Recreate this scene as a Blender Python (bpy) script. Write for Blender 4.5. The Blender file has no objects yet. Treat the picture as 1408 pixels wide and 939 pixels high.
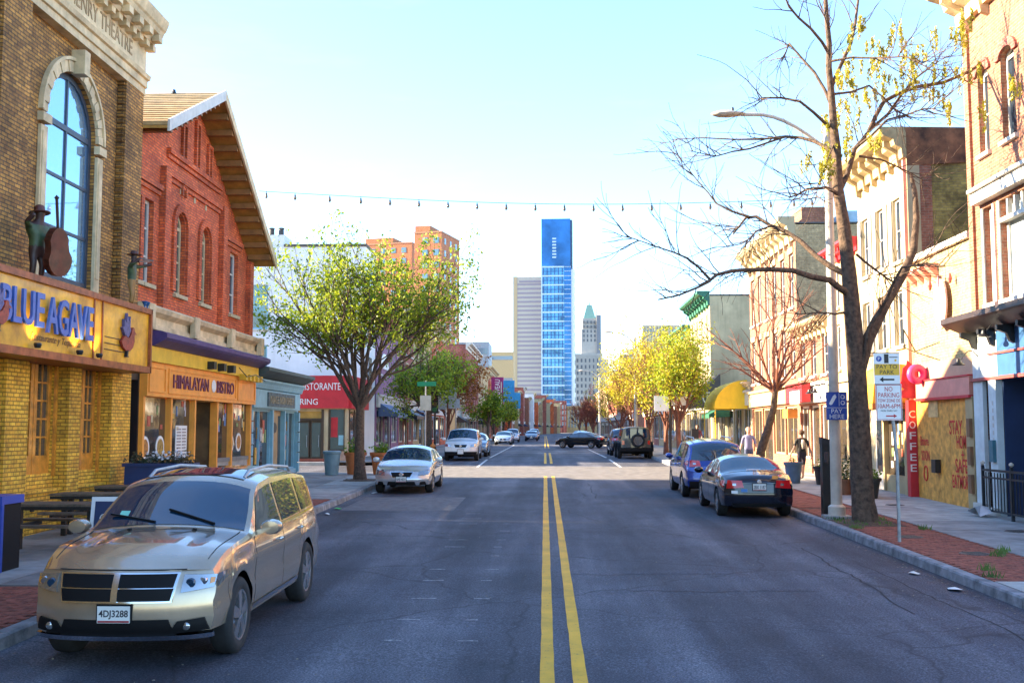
import bpy, bmesh, math, random
from mathutils import Vector, Matrix, noise
R_ = math.radians
scene = bpy.context.scene
# ------------------------------------------------------------------ camera, sky, sun, exposure
PITCH, YAW, FPX, CXP, CYP, CZ = R_(4.75), R_(1.78), 1450.0, 704.0, 469.5, 2.3
cam_d = bpy.data.cameras.new('camera'); cam = bpy.data.objects.new('camera', cam_d)
scene.collection.objects.link(cam); scene.camera = cam
cam.location = (0, 0, CZ); cam.rotation_euler = (math.pi/2 + PITCH, 0, YAW)
cam_d.sensor_width = 36.0; cam_d.lens = 36.0*FPX/1408.0; cam_d.clip_start = 0.1; cam_d.clip_end = 9000
SUN_EL, SUN_AZ = R_(21), R_(-83)          # azimuth measured clockwise from +Y: the sun stands low on the left
world = bpy.data.worlds.new('World'); scene.world = world; world.use_nodes = True
wn = world.node_tree; bg = wn.nodes['Background']
sky = wn.nodes.new('ShaderNodeTexSky'); sky.sky_type = 'NISHITA'; sky.sun_disc = False
sky.sun_elevation = SUN_EL; sky.sun_rotation = SUN_AZ; sky.air_density = 1.0; sky.dust_density = 0.15; sky.ozone_density = 4.2
tcw = wn.nodes.new('ShaderNodeTexCoord'); mpw = wn.nodes.new('ShaderNodeMapping'); mpw.inputs['Scale'].default_value = (1.0, 1.0, 5.0); wn.links.new(tcw.outputs['Generated'], mpw.inputs[0])
nzw = wn.nodes.new('ShaderNodeTexNoise'); nzw.inputs['Scale'].default_value = 2.6; nzw.inputs['Detail'].default_value = 7; nzw.inputs['Roughness'].default_value = 0.62; wn.links.new(mpw.outputs[0], nzw.inputs['Vector'])
rpw = wn.nodes.new('ShaderNodeValToRGB'); rpw.color_ramp.elements[0].position = 0.45; rpw.color_ramp.elements[0].color = (0, 0, 0, 1); rpw.color_ramp.elements[1].position = 0.8; rpw.color_ramp.elements[1].color = (0.10, 0.10, 0.10, 1); wn.links.new(nzw.outputs['Fac'], rpw.inputs[0])
mxw = wn.nodes.new('ShaderNodeMix'); mxw.data_type = 'RGBA'; wn.links.new(rpw.outputs[0], mxw.inputs[0]); wn.links.new(sky.outputs[0], mxw.inputs[6]); mxw.inputs[7].default_value = (3.6, 3.3, 3.2, 1)   # thin high cloud
wn.links.new(mxw.outputs[2], bg.inputs[0]); bg.inputs[1].default_value = 0.08
sun_d = bpy.data.lights.new('sun', 'SUN'); sun = bpy.data.objects.new('sun', sun_d); scene.collection.objects.link(sun)
sun_d.energy = 3.5; sun_d.angle = R_(0.6); sun_d.color = (1.0, 0.80, 0.54)
sdir = Vector((math.sin(SUN_AZ)*math.cos(SUN_EL), math.cos(SUN_AZ)*math.cos(SUN_EL), math.sin(SUN_EL)))
sun.rotation_euler = sdir.to_track_quat('Z', 'Y').to_euler(); sun.location = (-40, 20, 40)
vs = scene.view_settings; vs.view_transform = 'Standard'; vs.look = 'None'; vs.exposure = 3.12; vs.gamma = 1.0; vs.use_curve_mapping = False
scene.cycles.max_bounces = 6; scene.cycles.diffuse_bounces = 4; scene.cycles.glossy_bounces = 3
scene.cycles.transmission_bounces = 3; scene.cycles.transparent_max_bounces = 6; scene.cycles.use_denoising = True
scene.cycles.sample_clamp_indirect = 6.0
rng = random.Random(11)
COL = scene.collection

# ------------------------------------------------------------------ places
def gz(y): return 0.013*(min(max(y, -20), 60)-10)       # the street climbs gently, then runs level
def ray(px, py):
    a = (px-CXP)/FPX; b = -(py-CYP)/FPX
    fy = math.cos(PITCH)-b*math.sin(PITCH); fz = math.sin(PITCH)+b*math.cos(PITCH)
    c, s = math.cos(YAW), math.sin(YAW)
    return Vector((a*c-fy*s, a*s+fy*c, fz))
def atY(px, py, Y):
    r = ray(px, py); return Vector((0, 0, CZ))+r*(Y/r.y)
def atX(px, py, X):
    r = ray(px, py); return Vector((0, 0, CZ))+r*(X/r.x)
XL, XR = -10.0, 10.5            # facade planes
KL, KR = -5.65, 6.0             # kerb faces

# ------------------------------------------------------------------ materials
MATS = {}
def _nt(name):
    m = bpy.data.materials.new(name); m.use_nodes = True
    return m, m.node_tree, m.node_tree.nodes['Principled BSDF']
def c4(c): return (c[0], c[1], c[2], 1.0)
def _wpos(nt):
    g = nt.nodes.new('ShaderNodeNewGeometry'); return g.outputs['Position']
def _noise(nt, vec, scale, detail=3, rough=0.55):
    n = nt.nodes.new('ShaderNodeTexNoise'); n.inputs['Scale'].default_value = scale
    n.inputs['Detail'].default_value = detail; n.inputs['Roughness'].default_value = rough
    nt.links.new(vec, n.inputs['Vector']); return n.outputs['Fac']
def _ramp(nt, fac, stops):
    r = nt.nodes.new('ShaderNodeValToRGB'); e = r.color_ramp.elements
    e[0].position, e[0].color = stops[0][0], c4(stops[0][1]); e[1].position, e[1].color = stops[-1][0], c4(stops[-1][1])
    for p, c in stops[1:-1]:
        k = e.new(p); k.color = c4(c)
    nt.links.new(fac, r.inputs['Fac']); return r.outputs['Color']
def _mix(nt, fac, a, b, mode='MIX'):
    m = nt.nodes.new('ShaderNodeMix'); m.data_type = 'RGBA'; m.blend_type = mode
    for s, v in ((m.inputs[0], fac), (m.inputs[6], a), (m.inputs[7], b)):
        if isinstance(v, (int, float)): s.default_value = v
        elif isinstance(v, tuple): s.default_value = c4(v)
        else: nt.links.new(v, s)
    return m.outputs[2]
def _bump(nt, b, h, strength, dist=0.02):
    k = nt.nodes.new('ShaderNodeBump'); k.inputs['Strength'].default_value = strength; k.inputs['Distance'].default_value = dist
    nt.links.new(h, k.inputs['Height']); nt.links.new(k.outputs['Normal'], b.inputs['Normal'])
def mat(name, col, rough=0.6, metal=0.0, var=0.18, scale=3.0, bump=0.0, bscale=40.0, spec=0.5, coat=0.0, streak=0.0):
    if name in MATS: return MATS[name]
    m, nt, b = _nt(name)
    b.inputs['Roughness'].default_value = rough; b.inputs['Metallic'].default_value = metal
    b.inputs['Specular IOR Level'].default_value = spec; b.inputs['Coat Weight'].default_value = coat
    b.inputs['Coat Roughness'].default_value = 0.04
    if var > 0:
        p = _wpos(nt)
        f = _noise(nt, p, scale, 4, 0.6)
        lo = tuple(c*(1-var*1.3) for c in col); hi = tuple(min(1, c*(1+var*0.9)) for c in col)
        out = _ramp(nt, f, [(0.3, lo), (0.7, hi)])
        if streak > 0:          # rain streaks: noise stretched along z
            mp = nt.nodes.new('ShaderNodeMapping'); mp.inputs['Scale'].default_value = (2.2, 2.2, 0.16)
            nt.links.new(p, mp.inputs['Vector'])
            f2 = _noise(nt, mp.outputs[0], 2.0, 3, 0.6)
            out = _mix(nt, _ramp(nt, f2, [(0.5, (0, 0, 0)), (0.75, (streak,)*3)]), out, tuple(c*0.45 for c in col))
        nt.links.new(out, b.inputs['Base Color'])
        if bump > 0: _bump(nt, b, _noise(nt, p, bscale, 3), bump, 0.02)
    else: b.inputs['Base Color'].default_value = c4(col)
    MATS[name] = m; return m
def brick(name, c1, c2, mortar, bw=0.215, bh=0.076, stain=0.35, bump=0.5, ms=0.011):
    if name in MATS: return MATS[name]
    m, nt, b = _nt(name); b.inputs['Roughness'].default_value = 0.85
    p = _wpos(nt)
    g = nt.nodes.new('ShaderNodeNewGeometry'); sn = nt.nodes.new('ShaderNodeSeparateXYZ'); nt.links.new(g.outputs['True Normal'], sn.inputs[0])
    ab = nt.nodes.new('ShaderNodeMath'); ab.operation = 'ABSOLUTE'; nt.links.new(sn.outputs[0], ab.inputs[0])
    gt = nt.nodes.new('ShaderNodeMath'); gt.operation = 'GREATER_THAN'; nt.links.new(ab.outputs[0], gt.inputs[0]); gt.inputs[1].default_value = 0.6
    sp = nt.nodes.new('ShaderNodeSeparateXYZ'); nt.links.new(p, sp.inputs[0])
    mu = nt.nodes.new('ShaderNodeMix'); nt.links.new(gt.outputs[0], mu.inputs[0]); nt.links.new(sp.outputs[0], mu.inputs[2]); nt.links.new(sp.outputs[1], mu.inputs[3])
    cb = nt.nodes.new('ShaderNodeCombineXYZ'); nt.links.new(mu.outputs[0], cb.inputs[0]); nt.links.new(sp.outputs[2], cb.inputs[1])
    t = nt.nodes.new('ShaderNodeTexBrick'); nt.links.new(cb.outputs[0], t.inputs['Vector'])
    t.inputs['Scale'].default_value = 1.0; t.inputs['Brick Width'].default_value = bw; t.inputs['Row Height'].default_value = bh
    t.inputs['Mortar Size'].default_value = ms; t.inputs['Mortar Smooth'].default_value = 0.15; t.inputs['Bias'].default_value = 0.0
    t.inputs['Color1'].default_value = c4(c1); t.inputs['Color2'].default_value = c4(c2); t.inputs['Mortar'].default_value = c4(mortar)
    f = _noise(nt, p, 0.9, 4, 0.65)
    col = _mix(nt, 1.0, t.outputs['Color'], _ramp(nt, f, [(0.32, (1-stain,)*3), (0.62, (1.12,)*3)]), 'MULTIPLY')
    f2 = _noise(nt, p, 6.5, 3, 0.75)
    col = _mix(nt, 1.0, col, _ramp(nt, f2, [(0.3, (0.62,)*3), (0.7, (1.25,)*3)]), 'MULTIPLY')
    nt.links.new(col, b.inputs['Base Color'])
    inv = nt.nodes.new('ShaderNodeMath'); inv.operation = 'SUBTRACT'; inv.inputs[0].default_value = 1.0; nt.links.new(t.outputs['Fac'], inv.inputs[1])
    _bump(nt, b, inv.outputs[0], bump, 0.012)
    MATS[name] = m; return m
def paint(name, col, metal=0.55, rough=0.28, coat=1.0):
    if name in MATS: return MATS[name]
    m, nt, b = _nt(name); b.inputs['Base Color'].default_value = c4(col); b.inputs['Metallic'].default_value = metal
    b.inputs['Roughness'].default_value = rough; b.inputs['Coat Weight'].default_value = coat; b.inputs['Coat Roughness'].default_value = 0.04
    tc = nt.nodes.new('ShaderNodeTexCoord')
    f = _noise(nt, tc.outputs['Object'], 2.5, 4, 0.7)
    nt.links.new(_ramp(nt, f, [(0.35, tuple(c*0.9 for c in col)), (0.7, tuple(min(1, c*1.06) for c in col))]), b.inputs['Base Color'])
    sp = nt.nodes.new('ShaderNodeSeparateXYZ'); nt.links.new(tc.outputs['Object'], sp.inputs[0])
    MATS[name] = m; return m
def leafmat(name, cols, trans=0.35):
    if name in MATS: return MATS[name]
    m, nt, b = _nt(name); b.inputs['Roughness'].default_value = 0.55
    f = _noise(nt, _wpos(nt), 1.6, 3, 0.7)
    c = _ramp(nt, f, [(0.3, cols[0]), (0.5, cols[1]), (0.7, cols[2])])
    nt.links.new(c, b.inputs['Base Color'])
    tr = nt.nodes.new('ShaderNodeBsdfTranslucent'); nt.links.new(c, tr.inputs['Color'])
    mx = nt.nodes.new('ShaderNodeMixShader'); mx.inputs[0].default_value = trans
    o = nt.nodes['Material Output']
    nt.links.new(b.outputs[0], mx.inputs[1]); nt.links.new(tr.outputs[0], mx.inputs[2]); nt.links.new(mx.outputs[0], o.inputs['Surface'])
    MATS[name] = m; return m
def glassmat(name, col=(0.02, 0.03, 0.045), rough=0.04, wob=0.06, metal=0.0):
    if name in MATS: return MATS[name]
    m, nt, b = _nt(name); b.inputs['Base Color'].default_value = c4(col); b.inputs['Roughness'].default_value = rough
    b.inputs['Specular IOR Level'].default_value = 0.9; b.inputs['IOR'].default_value = 1.6; b.inputs['Metallic'].default_value = metal
    if wob > 0: _bump(nt, b, _noise(nt, _wpos(nt), 0.9, 2), wob, 0.05)
    MATS[name] = m; return m

# ------------------------------------------------------------------ mesh builder
WL = {}
class MB:
    def __init__(s): s.v = []; s.f = []; s.mi = []; s.cur = 0
    def add(s, pts, faces):
        o = len(s.v); s.v += [tuple(p) for p in pts]
        for f in faces: s.f.append(tuple(o+i for i in f)); s.mi.append(s.cur)
        return s
    def quad(s, a, b, c, d): return s.add([a, b, c, d], [(0, 1, 2, 3)])
    def box(s, x0, x1, y0, y1, z0, z1):
        x0, x1 = sorted((x0, x1)); y0, y1 = sorted((y0, y1)); z0, z1 = sorted((z0, z1))
        return s.add([(x0, y0, z0), (x1, y0, z0), (x1, y1, z0), (x0, y1, z0), (x0, y0, z1), (x1, y0, z1), (x1, y1, z1), (x0, y1, z1)],
                     [(0, 3, 2, 1), (4, 5, 6, 7), (0, 1, 5, 4), (1, 2, 6, 5), (2, 3, 7, 6), (3, 0, 4, 7)])
    def bar(s, a, b, w, h=None, up=(0, 0, 1)):        # square bar between two points
        h = h or w; a = Vector(a); b = Vector(b); d = (b-a).normalized(); u = Vector(up)
        if abs(d.dot(u)) > 0.98: u = Vector((1, 0, 0))
        r = d.cross(u).normalized()*(w/2); t = r.cross(d).normalized()*(h/2)
        P = [a-r-t, a+r-t, a+r+t, a-r+t, b-r-t, b+r-t, b+r+t, b-r+t]
        return s.add(P, [(0, 1, 2, 3), (7, 6, 5, 4), (0, 4, 5, 1), (1, 5, 6, 2), (2, 6, 7, 3), (3, 7, 4, 0)])
    def tube(s, pts, rad, seg=8, cap=True):
        pts = [Vector(p) for p in pts]; n = len(pts)
        if not hasattr(rad, '__len__'): rad = [rad]*n
        V = []; prev = None
        for i in range(n):
            d = (pts[min(i+1, n-1)]-pts[max(i-1, 0)])
            d = d.normalized() if d.length > 1e-9 else Vector((0, 0, 1))
            if prev is None:
                u = d.orthogonal().normalized()
            else:
                u = prev-d*prev.dot(d)
                u = u.normalized() if u.length > 1e-6 else d.orthogonal().normalized()
            prev = u; w = d.cross(u)
            for k in range(seg):
                a = 2*math.pi*k/seg; V.append(pts[i]+(u*math.cos(a)+w*math.sin(a))*rad[i])
        Fc = [(i*seg+k, i*seg+(k+1) % seg, (i+1)*seg+(k+1) % seg, (i+1)*seg+k) for i in range(n-1) for k in range(seg)]
        if cap: Fc += [tuple(range(seg))[::-1], tuple((n-1)*seg+k for k in range(seg))]
        return s.add(V, Fc)
    def lathe(s, prof, seg=16, M=None, cap=True):      # prof: (r, z)
        M = M or Matrix.Identity(4); V = []; n = len(prof)
        for r, z in prof:
            for k in range(seg):
                a = 2*math.pi*k/seg; V.append(M @ Vector((r*math.cos(a), r*math.sin(a), z)))
        Fc = [(i*seg+k, i*seg+(k+1) % seg, (i+1)*seg+(k+1) % seg, (i+1)*seg+k) for i in range(n-1) for k in range(seg)]
        if cap: Fc += [tuple(range(seg))[::-1], tuple((n-1)*seg+k for k in range(seg))]
        return s.add(V, Fc)
    def prism(s, poly, fn, d0, d1):                    # poly of 2D points, fn(a,b,d)->3D
        n = len(poly); V = [fn(a, b, d0) for a, b in poly]+[fn(a, b, d1) for a, b in poly]
        return s.add(V, [tuple(range(n)), tuple(range(2*n-1, n-1, -1))]+[(i, i+n, (i+1) % n+n, (i+1) % n) for i in range(n)])
    def patch(s, fn, nu, nv, flip=False):              # fn(u,v) u,v in 0..1
        V = [fn(i/nu, j/nv) for i in range(nu+1) for j in range(nv+1)]
        Fc = []
        for i in range(nu):
            for j in range(nv):
                q = (i*(nv+1)+j, (i+1)*(nv+1)+j, (i+1)*(nv+1)+j+1, i*(nv+1)+j+1)
                Fc.append(q[::-1] if flip else q)
        return s.add(V, Fc)
    def slab(s, fn, nu, nv, th):                       # thick patch: fn(u,v,d)
        top = [fn(i/nu, j/nv, th) for i in range(nu+1) for j in range(nv+1)]
        bot = [fn(i/nu, j/nv, 0.0) for i in range(nu+1) for j in range(nv+1)]
        N = len(top); I = lambda i, j: i*(nv+1)+j
        Fc = []
        for i in range(nu):
            for j in range(nv):
                q = (I(i, j), I(i+1, j), I(i+1, j+1), I(i, j+1)); Fc += [q, tuple(k+N for k in q[::-1])]
        ring = [I(i, 0) for i in range(nu+1)]+[I(nu, j) for j in range(1, nv+1)]+[I(i, nv) for i in range(nu-1, -1, -1)]+[I(0, j) for j in range(nv-1, 0, -1)]
        for a, b in zip(ring, ring[1:]+ring[:1]): Fc.append((b, a, a+N, b+N))
        return s.add(top+bot, Fc)
    def build(s, name, mats, parent=None, smooth=False, recalc=True, loc=None, local=False):
        me = bpy.data.meshes.new(name)
        off = Vector((0, 0, 0))
        if parent is not None and not local: off = WL.get(parent.name, off)
        if loc is not None: off = Vector(loc)
        me.from_pydata([(v[0]-off.x, v[1]-off.y, v[2]-off.z) for v in s.v], [], s.f)
        if not isinstance(mats, (list, tuple)): mats = [mats]
        for m in mats: me.materials.append(m)
        if len(mats) > 1: me.polygons.foreach_set('material_index', s.mi)
        if recalc:
            bm = bmesh.new(); bm.from_mesh(me); bmesh.ops.remove_doubles(bm, verts=bm.verts, dist=1e-5)
            bmesh.ops.recalc_face_normals(bm, faces=bm.faces); bm.to_mesh(me); bm.free()
        if smooth: me.polygons.foreach_set('use_smooth', [True]*len(me.polygons)); 
        me.update()
        if smooth and smooth != 'all':
            try: me.set_sharp_from_angle(angle=R_(smooth if smooth is not True else 40))
            except Exception: pass
        o = bpy.data.objects.new(name, me); COL.objects.link(o)
        if parent is not None:
            o.parent = parent
            WL[o.name] = WL.get(parent.name, Vector((0, 0, 0)))
        elif loc is not None: o.location = loc; WL[o.name] = Vector(loc)
        return o
def tag(o, label=None, cat=None, group=None, kind=None):
    if label: o['label'] = label
    if cat: o['category'] = cat
    if group: o['group'] = group
    if kind: o['kind'] = kind
    return o
def thing(name, label, cat, loc=(0, 0, 0), group=None, rz=0.0):
    o = bpy.data.objects.new(name, None); COL.objects.link(o); o.location = loc; o.rotation_euler.z = rz
    o.empty_display_size = 0.3; WL[o.name] = Vector(loc) if rz == 0 else Vector((0, 0, 0))
    return tag(o, label, cat, group)
def copy_tree(o, parent=None):
    c = o.copy(); COL.objects.link(c)
    if parent is not None: c.parent = parent; c.matrix_parent_inverse = o.matrix_parent_inverse
    for ch in o.children: copy_tree(ch, c)
    return c
def share(src, name, loc, parent, rot=None):           # another piece with the same mesh
    o = bpy.data.objects.new(name, src.data); COL.objects.link(o); o.parent = parent; o.location = loc
    if rot: o.rotation_euler = rot
    return o
def text(name, s, org, uv, vv, height, m, parent, width=None, extrude=0.01, local=False, shear=0.0, bold=0.0, smooth=False):
    cu = bpy.data.curves.new('t', 'FONT'); cu.body = s; cu.size = 1.0; cu.extrude = 0; cu.offset = bold; cu.shear = shear; cu.resolution_u = 3
    cu.align_x = 'CENTER'; cu.align_y = 'CENTER'
    to = bpy.data.objects.new('t', cu); COL.objects.link(to)
    dg = bpy.context.evaluated_depsgraph_get(); me0 = bpy.data.meshes.new_from_object(to.evaluated_get(dg))
    vs_ = [v.co.copy() for v in me0.vertices]; fs = [tuple(p.vertices) for p in me0.polygons]
    bpy.data.objects.remove(to); bpy.data.curves.remove(cu); bpy.data.meshes.remove(me0)
    x0 = min(v.x for v in vs_); x1 = max(v.x for v in vs_); y0 = min(v.y for v in vs_); y1 = max(v.y for v in vs_)
    sy = height/max(1e-6, y1-y0); sx = width/max(1e-6, x1-x0) if width else sy
    U, V = Vector(uv).normalized(), Vector(vv).normalized(); N = U.cross(V); O = Vector(org)
    mb = MB(); n = len(vs_)
    P = [O+U*((v.x-(x0+x1)/2)*sx)+V*((v.y-(y0+y1)/2)*sy) for v in vs_]
    from collections import Counter
    ed = Counter(); de = {}
    for f in fs:
        for a, b in zip(f, f[1:]+f[:1]): ed[(min(a, b), max(a, b))] += 1; de[(min(a, b), max(a, b))] = (a, b)
    mb.add([p+N*extrude for p in P]+P, fs+[(b, a, a+n, b+n) for k, (a, b) in de.items() if ed[k] == 1])
    return mb.build(name, m, parent, recalc=False, local=local)
# ------------------------------------------------------------------ palette
def asphalt():
    m, nt, b = _nt('asphalt'); b.inputs['Roughness'].default_value = 0.78; b.inputs['Specular IOR Level'].default_value = 0.35
    p = _wpos(nt)
    mp = nt.nodes.new('ShaderNodeMapping'); mp.inputs['Scale'].default_value = (1.0, 0.09, 1.0); nt.links.new(p, mp.inputs['Vector'])
    f = _noise(nt, mp.outputs[0], 0.75, 4, 0.6)                 # wheel tracks, long along the street
    c = _ramp(nt, f, [(0.36, (0.036, 0.038, 0.049)), (0.5, (0.062, 0.065, 0.082)), (0.64, (0.112, 0.114, 0.133))])
    f2 = _noise(nt, p, 0.55, 5, 0.62)
    c = _mix(nt, 1.0, c, _ramp(nt, f2, [(0.3, (0.68,)*3), (0.65, (1.2,)*3)]), 'MULTIPLY')
    f3 = _noise(nt, p, 42, 4, 0.85)
    c = _mix(nt, 1.0, c, _ramp(nt, f3, [(0.34, (0.35,)*3), (0.5, (0.9,)*3), (0.66, (2.6,)*3)]), 'MULTIPLY')
    f4 = _noise(nt, p, 3.3, 5, 0.75)                            # oil drips and old stains
    c = _mix(nt, _ramp(nt, f4, [(0.64, (0, 0, 0)), (0.74, (0.55,)*3)]), c, (0.028, 0.027, 0.03))
    vo = nt.nodes.new('ShaderNodeTexVoronoi'); vo.feature = 'DISTANCE_TO_EDGE'; vo.inputs['Scale'].default_value = 0.33
    wp = nt.nodes.new('ShaderNodeMix'); wp.data_type = 'VECTOR'; wp.inputs[0].default_value = 0.35
    nz = nt.nodes.new('ShaderNodeTexNoise'); nz.inputs['Scale'].default_value = 1.3; nt.links.new(p, nz.inputs['Vector'])
    nt.links.new(p, wp.inputs[4]); nt.links.new(nz.outputs['Color'], wp.inputs[5]); nt.links.new(wp.outputs[1], vo.inputs['Vector'])
    c = _mix(nt, _ramp(nt, vo.outputs['Distance'], [(0.0, (0.7,)*3), (0.006, (0, 0, 0))]), c, (0.02, 0.02, 0.022))
    nt.links.new(c, b.inputs['Base Color'])
    _bump(nt, b, f3, 0.35, 0.01)
    MATS['asphalt'] = m; return m
def yellowpaint(name, col):
    m, nt, b = _nt(name); b.inputs['Roughness'].default_value = 0.7
    p = _wpos(nt); f = _noise(nt, p, 22, 4, 0.75); f2 = _noise(nt, p, 1.3, 3, 0.7)
    c = _ramp(nt, f2, [(0.35, tuple(x*0.72 for x in col)), (0.65, col)])
    c = _mix(nt, _ramp(nt, f, [(0.60, (0, 0, 0)), (0.70, (0.85,)*3)]), c, (0.07, 0.065, 0.06))
    nt.links.new(c, b.inputs['Base Color']); _bump(nt, b, f, 0.2, 0.005); MATS[name] = m; return m
ASPH = asphalt(); YEL = yellowpaint('yellow_road_paint', (0.86, 0.45, 0.005)); WHT = yellowpaint('white_road_paint', (0.62, 0.62, 0.6))
CONC = mat('concrete', (0.30, 0.29, 0.275), 0.85, var=0.28, scale=1.7, bump=0.25, bscale=60)
CONC2 = mat('concrete_pale', (0.38, 0.37, 0.34), 0.85, var=0.25, scale=2.2, bump=0.25, bscale=70)
KERB = mat('kerb_stone', (0.24, 0.24, 0.25), 0.85, var=0.4, scale=4, bump=0.5, bscale=25)
PATCH = mat('asphalt_patch', (0.14, 0.135, 0.14), 0.85, var=0.3, scale=5, bump=0.3, bscale=60)
PAVE = mat('paver_red', (0.28, 0.075, 0.045), 0.85, var=0.45, scale=8, bump=0.3)
MORT = mat('paver_joint', (0.10, 0.07, 0.055), 0.95, var=0.2)
GROUND = mat('far_ground', (0.14, 0.13, 0.12), 0.9, var=0.2, scale=0.05)
WHITE = mat('white_trim', (0.55, 0.52, 0.46), 0.55, var=0.12, scale=3, streak=0.12)
CREAM = mat('cream_stone', (0.64, 0.49, 0.28), 0.75, var=0.28, scale=2.2, bump=0.25, bscale=25, streak=0.3)
CREAMW = mat('cream_wall', (0.44, 0.32, 0.16), 0.8, var=0.12, scale=1.5, streak=0.12)
IVORY = mat('ivory_wall', (0.47, 0.38, 0.22), 0.75, var=0.1, scale=1.4, streak=0.1)
GOLDB = brick('golden_brown_brick', (0.58, 0.28, 0.055), (0.27, 0.12, 0.028), (0.10, 0.065, 0.035), stain=0.45, bump=0.9)
YELB = brick('yellow_painted_brick', (0.94, 0.51, 0.045), (0.74, 0.34, 0.028), (0.36, 0.18, 0.02), stain=0.35, bump=0.9)
REDB = brick('red_brick', (0.80, 0.165, 0.04), (0.55, 0.085, 0.022), (0.27, 0.08, 0.05), stain=0.38, bump=0.5)
REDB2 = brick('dusky_red_brick', (0.40, 0.10, 0.07), (0.31, 0.07, 0.05), (0.30, 0.14, 0.11), stain=0.3)
PINKB = brick('salmon_brick', (0.34, 0.125, 0.07), (0.26, 0.09, 0.05), (0.30, 0.18, 0.12), stain=0.2)
TANB = brick('tan_brick', (0.58, 0.43, 0.22), (0.48, 0.34, 0.16), (0.40, 0.30, 0.18), stain=0.3)
OLIVE = brick('old_party_wall_brick', (0.46, 0.37, 0.09), (0.29, 0.22, 0.06), (0.30, 0.25, 0.10), stain=0.7)
CREAMB = brick('cream_painted_brick', (0.50, 0.38, 0.18), (0.44, 0.32, 0.14), (0.34, 0.24, 0.11), stain=0.12, bump=0.7)
ORNB = brick('orange_tower_brick', (0.52, 0.19, 0.085), (0.46, 0.16, 0.07), (0.44, 0.19, 0.1), bw=0.6, bh=0.3, stain=0.12)
PURPB = mat('violet_wall', (0.27, 0.13, 0.22), 0.8, var=0.15)
STUC = mat('tan_stucco', (0.52, 0.42, 0.25), 0.85, var=0.22, scale=0.8, bump=0.2, streak=0.35)
WSTUC = mat('white_stucco', (0.74, 0.74, 0.74), 0.85, var=0.08, scale=0.7, streak=0.14)
ORANGE = mat('orange_paint', (0.88, 0.33, 0.045), 0.5, var=0.12, scale=3, streak=0.12)
YELP = mat('yellow_paint', (0.78, 0.47, 0.03), 0.5, var=0.12)
PURPLE = mat('purple_paint', (0.085, 0.05, 0.16), 0.5, var=0.2)
LBLUE = mat('light_blue_paint', (0.23, 0.45, 0.55), 0.5, var=0.12, streak=0.15)
NAVY = mat('navy_paint', (0.015, 0.035, 0.10), 0.45, var=0.15)
CBLUE = mat('cobalt_paint', (0.035, 0.11, 0.27), 0.4, var=0.12)
REDP = mat('red_paint', (0.55, 0.02, 0.03), 0.5, var=0.12)
PINKP = mat('salmon_paint', (0.70, 0.27, 0.20), 0.55, var=0.1)
GREENP = mat('green_paint', (0.03, 0.15, 0.09), 0.5, var=0.2)
WOODO = mat('varnished_wood', (0.62, 0.23, 0.025), 0.38, var=0.35, scale=6, coat=0.3)
SIGNO = mat('amber_sign_board', (0.92, 0.36, 0.012), 0.45, var=0.4, scale=2.0, coat=0.2)
COPPER = mat('copper_edge', (0.30, 0.09, 0.03), 0.45, metal=0.4, var=0.35, scale=6)
DARK = mat('dark_iron', (0.02, 0.02, 0.022), 0.5, var=0.2)
BLACK = mat('black_paint', (0.012, 0.012, 0.013), 0.45, var=0.2)
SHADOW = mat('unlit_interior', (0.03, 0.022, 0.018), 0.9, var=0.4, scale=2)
STEEL = mat('galvanised_steel', (0.36, 0.38, 0.40), 0.42, metal=0.6, var=0.2, scale=8)
POLE = mat('painted_pole', (0.58, 0.50, 0.40), 0.5, var=0.15, scale=4)
ROOFT = mat('tan_roof_sheet', (0.40, 0.27, 0.12), 0.8, var=0.3, scale=2.5, bump=0.2)
ROOFG = mat('grey_roof', (0.13, 0.125, 0.12), 0.9, var=0.25)
SOFF = mat('ochre_soffit_board', (0.42, 0.22, 0.045), 0.6, var=0.25, scale=3)
SOFFD = mat('soffit_lookout', (0.26, 0.12, 0.03), 0.6, var=0.25, scale=3)
PLY = mat('plywood', (0.72, 0.33, 0.05), 0.65, var=0.35, scale=5, bump=0.1)
TERRA = mat('terracotta', (0.55, 0.17, 0.05), 0.75, var=0.2)
SOIL = mat('soil', (0.10, 0.06, 0.035), 0.95, var=0.4, scale=20, bump=0.6)
TABLE = mat('weathered_table', (0.13, 0.09, 0.06), 0.6, var=0.4, scale=9)
BARK = mat('bark', (0.115, 0.075, 0.05), 0.9, var=0.45, scale=14, bump=0.9, bscale=30)
BARK2 = mat('grey_bark', (0.105, 0.066, 0.042), 0.9, var=0.5, scale=10, bump=0.9, bscale=26)
BARKR = mat('reddish_twigs', (0.20, 0.075, 0.045), 0.85, var=0.3)
GLASS = glassmat('window_glass'); GLASSB = glassmat('blue_window_glass', (0.34, 0.55, 0.78), 0.03, 0.04, 0.75)
GLASSW = glassmat('shop_glass', (0.05, 0.04, 0.03), 0.05, 0.08); GLASST = glassmat('teal_glass', (0.10, 0.25, 0.27), 0.08)
PAPER = mat('paper', (0.75, 0.73, 0.68), 0.7, var=0.06); SIGNW = mat('sign_white', (0.78, 0.78, 0.76), 0.4, var=0.06)
SIGNR = mat('sign_red', (0.50, 0.02, 0.03), 0.45, var=0.05); SIGNB = mat('sign_blue', (0.015, 0.06, 0.34), 0.4, var=0.08)
SIGNY = mat('sign_amber', (0.75, 0.42, 0.01), 0.4, var=0.05); SIGNK = mat('sign_black', (0.01, 0.01, 0.012), 0.5, var=0)
LETB = mat('blue_letters', (0.035, 0.11, 0.42), 0.35, var=0.2, scale=5)
SIGNG = mat('street_sign_green', (0.01, 0.22, 0.09), 0.4, var=0.05)

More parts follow.
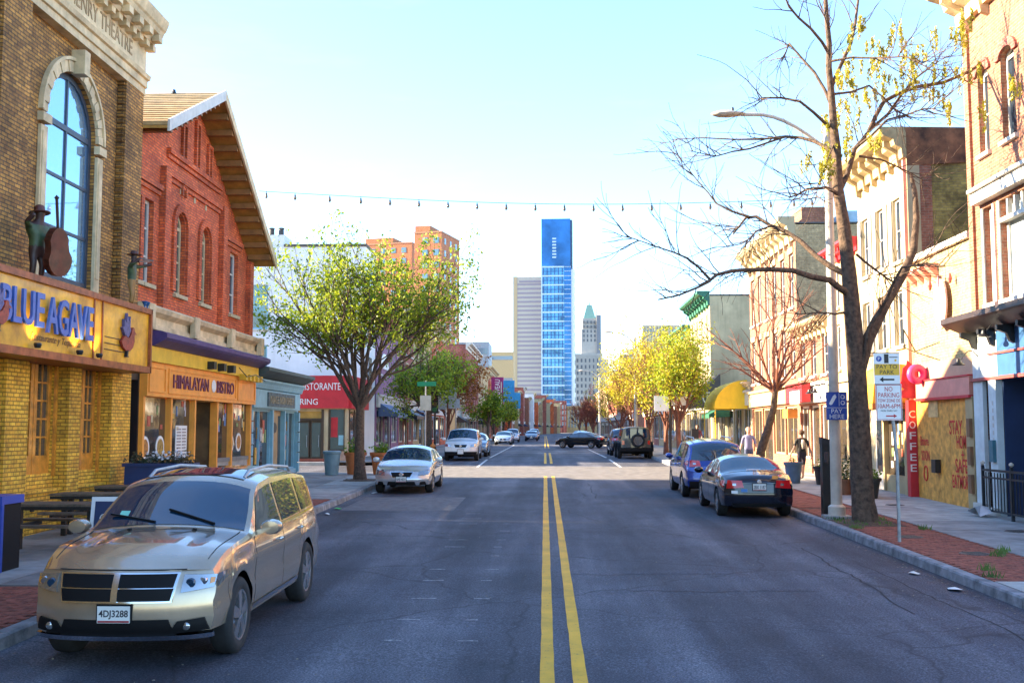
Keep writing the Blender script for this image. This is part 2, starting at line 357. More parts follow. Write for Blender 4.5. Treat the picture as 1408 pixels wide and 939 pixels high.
# ------------------------------------------------------------------ ground, road, kerbs, pavements
def strip(mb, x0, x1, ys, dz, fx0=None, fx1=None):
    for a, b in zip(ys, ys[1:]):
        mb.quad((x0, a, gz(a)+dz), (x1, a, gz(a)+dz), (x1, b, gz(b)+dz), (x0, b, gz(b)+dz))
    return mb
def frange(a, b, n): return [a+(b-a)*i/n for i in range(n+1)]
YS = frange(-30, 60, 30)+[80, 120, 200, 232]
g = MB(); 
for a, b in zip(frange(-60, 60, 12)+[200, 900], frange(-60, 60, 12)[1:]+[200, 900, 6000]):
    for x0, x1 in ((-4000, -60), (-60, 60), (60, 4000)):
        g.quad((x0, a, gz(a)-0.05), (x1, a, gz(a)-0.05), (x1, b, gz(b)-0.05), (x0, b, gz(b)-0.05))
tag(g.build('ground', GROUND, recalc=False), kind='structure')
SS0, SS1 = 43.6, 51.4           # carriageway of the side street on the left
m_ = strip(MB(), KL-0.02, KR+0.02, YS, 0.0)
m_.quad((-70, SS0, gz(SS0)), (KL-0.02, SS0, gz(SS0)), (KL-0.02, SS1, gz(SS1)), (-70, SS1, gz(SS1)))
for a_, b_ in ((232, 300), (300, 380), (380, 470)):
    sh = lambda y: max(0, (y-232)/(470-232))**1.3*18
    m_.quad((KL+sh(a_), a_, .65), (KR+4+sh(a_)*1.3, a_, .65), (KR+4+sh(b_)*1.3, b_, .65), (KL+sh(b_), b_, .65))
road = tag(m_.build('road', ASPH, recalc=False), kind='structure')
def marking(name, m, x0, x1, y0, y1, n=None, dz=0.004, parent=road):
    n = n or max(1, int((y1-y0)/4)); return strip(MB(), x0, x1, frange(y0, y1, n), dz).build(name, m, parent, recalc=False)
def wavy(name, x0, w, y0, y1):
    mb = MB(); ys = frange(y0, y1, int((y1-y0)*2))
    e = lambda y, k: (noise.noise((y*1.7, k, 0.3))+0.6*noise.noise((y*6.1, k, 2)))*0.008
    for a, b in zip(ys, ys[1:]):
        mb.quad((x0+e(a, 1), a, gz(a)+0.004), (x0+w+e(a, 5), a, gz(a)+0.004), (x0+w+e(b, 5), b, gz(b)+0.004), (x0+e(b, 1), b, gz(b)+0.004))
    return mb.build(name, YEL, road, recalc=False)
for seg in ((-5, 42.5), (53.5, 74)):
    wavy('yellow_centre_line', -0.05, 0.135, *seg); wavy('yellow_centre_line', 0.255, 0.135, *seg)
wavy('yellow_centre_line', -0.05, 0.135, 92, 260); wavy('yellow_centre_line', 0.255, 0.135, 92, 260)
marking('parking_lane_line', WHT, -3.25, -3.13, 50, 110); marking('parking_lane_line', WHT, 3.5, 3.62, 50, 88)
marking('stop_line', WHT, -3.1, 0.0, 74.6, 75.1, 1); marking('stop_line', WHT, 0.3, 3.45, 74.6, 75.1, 1)
marking('stop_line', WHT, KL+0.1, 5.9, 80.5, 80.9, 1)
marking('repair_patch', PATCH, -5.3, -2.35, 27.2, 31.6, 2, 0.003)
marking('painted_sun_band', mat('sun_band_asphalt', (0.15, 0.14, 0.13), 0.85, var=0.3, scale=2.5, bump=0.3, bscale=60), KL, KR, 40.6, 50.6, 4, 0.0025)  # paler asphalt on the crossing: part of the sun band is painted in
for k in range(13):                 # short worn chalky dashes left of the centre line
    y = 11.6+k*1.35+rng.uniform(-.2, .2); 
    for xx in ((-0.95, -0.72), (-1.75-0.02*k, -1.45)):
        if rng.random() < 0.75:
            mb = MB(); w = rng.uniform(.6, 1.0)*(xx[1]-xx[0])
            for q in range(4):
                a0 = xx[0]+w*q/4; mb.box(a0, a0+w/4, y+rng.uniform(0, .02), y+.035+rng.uniform(0, .03), gz(y)+0.002, gz(y)+0.0045)
            mb.build('worn_paint_dash', mat('worn_dash', (0.30, 0.30, 0.31), .8, var=.5, scale=30), road, recalc=False)
def gravelly():
    mb = MB(); r = random.Random(5)
    for k in range(420):
        x = r.uniform(KL+.1, KR-.1); y = 9+r.random()**1.6*34; s = r.uniform(.006, .018); h = s*.6; zz = gz(y)
        mb.add([(x-s, y-s, zz), (x+s, y-s*.7, zz), (x+s*.4, y+s, zz), (x, y, zz+h)], [(0, 1, 3), (1, 2, 3), (2, 0, 3)])
    for sx in (KL+.12, KR-.12):     # grit and leaf litter collected along both gutters
        for k in range(700):
            x = sx+abs(r.gauss(0, .12))*(1 if sx < 0 else -1); y = r.uniform(9, 42); s = r.uniform(.006, .022); zz = gz(y)
            a = r.uniform(0, 6.3); c, d = math.cos(a)*s, math.sin(a)*s
            mb.add([(x-c, y-d, zz+.004), (x+d, y-c, zz+.004), (x+c, y+d, zz+.01), (x-d, y+c, zz+.005)], [(0, 1, 2, 3)])
    return mb
TAR = mat('crack_sealant', (.014, .014, .017), .85, var=.2, scale=6)
for k in range(9):                  # crack sealing that wanders along and across the lanes
    r_ = random.Random(50+k); x, y = r_.uniform(-4.8, 5.4), r_.uniform(10, 34); a = r_.choice([0, 1]) ; pts = []
    for q in range(26):
        pts.append((x, y)); x += (r_.uniform(-.05, .05) if a else r_.uniform(.06, .16)); y += (r_.uniform(.18, .36) if a else r_.uniform(-.07, .07))
    pts = [p for p in pts if KL+.1 < p[0] < KR-.1]; mb = MB(); w = r_.uniform(.010, .022)
    for (x0, y0), (x1, y1) in zip(pts, pts[1:]): mb.quad((x0-w, y0, gz(y0)+.003), (x0+w, y0-w*.5, gz(y0)+.003), (x1+w, y1-w*.5, gz(y1)+.003), (x1-w, y1, gz(y1)+.003)) if a else mb.quad((x0, y0-w, gz(y0)+.003), (x1, y1-w, gz(y1)+.003), (x1, y1+w, gz(y1)+.003), (x0, y0+w, gz(y0)+.003))
    if len(pts) > 2: mb.build('crack_seal', TAR, road, recalc=False)
tag(gravelly().build('road_grit', mat('grit', (0.22, 0.19, 0.15), 0.9, var=0.5, scale=30), recalc=False), 'scattered grit and leaf crumbs on the road and gutters', 'grit', kind='stuff')
for k, (x, y, s, c) in enumerate(((KL+.25, 27.5, .12, (0.03, 0.4, 0.06)), (KL+.3, 26.0, .1, (.7, .7, .66)), (KR-.35, 16.6, .09, (.7, .68, .6)), (KR-.3, 15.1, .12, (.75, .75, .72)), (KL+.4, 11.6, .13, (.6, .6, .58)), (KL+.32, 33.0, .11, (.6, .62, .6)))):
    mb = MB(); r = random.Random(k); n = 7
    P = [(x+s*math.cos(a*6.283/n)*r.uniform(.5, 1.2), y+s*1.4*math.sin(a*6.283/n)*r.uniform(.5, 1.2), gz(y)+.006+r.uniform(0, .035)) for a in range(n)]
    mb.add(P+[(x, y, gz(y)+.05)], [(i, (i+1) % n, n) for i in range(n)])
    tag(mb.build('litter_scrap', mat('litter_%d' % k, c, 0.6, var=0.1), recalc=False), ['crumpled green wrapper in the gutter ahead of the silver sedan', 'pale paper scrap in the gutter between suv and sedan', 'small white scrap against the kerb below the brick paving', 'white torn paper against the nearest stretch of kerb', 'pale scrap beside the kerb under the gold suv', 'pale scrap in the gutter beside the silver sedan'][k], 'litter')

def kerb_run(mb, x, side, y0, y1, h=0.15, w=0.18):      # side -1: pavement lies towards -x
    n = max(1, int((y1-y0)/2.4)); ys = frange(y0, y1, n)
    for a, b in zip(ys, ys[1:]):
        a2, b2 = a+0.006, b-0.006
        xa, xb = (x, x+side*w)
        V = []
        j = rng.uniform(-.006, .006); dz = rng.uniform(-.006, .006)
        for y in (a2, b2):
            z = gz(y)
            V += [(xa+side*0.0+j, y, z-0.05), (xa+side*0.015+j, y, z+h-0.025+dz), (xa+side*0.035+j, y, z+h+dz), (xb, y, z+h+dz), (xb, y, z-0.05)]
        yield MB().add(V, [(0, 1, 6, 5), (1, 2, 7, 6), (2, 3, 8, 7), (3, 4, 9, 8), (4, 3, 2, 1, 0), (5, 6, 7, 8, 9)])
def sidewalk(name, x_kerb, side, x_wall, segs, treepits, label_side):
    base = MB()
    for y0, y1 in segs: strip(base, min(x_kerb+side*.17, x_wall-side*-.6), max(x_kerb+side*.17, x_wall+side*.6), frange(y0, y1, max(1, int((y1-y0)/6))), 0.135)
    o = tag(base.build(name, MORT if side else CONC, recalc=False), kind='structure'); 
    for y0, y1 in segs:
        for k in kerb_run(MB(), x_kerb, side, y0, y1): k.build('kerb_stone', KERB, o)
    # brick furnishing strip next to the kerb and concrete slabs up to the walls
    bx0 = x_kerb+side*0.19; bx1 = bx0+side*1.45
    pav = MB(); rr = random.Random(3)
    def paver(x, y, w, l):
        for (px, py, s) in treepits:
            if abs(x+w/2-px) < s and abs(y+l/2-py) < s*1.3: return
        z = rr.uniform(-.003, .003)
        pav.cur = 0; a, b = y+.004, y+l-.004; x0, x1 = x+.004, x+w-.004; t = .15+z
        pav.add([(x0, a, gz(a)+t), (x1, a, gz(a)+t), (x1, b, gz(b)+t), (x0, b, gz(b)+t), (x0, a, gz(a)+.13), (x1, a, gz(a)+.13), (x1, b, gz(b)+.13), (x0, b, gz(b)+.13)],
                [(0, 1, 2, 3), (4, 5, 1, 0), (5, 6, 2, 1), (6, 7, 3, 2), (7, 4, 0, 3)])
    return o, bx0, bx1, paver, pav
def slabs(o, xs, y0, y1, step, m2, skip=None):
    r = random.Random(int(y0*10)); y = y0; row = 0
    while y < y1-.05:
        yb = min(y+step, y1)
        for a, b in zip(xs, xs[1:]):
            if skip and skip(a, b, y, yb): continue
            x0, x1 = min(a, b)+.008, max(a, b)-.008; p, q = y+.008, yb-.008; z = .15+r.uniform(-.004, .004); t2 = r.uniform(-.003, .003)
            MB().add([(x0, p, gz(p)+z), (x1, p, gz(p)+z+t2), (x1, q, gz(q)+z+t2), (x0, q, gz(q)+z), (x0, p, gz(p)+.1), (x1, p, gz(p)+.1), (x1, q, gz(q)+.1), (x0, q, gz(q)+.1)],
                     [(0, 1, 2, 3), (4, 5, 1, 0), (5, 6, 2, 1), (6, 7, 3, 2), (7, 4, 0, 3)]).build('paving_slab', m2[r.randrange(len(m2))], o, recalc=False)
        y = yb
CONC3 = mat('concrete_dark', (0.22, 0.21, 0.20), 0.85, var=0.35, scale=1.3, bump=0.25, bscale=50)
pitsR = [(6.84, 22.98, .62)]; pitsL = [(-6.54, 37.38, .62)]
sR, b0, b1, pv, pav = sidewalk('pavement_right', KR, 1, XR, [(-20, 110)], pitsR, 'right')
for i in range(int((44-15.0)/.105)):
    y = 15.0+i*.105
    if 26.2 < y < 26.6: continue
    for j in range(7):
        off = .1 if i % 2 else 0
        x = b0+off+j*.207
        if x+.2 < b1+.12: pv(x, y, .205, .103)
tag(pav.build('brick_paving', PAVE, sR, recalc=False), kind='stuff')
slabs(sR, [b1+.12, 9.2, XR+.5], 12.0, 44, 1.9, [CONC, CONC2, CONC])
slabs(sR, [b0, b1+.11], 9.5, 14.98, 1.8, [CONC2, CONC2])
slabs(sR, [b0, b1, 9.2, XR+.5], 44, 110, 3.0, [CONC, CONC2])
sL, b0, b1, pv, pav = sidewalk('pavement_left', KL, -1, XL, [(-20, SS0-1.2), (SS1+1.0, 110)], pitsL, 'left')
for i in range(int((14.2-9.3)/.105)):
    for j in range(7): pv(b1-.1+(.1 if i % 2 else 0)+j*.207, 9.3+i*.105, .205, .103)
for i in range(int((29.0-22.6)/.105)):
    for j in range(7): pv(b1-.1+(.1 if i % 2 else 0)+j*.207, 22.6+i*.105, .205, .103)
tag(pav.build('brick_paving', PAVE, sL, recalc=False), kind='stuff')
slabs(sL, [b1-.12, -8.6, XL-.5], 9.0, SS0-1.2, 1.9, [CONC, CONC3, CONC])
slabs(sL, [b0, b1-.11], 14.25, 22.5, 1.9, [CONC, CONC3]); slabs(sL, [b0, b1-.11], 29.1, SS0-1.2, 1.9, [CONC, CONC2])
slabs(sL, [b0, b1, -8.6, XL-.5], SS1+1.0, 110, 3.0, [CONC, CONC3])
# pavement along the side street in front of the red-fronted restaurant
mb = MB(); mb.add([(-40, SS1+.2, gz(SS1)+.15), (XL-.3, SS1+.2, gz(SS1)+.15), (XL-.3, 53.2, gz(53)+.15), (-40, 53.2, gz(53)+.15), (-40, SS1+.2, gz(SS1)-.02), (XL-.3, SS1+.2, gz(SS1)-.02)], [(0, 1, 2, 3), (4, 5, 1, 0)])
tag(mb.build('side_street_pavement', CONC2, recalc=False), kind='structure')
for (px, py, s), nm in ((pitsR[0], 'r'), (pitsL[0], 'l')):
    mb = MB(); r = random.Random(8); n = 14
    for i in range(n):
        for j in range(n):
            f = lambda i, j: (px+s*(i/n*2-1), py+s*1.3*(j/n*2-1), gz(py+s*1.3*(j/n*2-1))+.145+.05*max(0, 1-((i/n*2-1)**2+(j/n*2-1)**2))+.02*noise.noise((i*.9, j*.9, px)))
            mb.quad(f(i, j), f(i+1, j), f(i+1, j+1), f(i, j+1))
    mb.build('tree_pit_soil', SOIL, sR if nm == 'r' else sL, recalc=False)
def grasstuft(mb, x, y, z, r, n=28, s=.12, spread=.14):
    for k in range(n):
        a = r.uniform(0, 6.28); d = r.random()*spread; x0, y0 = x+d*math.cos(a), y+d*math.sin(a); h = s*r.uniform(.5, 1.1); b = r.uniform(0, 6.28); w = .009
        lx, ly = math.cos(b)*h*.45, math.sin(b)*h*.45
        mb.add([(x0-w, y0, z), (x0+w, y0, z), (x0+lx, y0+ly, z+h)], [(0, 1, 2)])
mb = MB(); r = random.Random(4)
for x, y in ((6.3, 15.3), (6.5, 16.0), (7.35, 17.6), (7.6, 21.6), (7.7, 18.2), (6.3, 21.8), (7.55, 17.9)): grasstuft(mb, x, y, gz(y)+.15, r)
for k in range(40): grasstuft(mb, r.uniform(6.25, 7.4), r.uniform(21.9, 24.1), gz(23)+.17, r, 5, .08, .1)
for k in range(14): grasstuft(mb, -8.7+r.gauss(0, .08), 15.9+r.gauss(0, .3), gz(16)+.15, r, 6, .1)
tag(mb.build('weeds', leafmat('weed_green', [(.06, .12, .02), (.10, .19, .03), (.16, .24, .05)]), recalc=False), 'small tufts of weeds growing between the paving', 'weeds', kind='stuff')
# iron utility covers set in the paving
for k, (x, y) in enumerate(((6.85, 20.3), (7.1, 17.9), (8.9, 27.4), (9.3, 21.3))):
    mb = MB(); z = gz(y)+.158
    mb.lathe([(0.001, 0), (.23, 0), (.25, -.006), (.25, -.03)], 20, Matrix.Translation((x, y, z)))
    for q in range(-3, 4): mb.box(x-.16, x+.16, y+q*.055-.012, y+q*.055+.012, z, z+.006)
    tag(mb.build('utility_cover', mat('cast_iron', (.09, .085, .085), .6, metal=.4, var=.3, scale=20)), ['round iron cover in the brick paving beside the parking sign', 'round iron cover in the brick paving nearest the street corner', 'round iron cover in the concrete before the plywood front', 'round iron cover in the concrete before the blue shopfront'][k], 'manhole cover')
# ------------------------------------------------------------------ facades
class Fac:
    """u runs along the wall, d out of it towards the viewer side, z up.  L/R: walls along the street, F: wall facing the camera"""
    def __init__(s, side, plane): s.side = side; s.p = plane
    def P(s, u, d, z):
        if s.side == 'L': return (s.p+d, u, z)
        if s.side == 'R': return (s.p-d, u, z)
        return (u, s.p-d, z)
    def box(s, mb, u0, u1, d0, d1, z0, z1):
        a = s.P(u0, d0, z0); b = s.P(u1, d1, z1); return mb.box(a[0], b[0], a[1], b[1], a[2], b[2])
    def uv(s):      # reading direction, up
        return ((0, 1, 0) if s.side == 'L' else (0, -1, 0) if s.side == 'R' else (1, 0, 0)), (0, 0, 1)
    def part(s, name, m, parent, *boxes):
        mb = MB()
        for b in boxes: s.box(mb, *b)
        return mb.build(name, m, parent)
def front(mb, F, u0, u1, z0, z1, ops, rev=0.18):
    us = sorted(set([u0, u1]+[o[k] for o in ops for k in (0, 1)])); zs = sorted(set([z0, z1]+[o[k] for o in ops for k in (2, 3)]))
    us = [u for u in us if u0-1e-6 <= u <= u1+1e-6]; zs = [z for z in zs if z0-1e-6 <= z <= z1+1e-6]
    for a, b in zip(us, us[1:]):
        for c, d in zip(zs, zs[1:]):
            mu, mz = (a+b)/2, (c+d)/2
            if any(o[0] < mu < o[1] and o[2] < mz < o[3] for o in ops): continue
            mb.quad(F.P(a, 0, c), F.P(b, 0, c), F.P(b, 0, d), F.P(a, 0, d))
    for o in ops:
        a, b, c, d = o[:4]; arch = len(o) > 4 and o[4]
        if not arch:
            mb.quad(F.P(a, 0, d), F.P(b, 0, d), F.P(b, -rev, d), F.P(a, -rev, d)); sp = d
        else:
            r = (b-a)/2; rise = r*arch; sp = d-rise; n = 12
            pts = [((a+b)/2-r*math.cos(math.pi*i/n), sp+rise*math.sin(math.pi*i/n)) for i in range(n+1)]
            for p, q in zip(pts, pts[1:]):
                mb.quad(F.P(p[0], 0, p[1]), F.P(q[0], 0, q[1]), F.P(q[0], 0, d), F.P(p[0], 0, d))
                mb.quad(F.P(p[0], 0, p[1]), F.P(q[0], 0, q[1]), F.P(q[0], -rev, q[1]), F.P(p[0], -rev, p[1]))
        mb.quad(F.P(a, 0, c), F.P(b, 0, c), F.P(b, -rev, c), F.P(a, -rev, c))
        mb.quad(F.P(a, 0, c), F.P(a, 0, sp), F.P(a, -rev, sp), F.P(a, -rev, c)); mb.quad(F.P(b, 0, c), F.P(b, 0, sp), F.P(b, -rev, sp), F.P(b, -rev, c))
    return mb
def shell(mb, F, u0, u1, z0, z1, depth, near=True, far=True):       # the other walls of the block
    mb.quad(F.P(u0, 0, z0), F.P(u0, -depth, z0), F.P(u0, -depth, z1), F.P(u0, 0, z1))
    mb.quad(F.P(u1, 0, z0), F.P(u1, -depth, z0), F.P(u1, -depth, z1), F.P(u1, 0, z1))
    mb.quad(F.P(u0, -depth, z0), F.P(u1, -depth, z0), F.P(u1, -depth, z1), F.P(u0, -depth, z1))
    return mb
def window(F, par, op, fm=None, gm=None, nx=1, nz=2, fw=0.07, rev=0.18, sill=None, lintel=None, name='window', split=True, proud=0.06, trim=None):
    fm = fm or WHITE; gm = gm or GLASS
    a, b, c, d = op[:4]; arch = len(op) > 4 and op[4]
    fd0, fd1 = -rev+0.0, -rev+0.07; r = (b-a)/2; sp = d-(r*arch if arch else 0)
    mb = MB()
    F.box(mb, a, a+fw, fd0, fd1, c, sp); F.box(mb, b-fw, b, fd0, fd1, c, sp); F.box(mb, a+fw, b-fw, fd0, fd1, c, c+fw)
    if arch:
        n = 12; cu = (a+b)/2
        for i in range(n):
            A = [math.pi*i/n, math.pi*(i+1)/n]
            q = [(cu-rr*math.cos(t), sp+rr*arch*math.sin(t)) for t in A for rr in (r, r-fw)]
            mb.prism([q[0], q[1], q[3], q[2]], lambda u, z, k: F.P(u, k, z), fd0, fd1)
        F.box(mb, a+fw, b-fw, fd0+.01, fd1-.004, sp-fw/2, sp+fw/2)
    else: F.box(mb, a+fw, b-fw, fd0, fd1, d-fw, d)
    mw = fw*0.55
    for i in range(1, nx): u = a+(b-a)*i/nx; F.box(mb, u-mw/2, u+mw/2, fd0+.005, fd1-.01, c+fw, d-fw if not arch else d-fw)
    for j in range(1, nz): z = c+(sp-c)*j/nz; F.box(mb, a+fw, b-fw, fd0+.004, fd1-.012, z-mw/2, z+mw/2)
    o = mb.build(name, fm, par)
    k0, k1 = -rev+.018, -rev+.03
    ncols, nrows = (nx, nz) if split else (1, 1)
    for i in range(ncols):
        for j in range(nrows):
            u0, u1 = a+.01+(b-a-.02)*i/ncols, a+.01+(b-a-.02)*(i+1)/ncols; z0, z1 = c+.01+(sp-c-.01)*j/nrows, c+.01+(sp-c-.01)*(j+1)/nrows
            F.part('pane', gm, o, (u0+.001, u1-.001, k0, k1, z0+.001, z1-.001))
    if arch:
        n = 14; cu = (a+b)/2; rr = r-.01
        P = [(cu-rr*math.cos(math.pi*i/n), sp+.002+rr*arch*math.sin(math.pi*i/n)) for i in range(n+1)]
        MB().prism(P, lambda u, z, k: F.P(u, k, z), k0, k1).build('pane', gm, o)
    if sill: F.part('sill', sill, o, (a-.08, b+.08, -rev+.07, .09, c-.10, c-.002))
    if lintel and not arch: F.part('lintel', lintel, o, (a-.1, b+.1, .003, .05, d+.003, d+.24))
    if lintel and arch:
        n = 14; cu = (a+b)/2; mb = MB()
        for i in range(n):
            A = [math.pi*i/n, math.pi*(i+1)/n]; q = [(cu-rr*math.cos(t), sp+(rr-r+r*arch)*math.sin(t)) for t in A for rr in (r+.004, r+.2)]
            mb.prism([q[0], q[1], q[3], q[2]], lambda u, z, k: F.P(u, k, z), .003, .06)
        mb.build('arch_hood', lintel, o)
    if trim:
        F.part('casing', trim, o, (a-.1, a-.002, .003, .04, c, sp), (b+.002, b+.1, .003, .04, c, sp))
    return o
def moulding(F, par, u0, u1, prof, m, name='cornice', smooth=False):   # prof: (d,z) polygon swept along u
    n = len(prof); V = [F.P(u0, d, z) for d, z in prof]+[F.P(u1, d, z) for d, z in prof]
    return MB().add(V, [tuple(range(n)), tuple(range(2*n-1, n-1, -1))]+[(i, (i+1) % n, (i+1) % n+n, i+n) for i in range(n)]).build(name, m, par)
def cornice(F, par, u0, u1, z, h=.6, proj=.5, m=None, nb=0, bm=None, bw=.12):
    m = m or CREAM
    P = [(0.003, z), (.08*proj/.5, z), (.1*proj/.5, z+h*.3), (.45*proj, z+h*.42), (.5*proj, z+h*.6), (.85*proj, z+h*.72), (proj, z+h*.82), (proj, z+h), (.003, z+h)]
    o = moulding(F, par, u0, u1, P, m)
    for i in range(nb):
        u = u0+(u1-u0)*(i+.5)/nb
        MB().prism([(.004, z-h*.25), (.09*proj/.5+.02, z-h*.18), (.12*proj/.5+.03, z+h*.2), (.72*proj, z+h*.45), (.72*proj, z+h*.64), (.004, z+h*.64)], lambda d, zz, k: F.P(k, d, zz), u-bw/2, u+bw/2).build('bracket', bm or m, o)
    return o
def awning(F, par, u0, u1, z1, z0, proj, m, valance=.22, name='awning', scallop=True):
    mb = MB(); n = max(6, int((u1-u0)/.3)); th = .02
    def f(u, v, d):
        uu = u0+(u1-u0)*u; dd = .03+(proj-.03)*v; zz = z1+(z0-z1)*v-.04*math.sin(math.pi*v)+d
        return Vector(F.P(uu, dd, zz))
    mb.slab(f, n, 4, th)
    for i in range(n):
        a = u0+(u1-u0)*i/n; b = u0+(u1-u0)*(i+1)/n; dz = valance*(.75 if (i % 2 and scallop) else 1)
        F.box(mb, a, b-.004, proj-.012, proj+.006, z0-dz, z0+.012)
    for uu in (u0, u1):
        mb.prism([(.03, z1), (proj, z0), (proj, z0-valance*.6), (.03, z0-valance*.6)], lambda d, z, k: F.P(k, d, z), uu-.006, uu+.006)
    return mb.build(name, m, par)
def gooseneck(F, par, u, z, m=None, reach=.55):
    m = m or BLACK; mb = MB()
    pts = [F.P(u, .01+reach*t, z+.28*math.sin(math.pi*min(1, t*1.05))) for t in frange(0, 1, 8)]
    mb.tube(pts, .014, 6); e = Vector(pts[-1]); 
    mb.lathe([(.012, .1), (.05, .08), (.07, 0), (.15, -.06), (.15, -.07), (.01, -.03)], 12, Matrix.Translation(e))
    return mb.build('gooseneck_lamp', m, par, smooth=35)
GR = .15
def base_z(y): return gz(y)+.0
# =================================================================== LEFT 1: old theatre with the amber sign
F = Fac('L', XL)
t = thing('theatre_building', 'brown brick old theatre with tall arched window above an amber restaurant sign', 'building', (XL, 18.5, gz(18.5)))
Z0, ZF, ZT = 0.0, 10.45, 12.5
arch = (20.4, 22.75, 5.35, 9.8, 1.0)
mb = MB(); front(mb, F, 13.0, 24.95, 5.0, ZF+1.2, [arch], .16); shell(mb, F, -12.0, 24.95, -.4, ZF+1.2, 14); mb.quad(F.P(-12, 0, -.4), F.P(13, 0, -.4), F.P(13, 0, ZF+1.2), F.P(-12, 0, ZF+1.2))  # blank stretch of wall out of view, added to shade the near road
mb.build('upper_wall', GOLDB, t)
# ground floor in yellow painted brick: wall behind piers
dA, dB, dC = (19.75, 21.2, 1.42, 3.72), (21.95, 23.3, 1.42, 3.72), (16.6, 18.6, 1.42, 3.72)
mb = MB(); front(mb, F, 13.0, 24.52, -.4, 5.0, [dA, dB, dC], .16); mb.build('ground_floor_wall', YELB, t)
for u0, u1 in ((18.75, 19.6), (21.3, 21.85), (23.42, 24.5), (15.3, 16.4)): F.part('pier', YELB, t, (u0, u1, .003, .28, -.4, 3.9))
F.part('plinth', YELB, t, (13.0, 24.5, .002, .12, -.4, 1.05), (13.0, 24.5, .002, .16, 1.05, 1.12))
for a, b, c, d in (dA, dB, dC):
    mid = (a+b)/2
    for (p, q) in ((a, mid-.01), (mid+.01, b)):     # pair of glazed door leaves: stiles, rails and glazing bars
        mb = MB(); e0, e1 = -.12, -.05; s = .13
        F.box(mb, p, p+s, e0, e1, c, d); F.box(mb, q-s, q, e0, e1, c, d); F.box(mb, p+s, q-s, e0, e1, c, c+.36); F.box(mb, p+s, q-s, e0, e1, d-.13, d)
        for j in range(1, 5): z = c+.36+(d-.13-c-.36)*j/5; F.box(mb, p+s, q-s, e0+.01, e1-.012, z-.018, z+.018)
        F.box(mb, (p+q)/2-.015, (p+q)/2+.015, e0+.012, e1-.014, c+.36, d-.13)
        o = mb.build('door_leaf', WOODO, t)
        for i in range(2):
            for j in range(5):
                u0 = p+s+(q-p-2*s)*i/2; u1 = p+s+(q-p-2*s)*(i+1)/2; z0 = c+.36+(d-.13-c-.36)*j/5; z1 = c+.36+(d-.13-c-.36)*(j+1)/5
                F.part('pane', GLASSW, o, (u0, u1, e0+.02, e0+.03, z0, z1))
    F.part('door_frame', WOODO, t, (a-.09, a-.004, -.1, .05, c-.06, d+.1), (b+.004, b+.09, -.1, .05, c-.06, d+.1), (a-.004, b+.004, -.1, .05, d+.005, d+.1))
    F.part('vent', BLACK, t, (mid-.35, mid-.22, .122, .15, .72, .86))
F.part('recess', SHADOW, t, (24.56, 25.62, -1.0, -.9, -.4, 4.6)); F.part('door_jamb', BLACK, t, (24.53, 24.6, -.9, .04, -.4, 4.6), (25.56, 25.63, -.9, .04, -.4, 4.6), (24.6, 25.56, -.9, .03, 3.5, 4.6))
F.part('black_door', BLACK, t, (24.62, 25.54, -.86, -.8, .25, 3.45))
# brick pilasters and the stone entablature
for u0, u1 in ((18.3, 19.35), (23.9, 24.95), (13.0, 14.1)):
    F.part('pilaster', GOLDB, t, (u0, u1, .003, .2, 5.25, ZF))
    for k in range(34): F.part('quoin_course', GOLDB, t, (u0-.04, u0+.0, .01, .16, 5.4+k*.15, 5.47+k*.15))
# arched window
window(F, t, (20.4, 22.75, 5.35, 9.8, 1.0), mat('blue_grey_frame', (.035, .05, .075), .45, var=.15), GLASSB, 2, 3, .12, .16, name='arched_window')
n = 22; cu, sp, r0 = 21.575, 8.625, 1.175
for i in range(n):
    A = [math.pi*(i+.03)/n, math.pi*(i+.97)/n]; q = [(cu-rr*math.cos(x), sp+rr*math.sin(x)) for x in A for rr in (r0+.01, r0+.24)]
    MB().prism([q[0], q[1], q[3], q[2]], lambda u, z, k: F.P(u, k, z), .003, .06+.02*(i % 2)).build('voussoir', CREAM, t)
for i in range(n):
    A = [math.pi*i/n, math.pi*(i+1)/n]; q = [(cu-rr*math.cos(x), sp+rr*math.sin(x)) for x in A for rr in (r0+.25, r0+.32)]
    MB().prism([q[0], q[1], q[3], q[2]], lambda u, z, k: F.P(u, k, z), .003, .11).build('arch_moulding', CREAM, t)
F.part('keystone', CREAM, t, (cu-.13, cu+.13, .004, .3, sp+r0-.02, sp+r0+.5))
for s_, a, b in ((0, 20.12, 20.395), (1, 22.755, 23.03)):
    F.part('window_jamb', CREAM, t, (a, b, .003, .07, 5.3, 8.32), (a+.05, b-.05, .07, .09, 5.6, 8.2)); F.part('impost', CREAM, t, (a-.05, b+.05, .003, .13, 8.38, 8.56))
def stepmould(name, z, prof, m=CREAM): return moulding(F, t, 12.9, 25.0, [(d, z+h) for d, h in prof], m, name)
stepmould('architrave', ZF, [(.003, 0), (.22, 0), (.22, .16), (.27, .17), (.27, .34), (.33, .36), (.36, .46), (.003, .46)])
stepmould('frieze', ZF+.462, [(.003, 0), (.22, 0), (.22, .78), (.003, .78)])
text('frieze_lettering', 'HENRY THEATRE', F.P(22.45, .222, ZF+.86), *F.uv(), .36, mat('weathered_letter', (.36, .24, .12), .8, var=.3), t, 3.3, .012)
for k in range(30): u = 13+k*.41; F.part('dentil', CREAM, t, (u, u+.2, .223, .42, ZF+1.1, ZF+1.24))
stepmould('cornice', ZF+1.244, [(.003, 0), (.42, 0), (.46, .1), (.5, .12), (.5, .16), (.62, .2), (.66, .3), (.70, .34), (.76, .5), (.78, .58), (.72, .62), (.003, .62)])
for k in range(20): u = 13.1+k*.61; F.part('modillion', CREAM, t, (u, u+.24, .46, .64, ZF+1.26, ZF+1.42))
F.part('roof', ROOFG, t, (13.0, 24.95, -14, -.1, ZF+1.2, ZF+1.3))
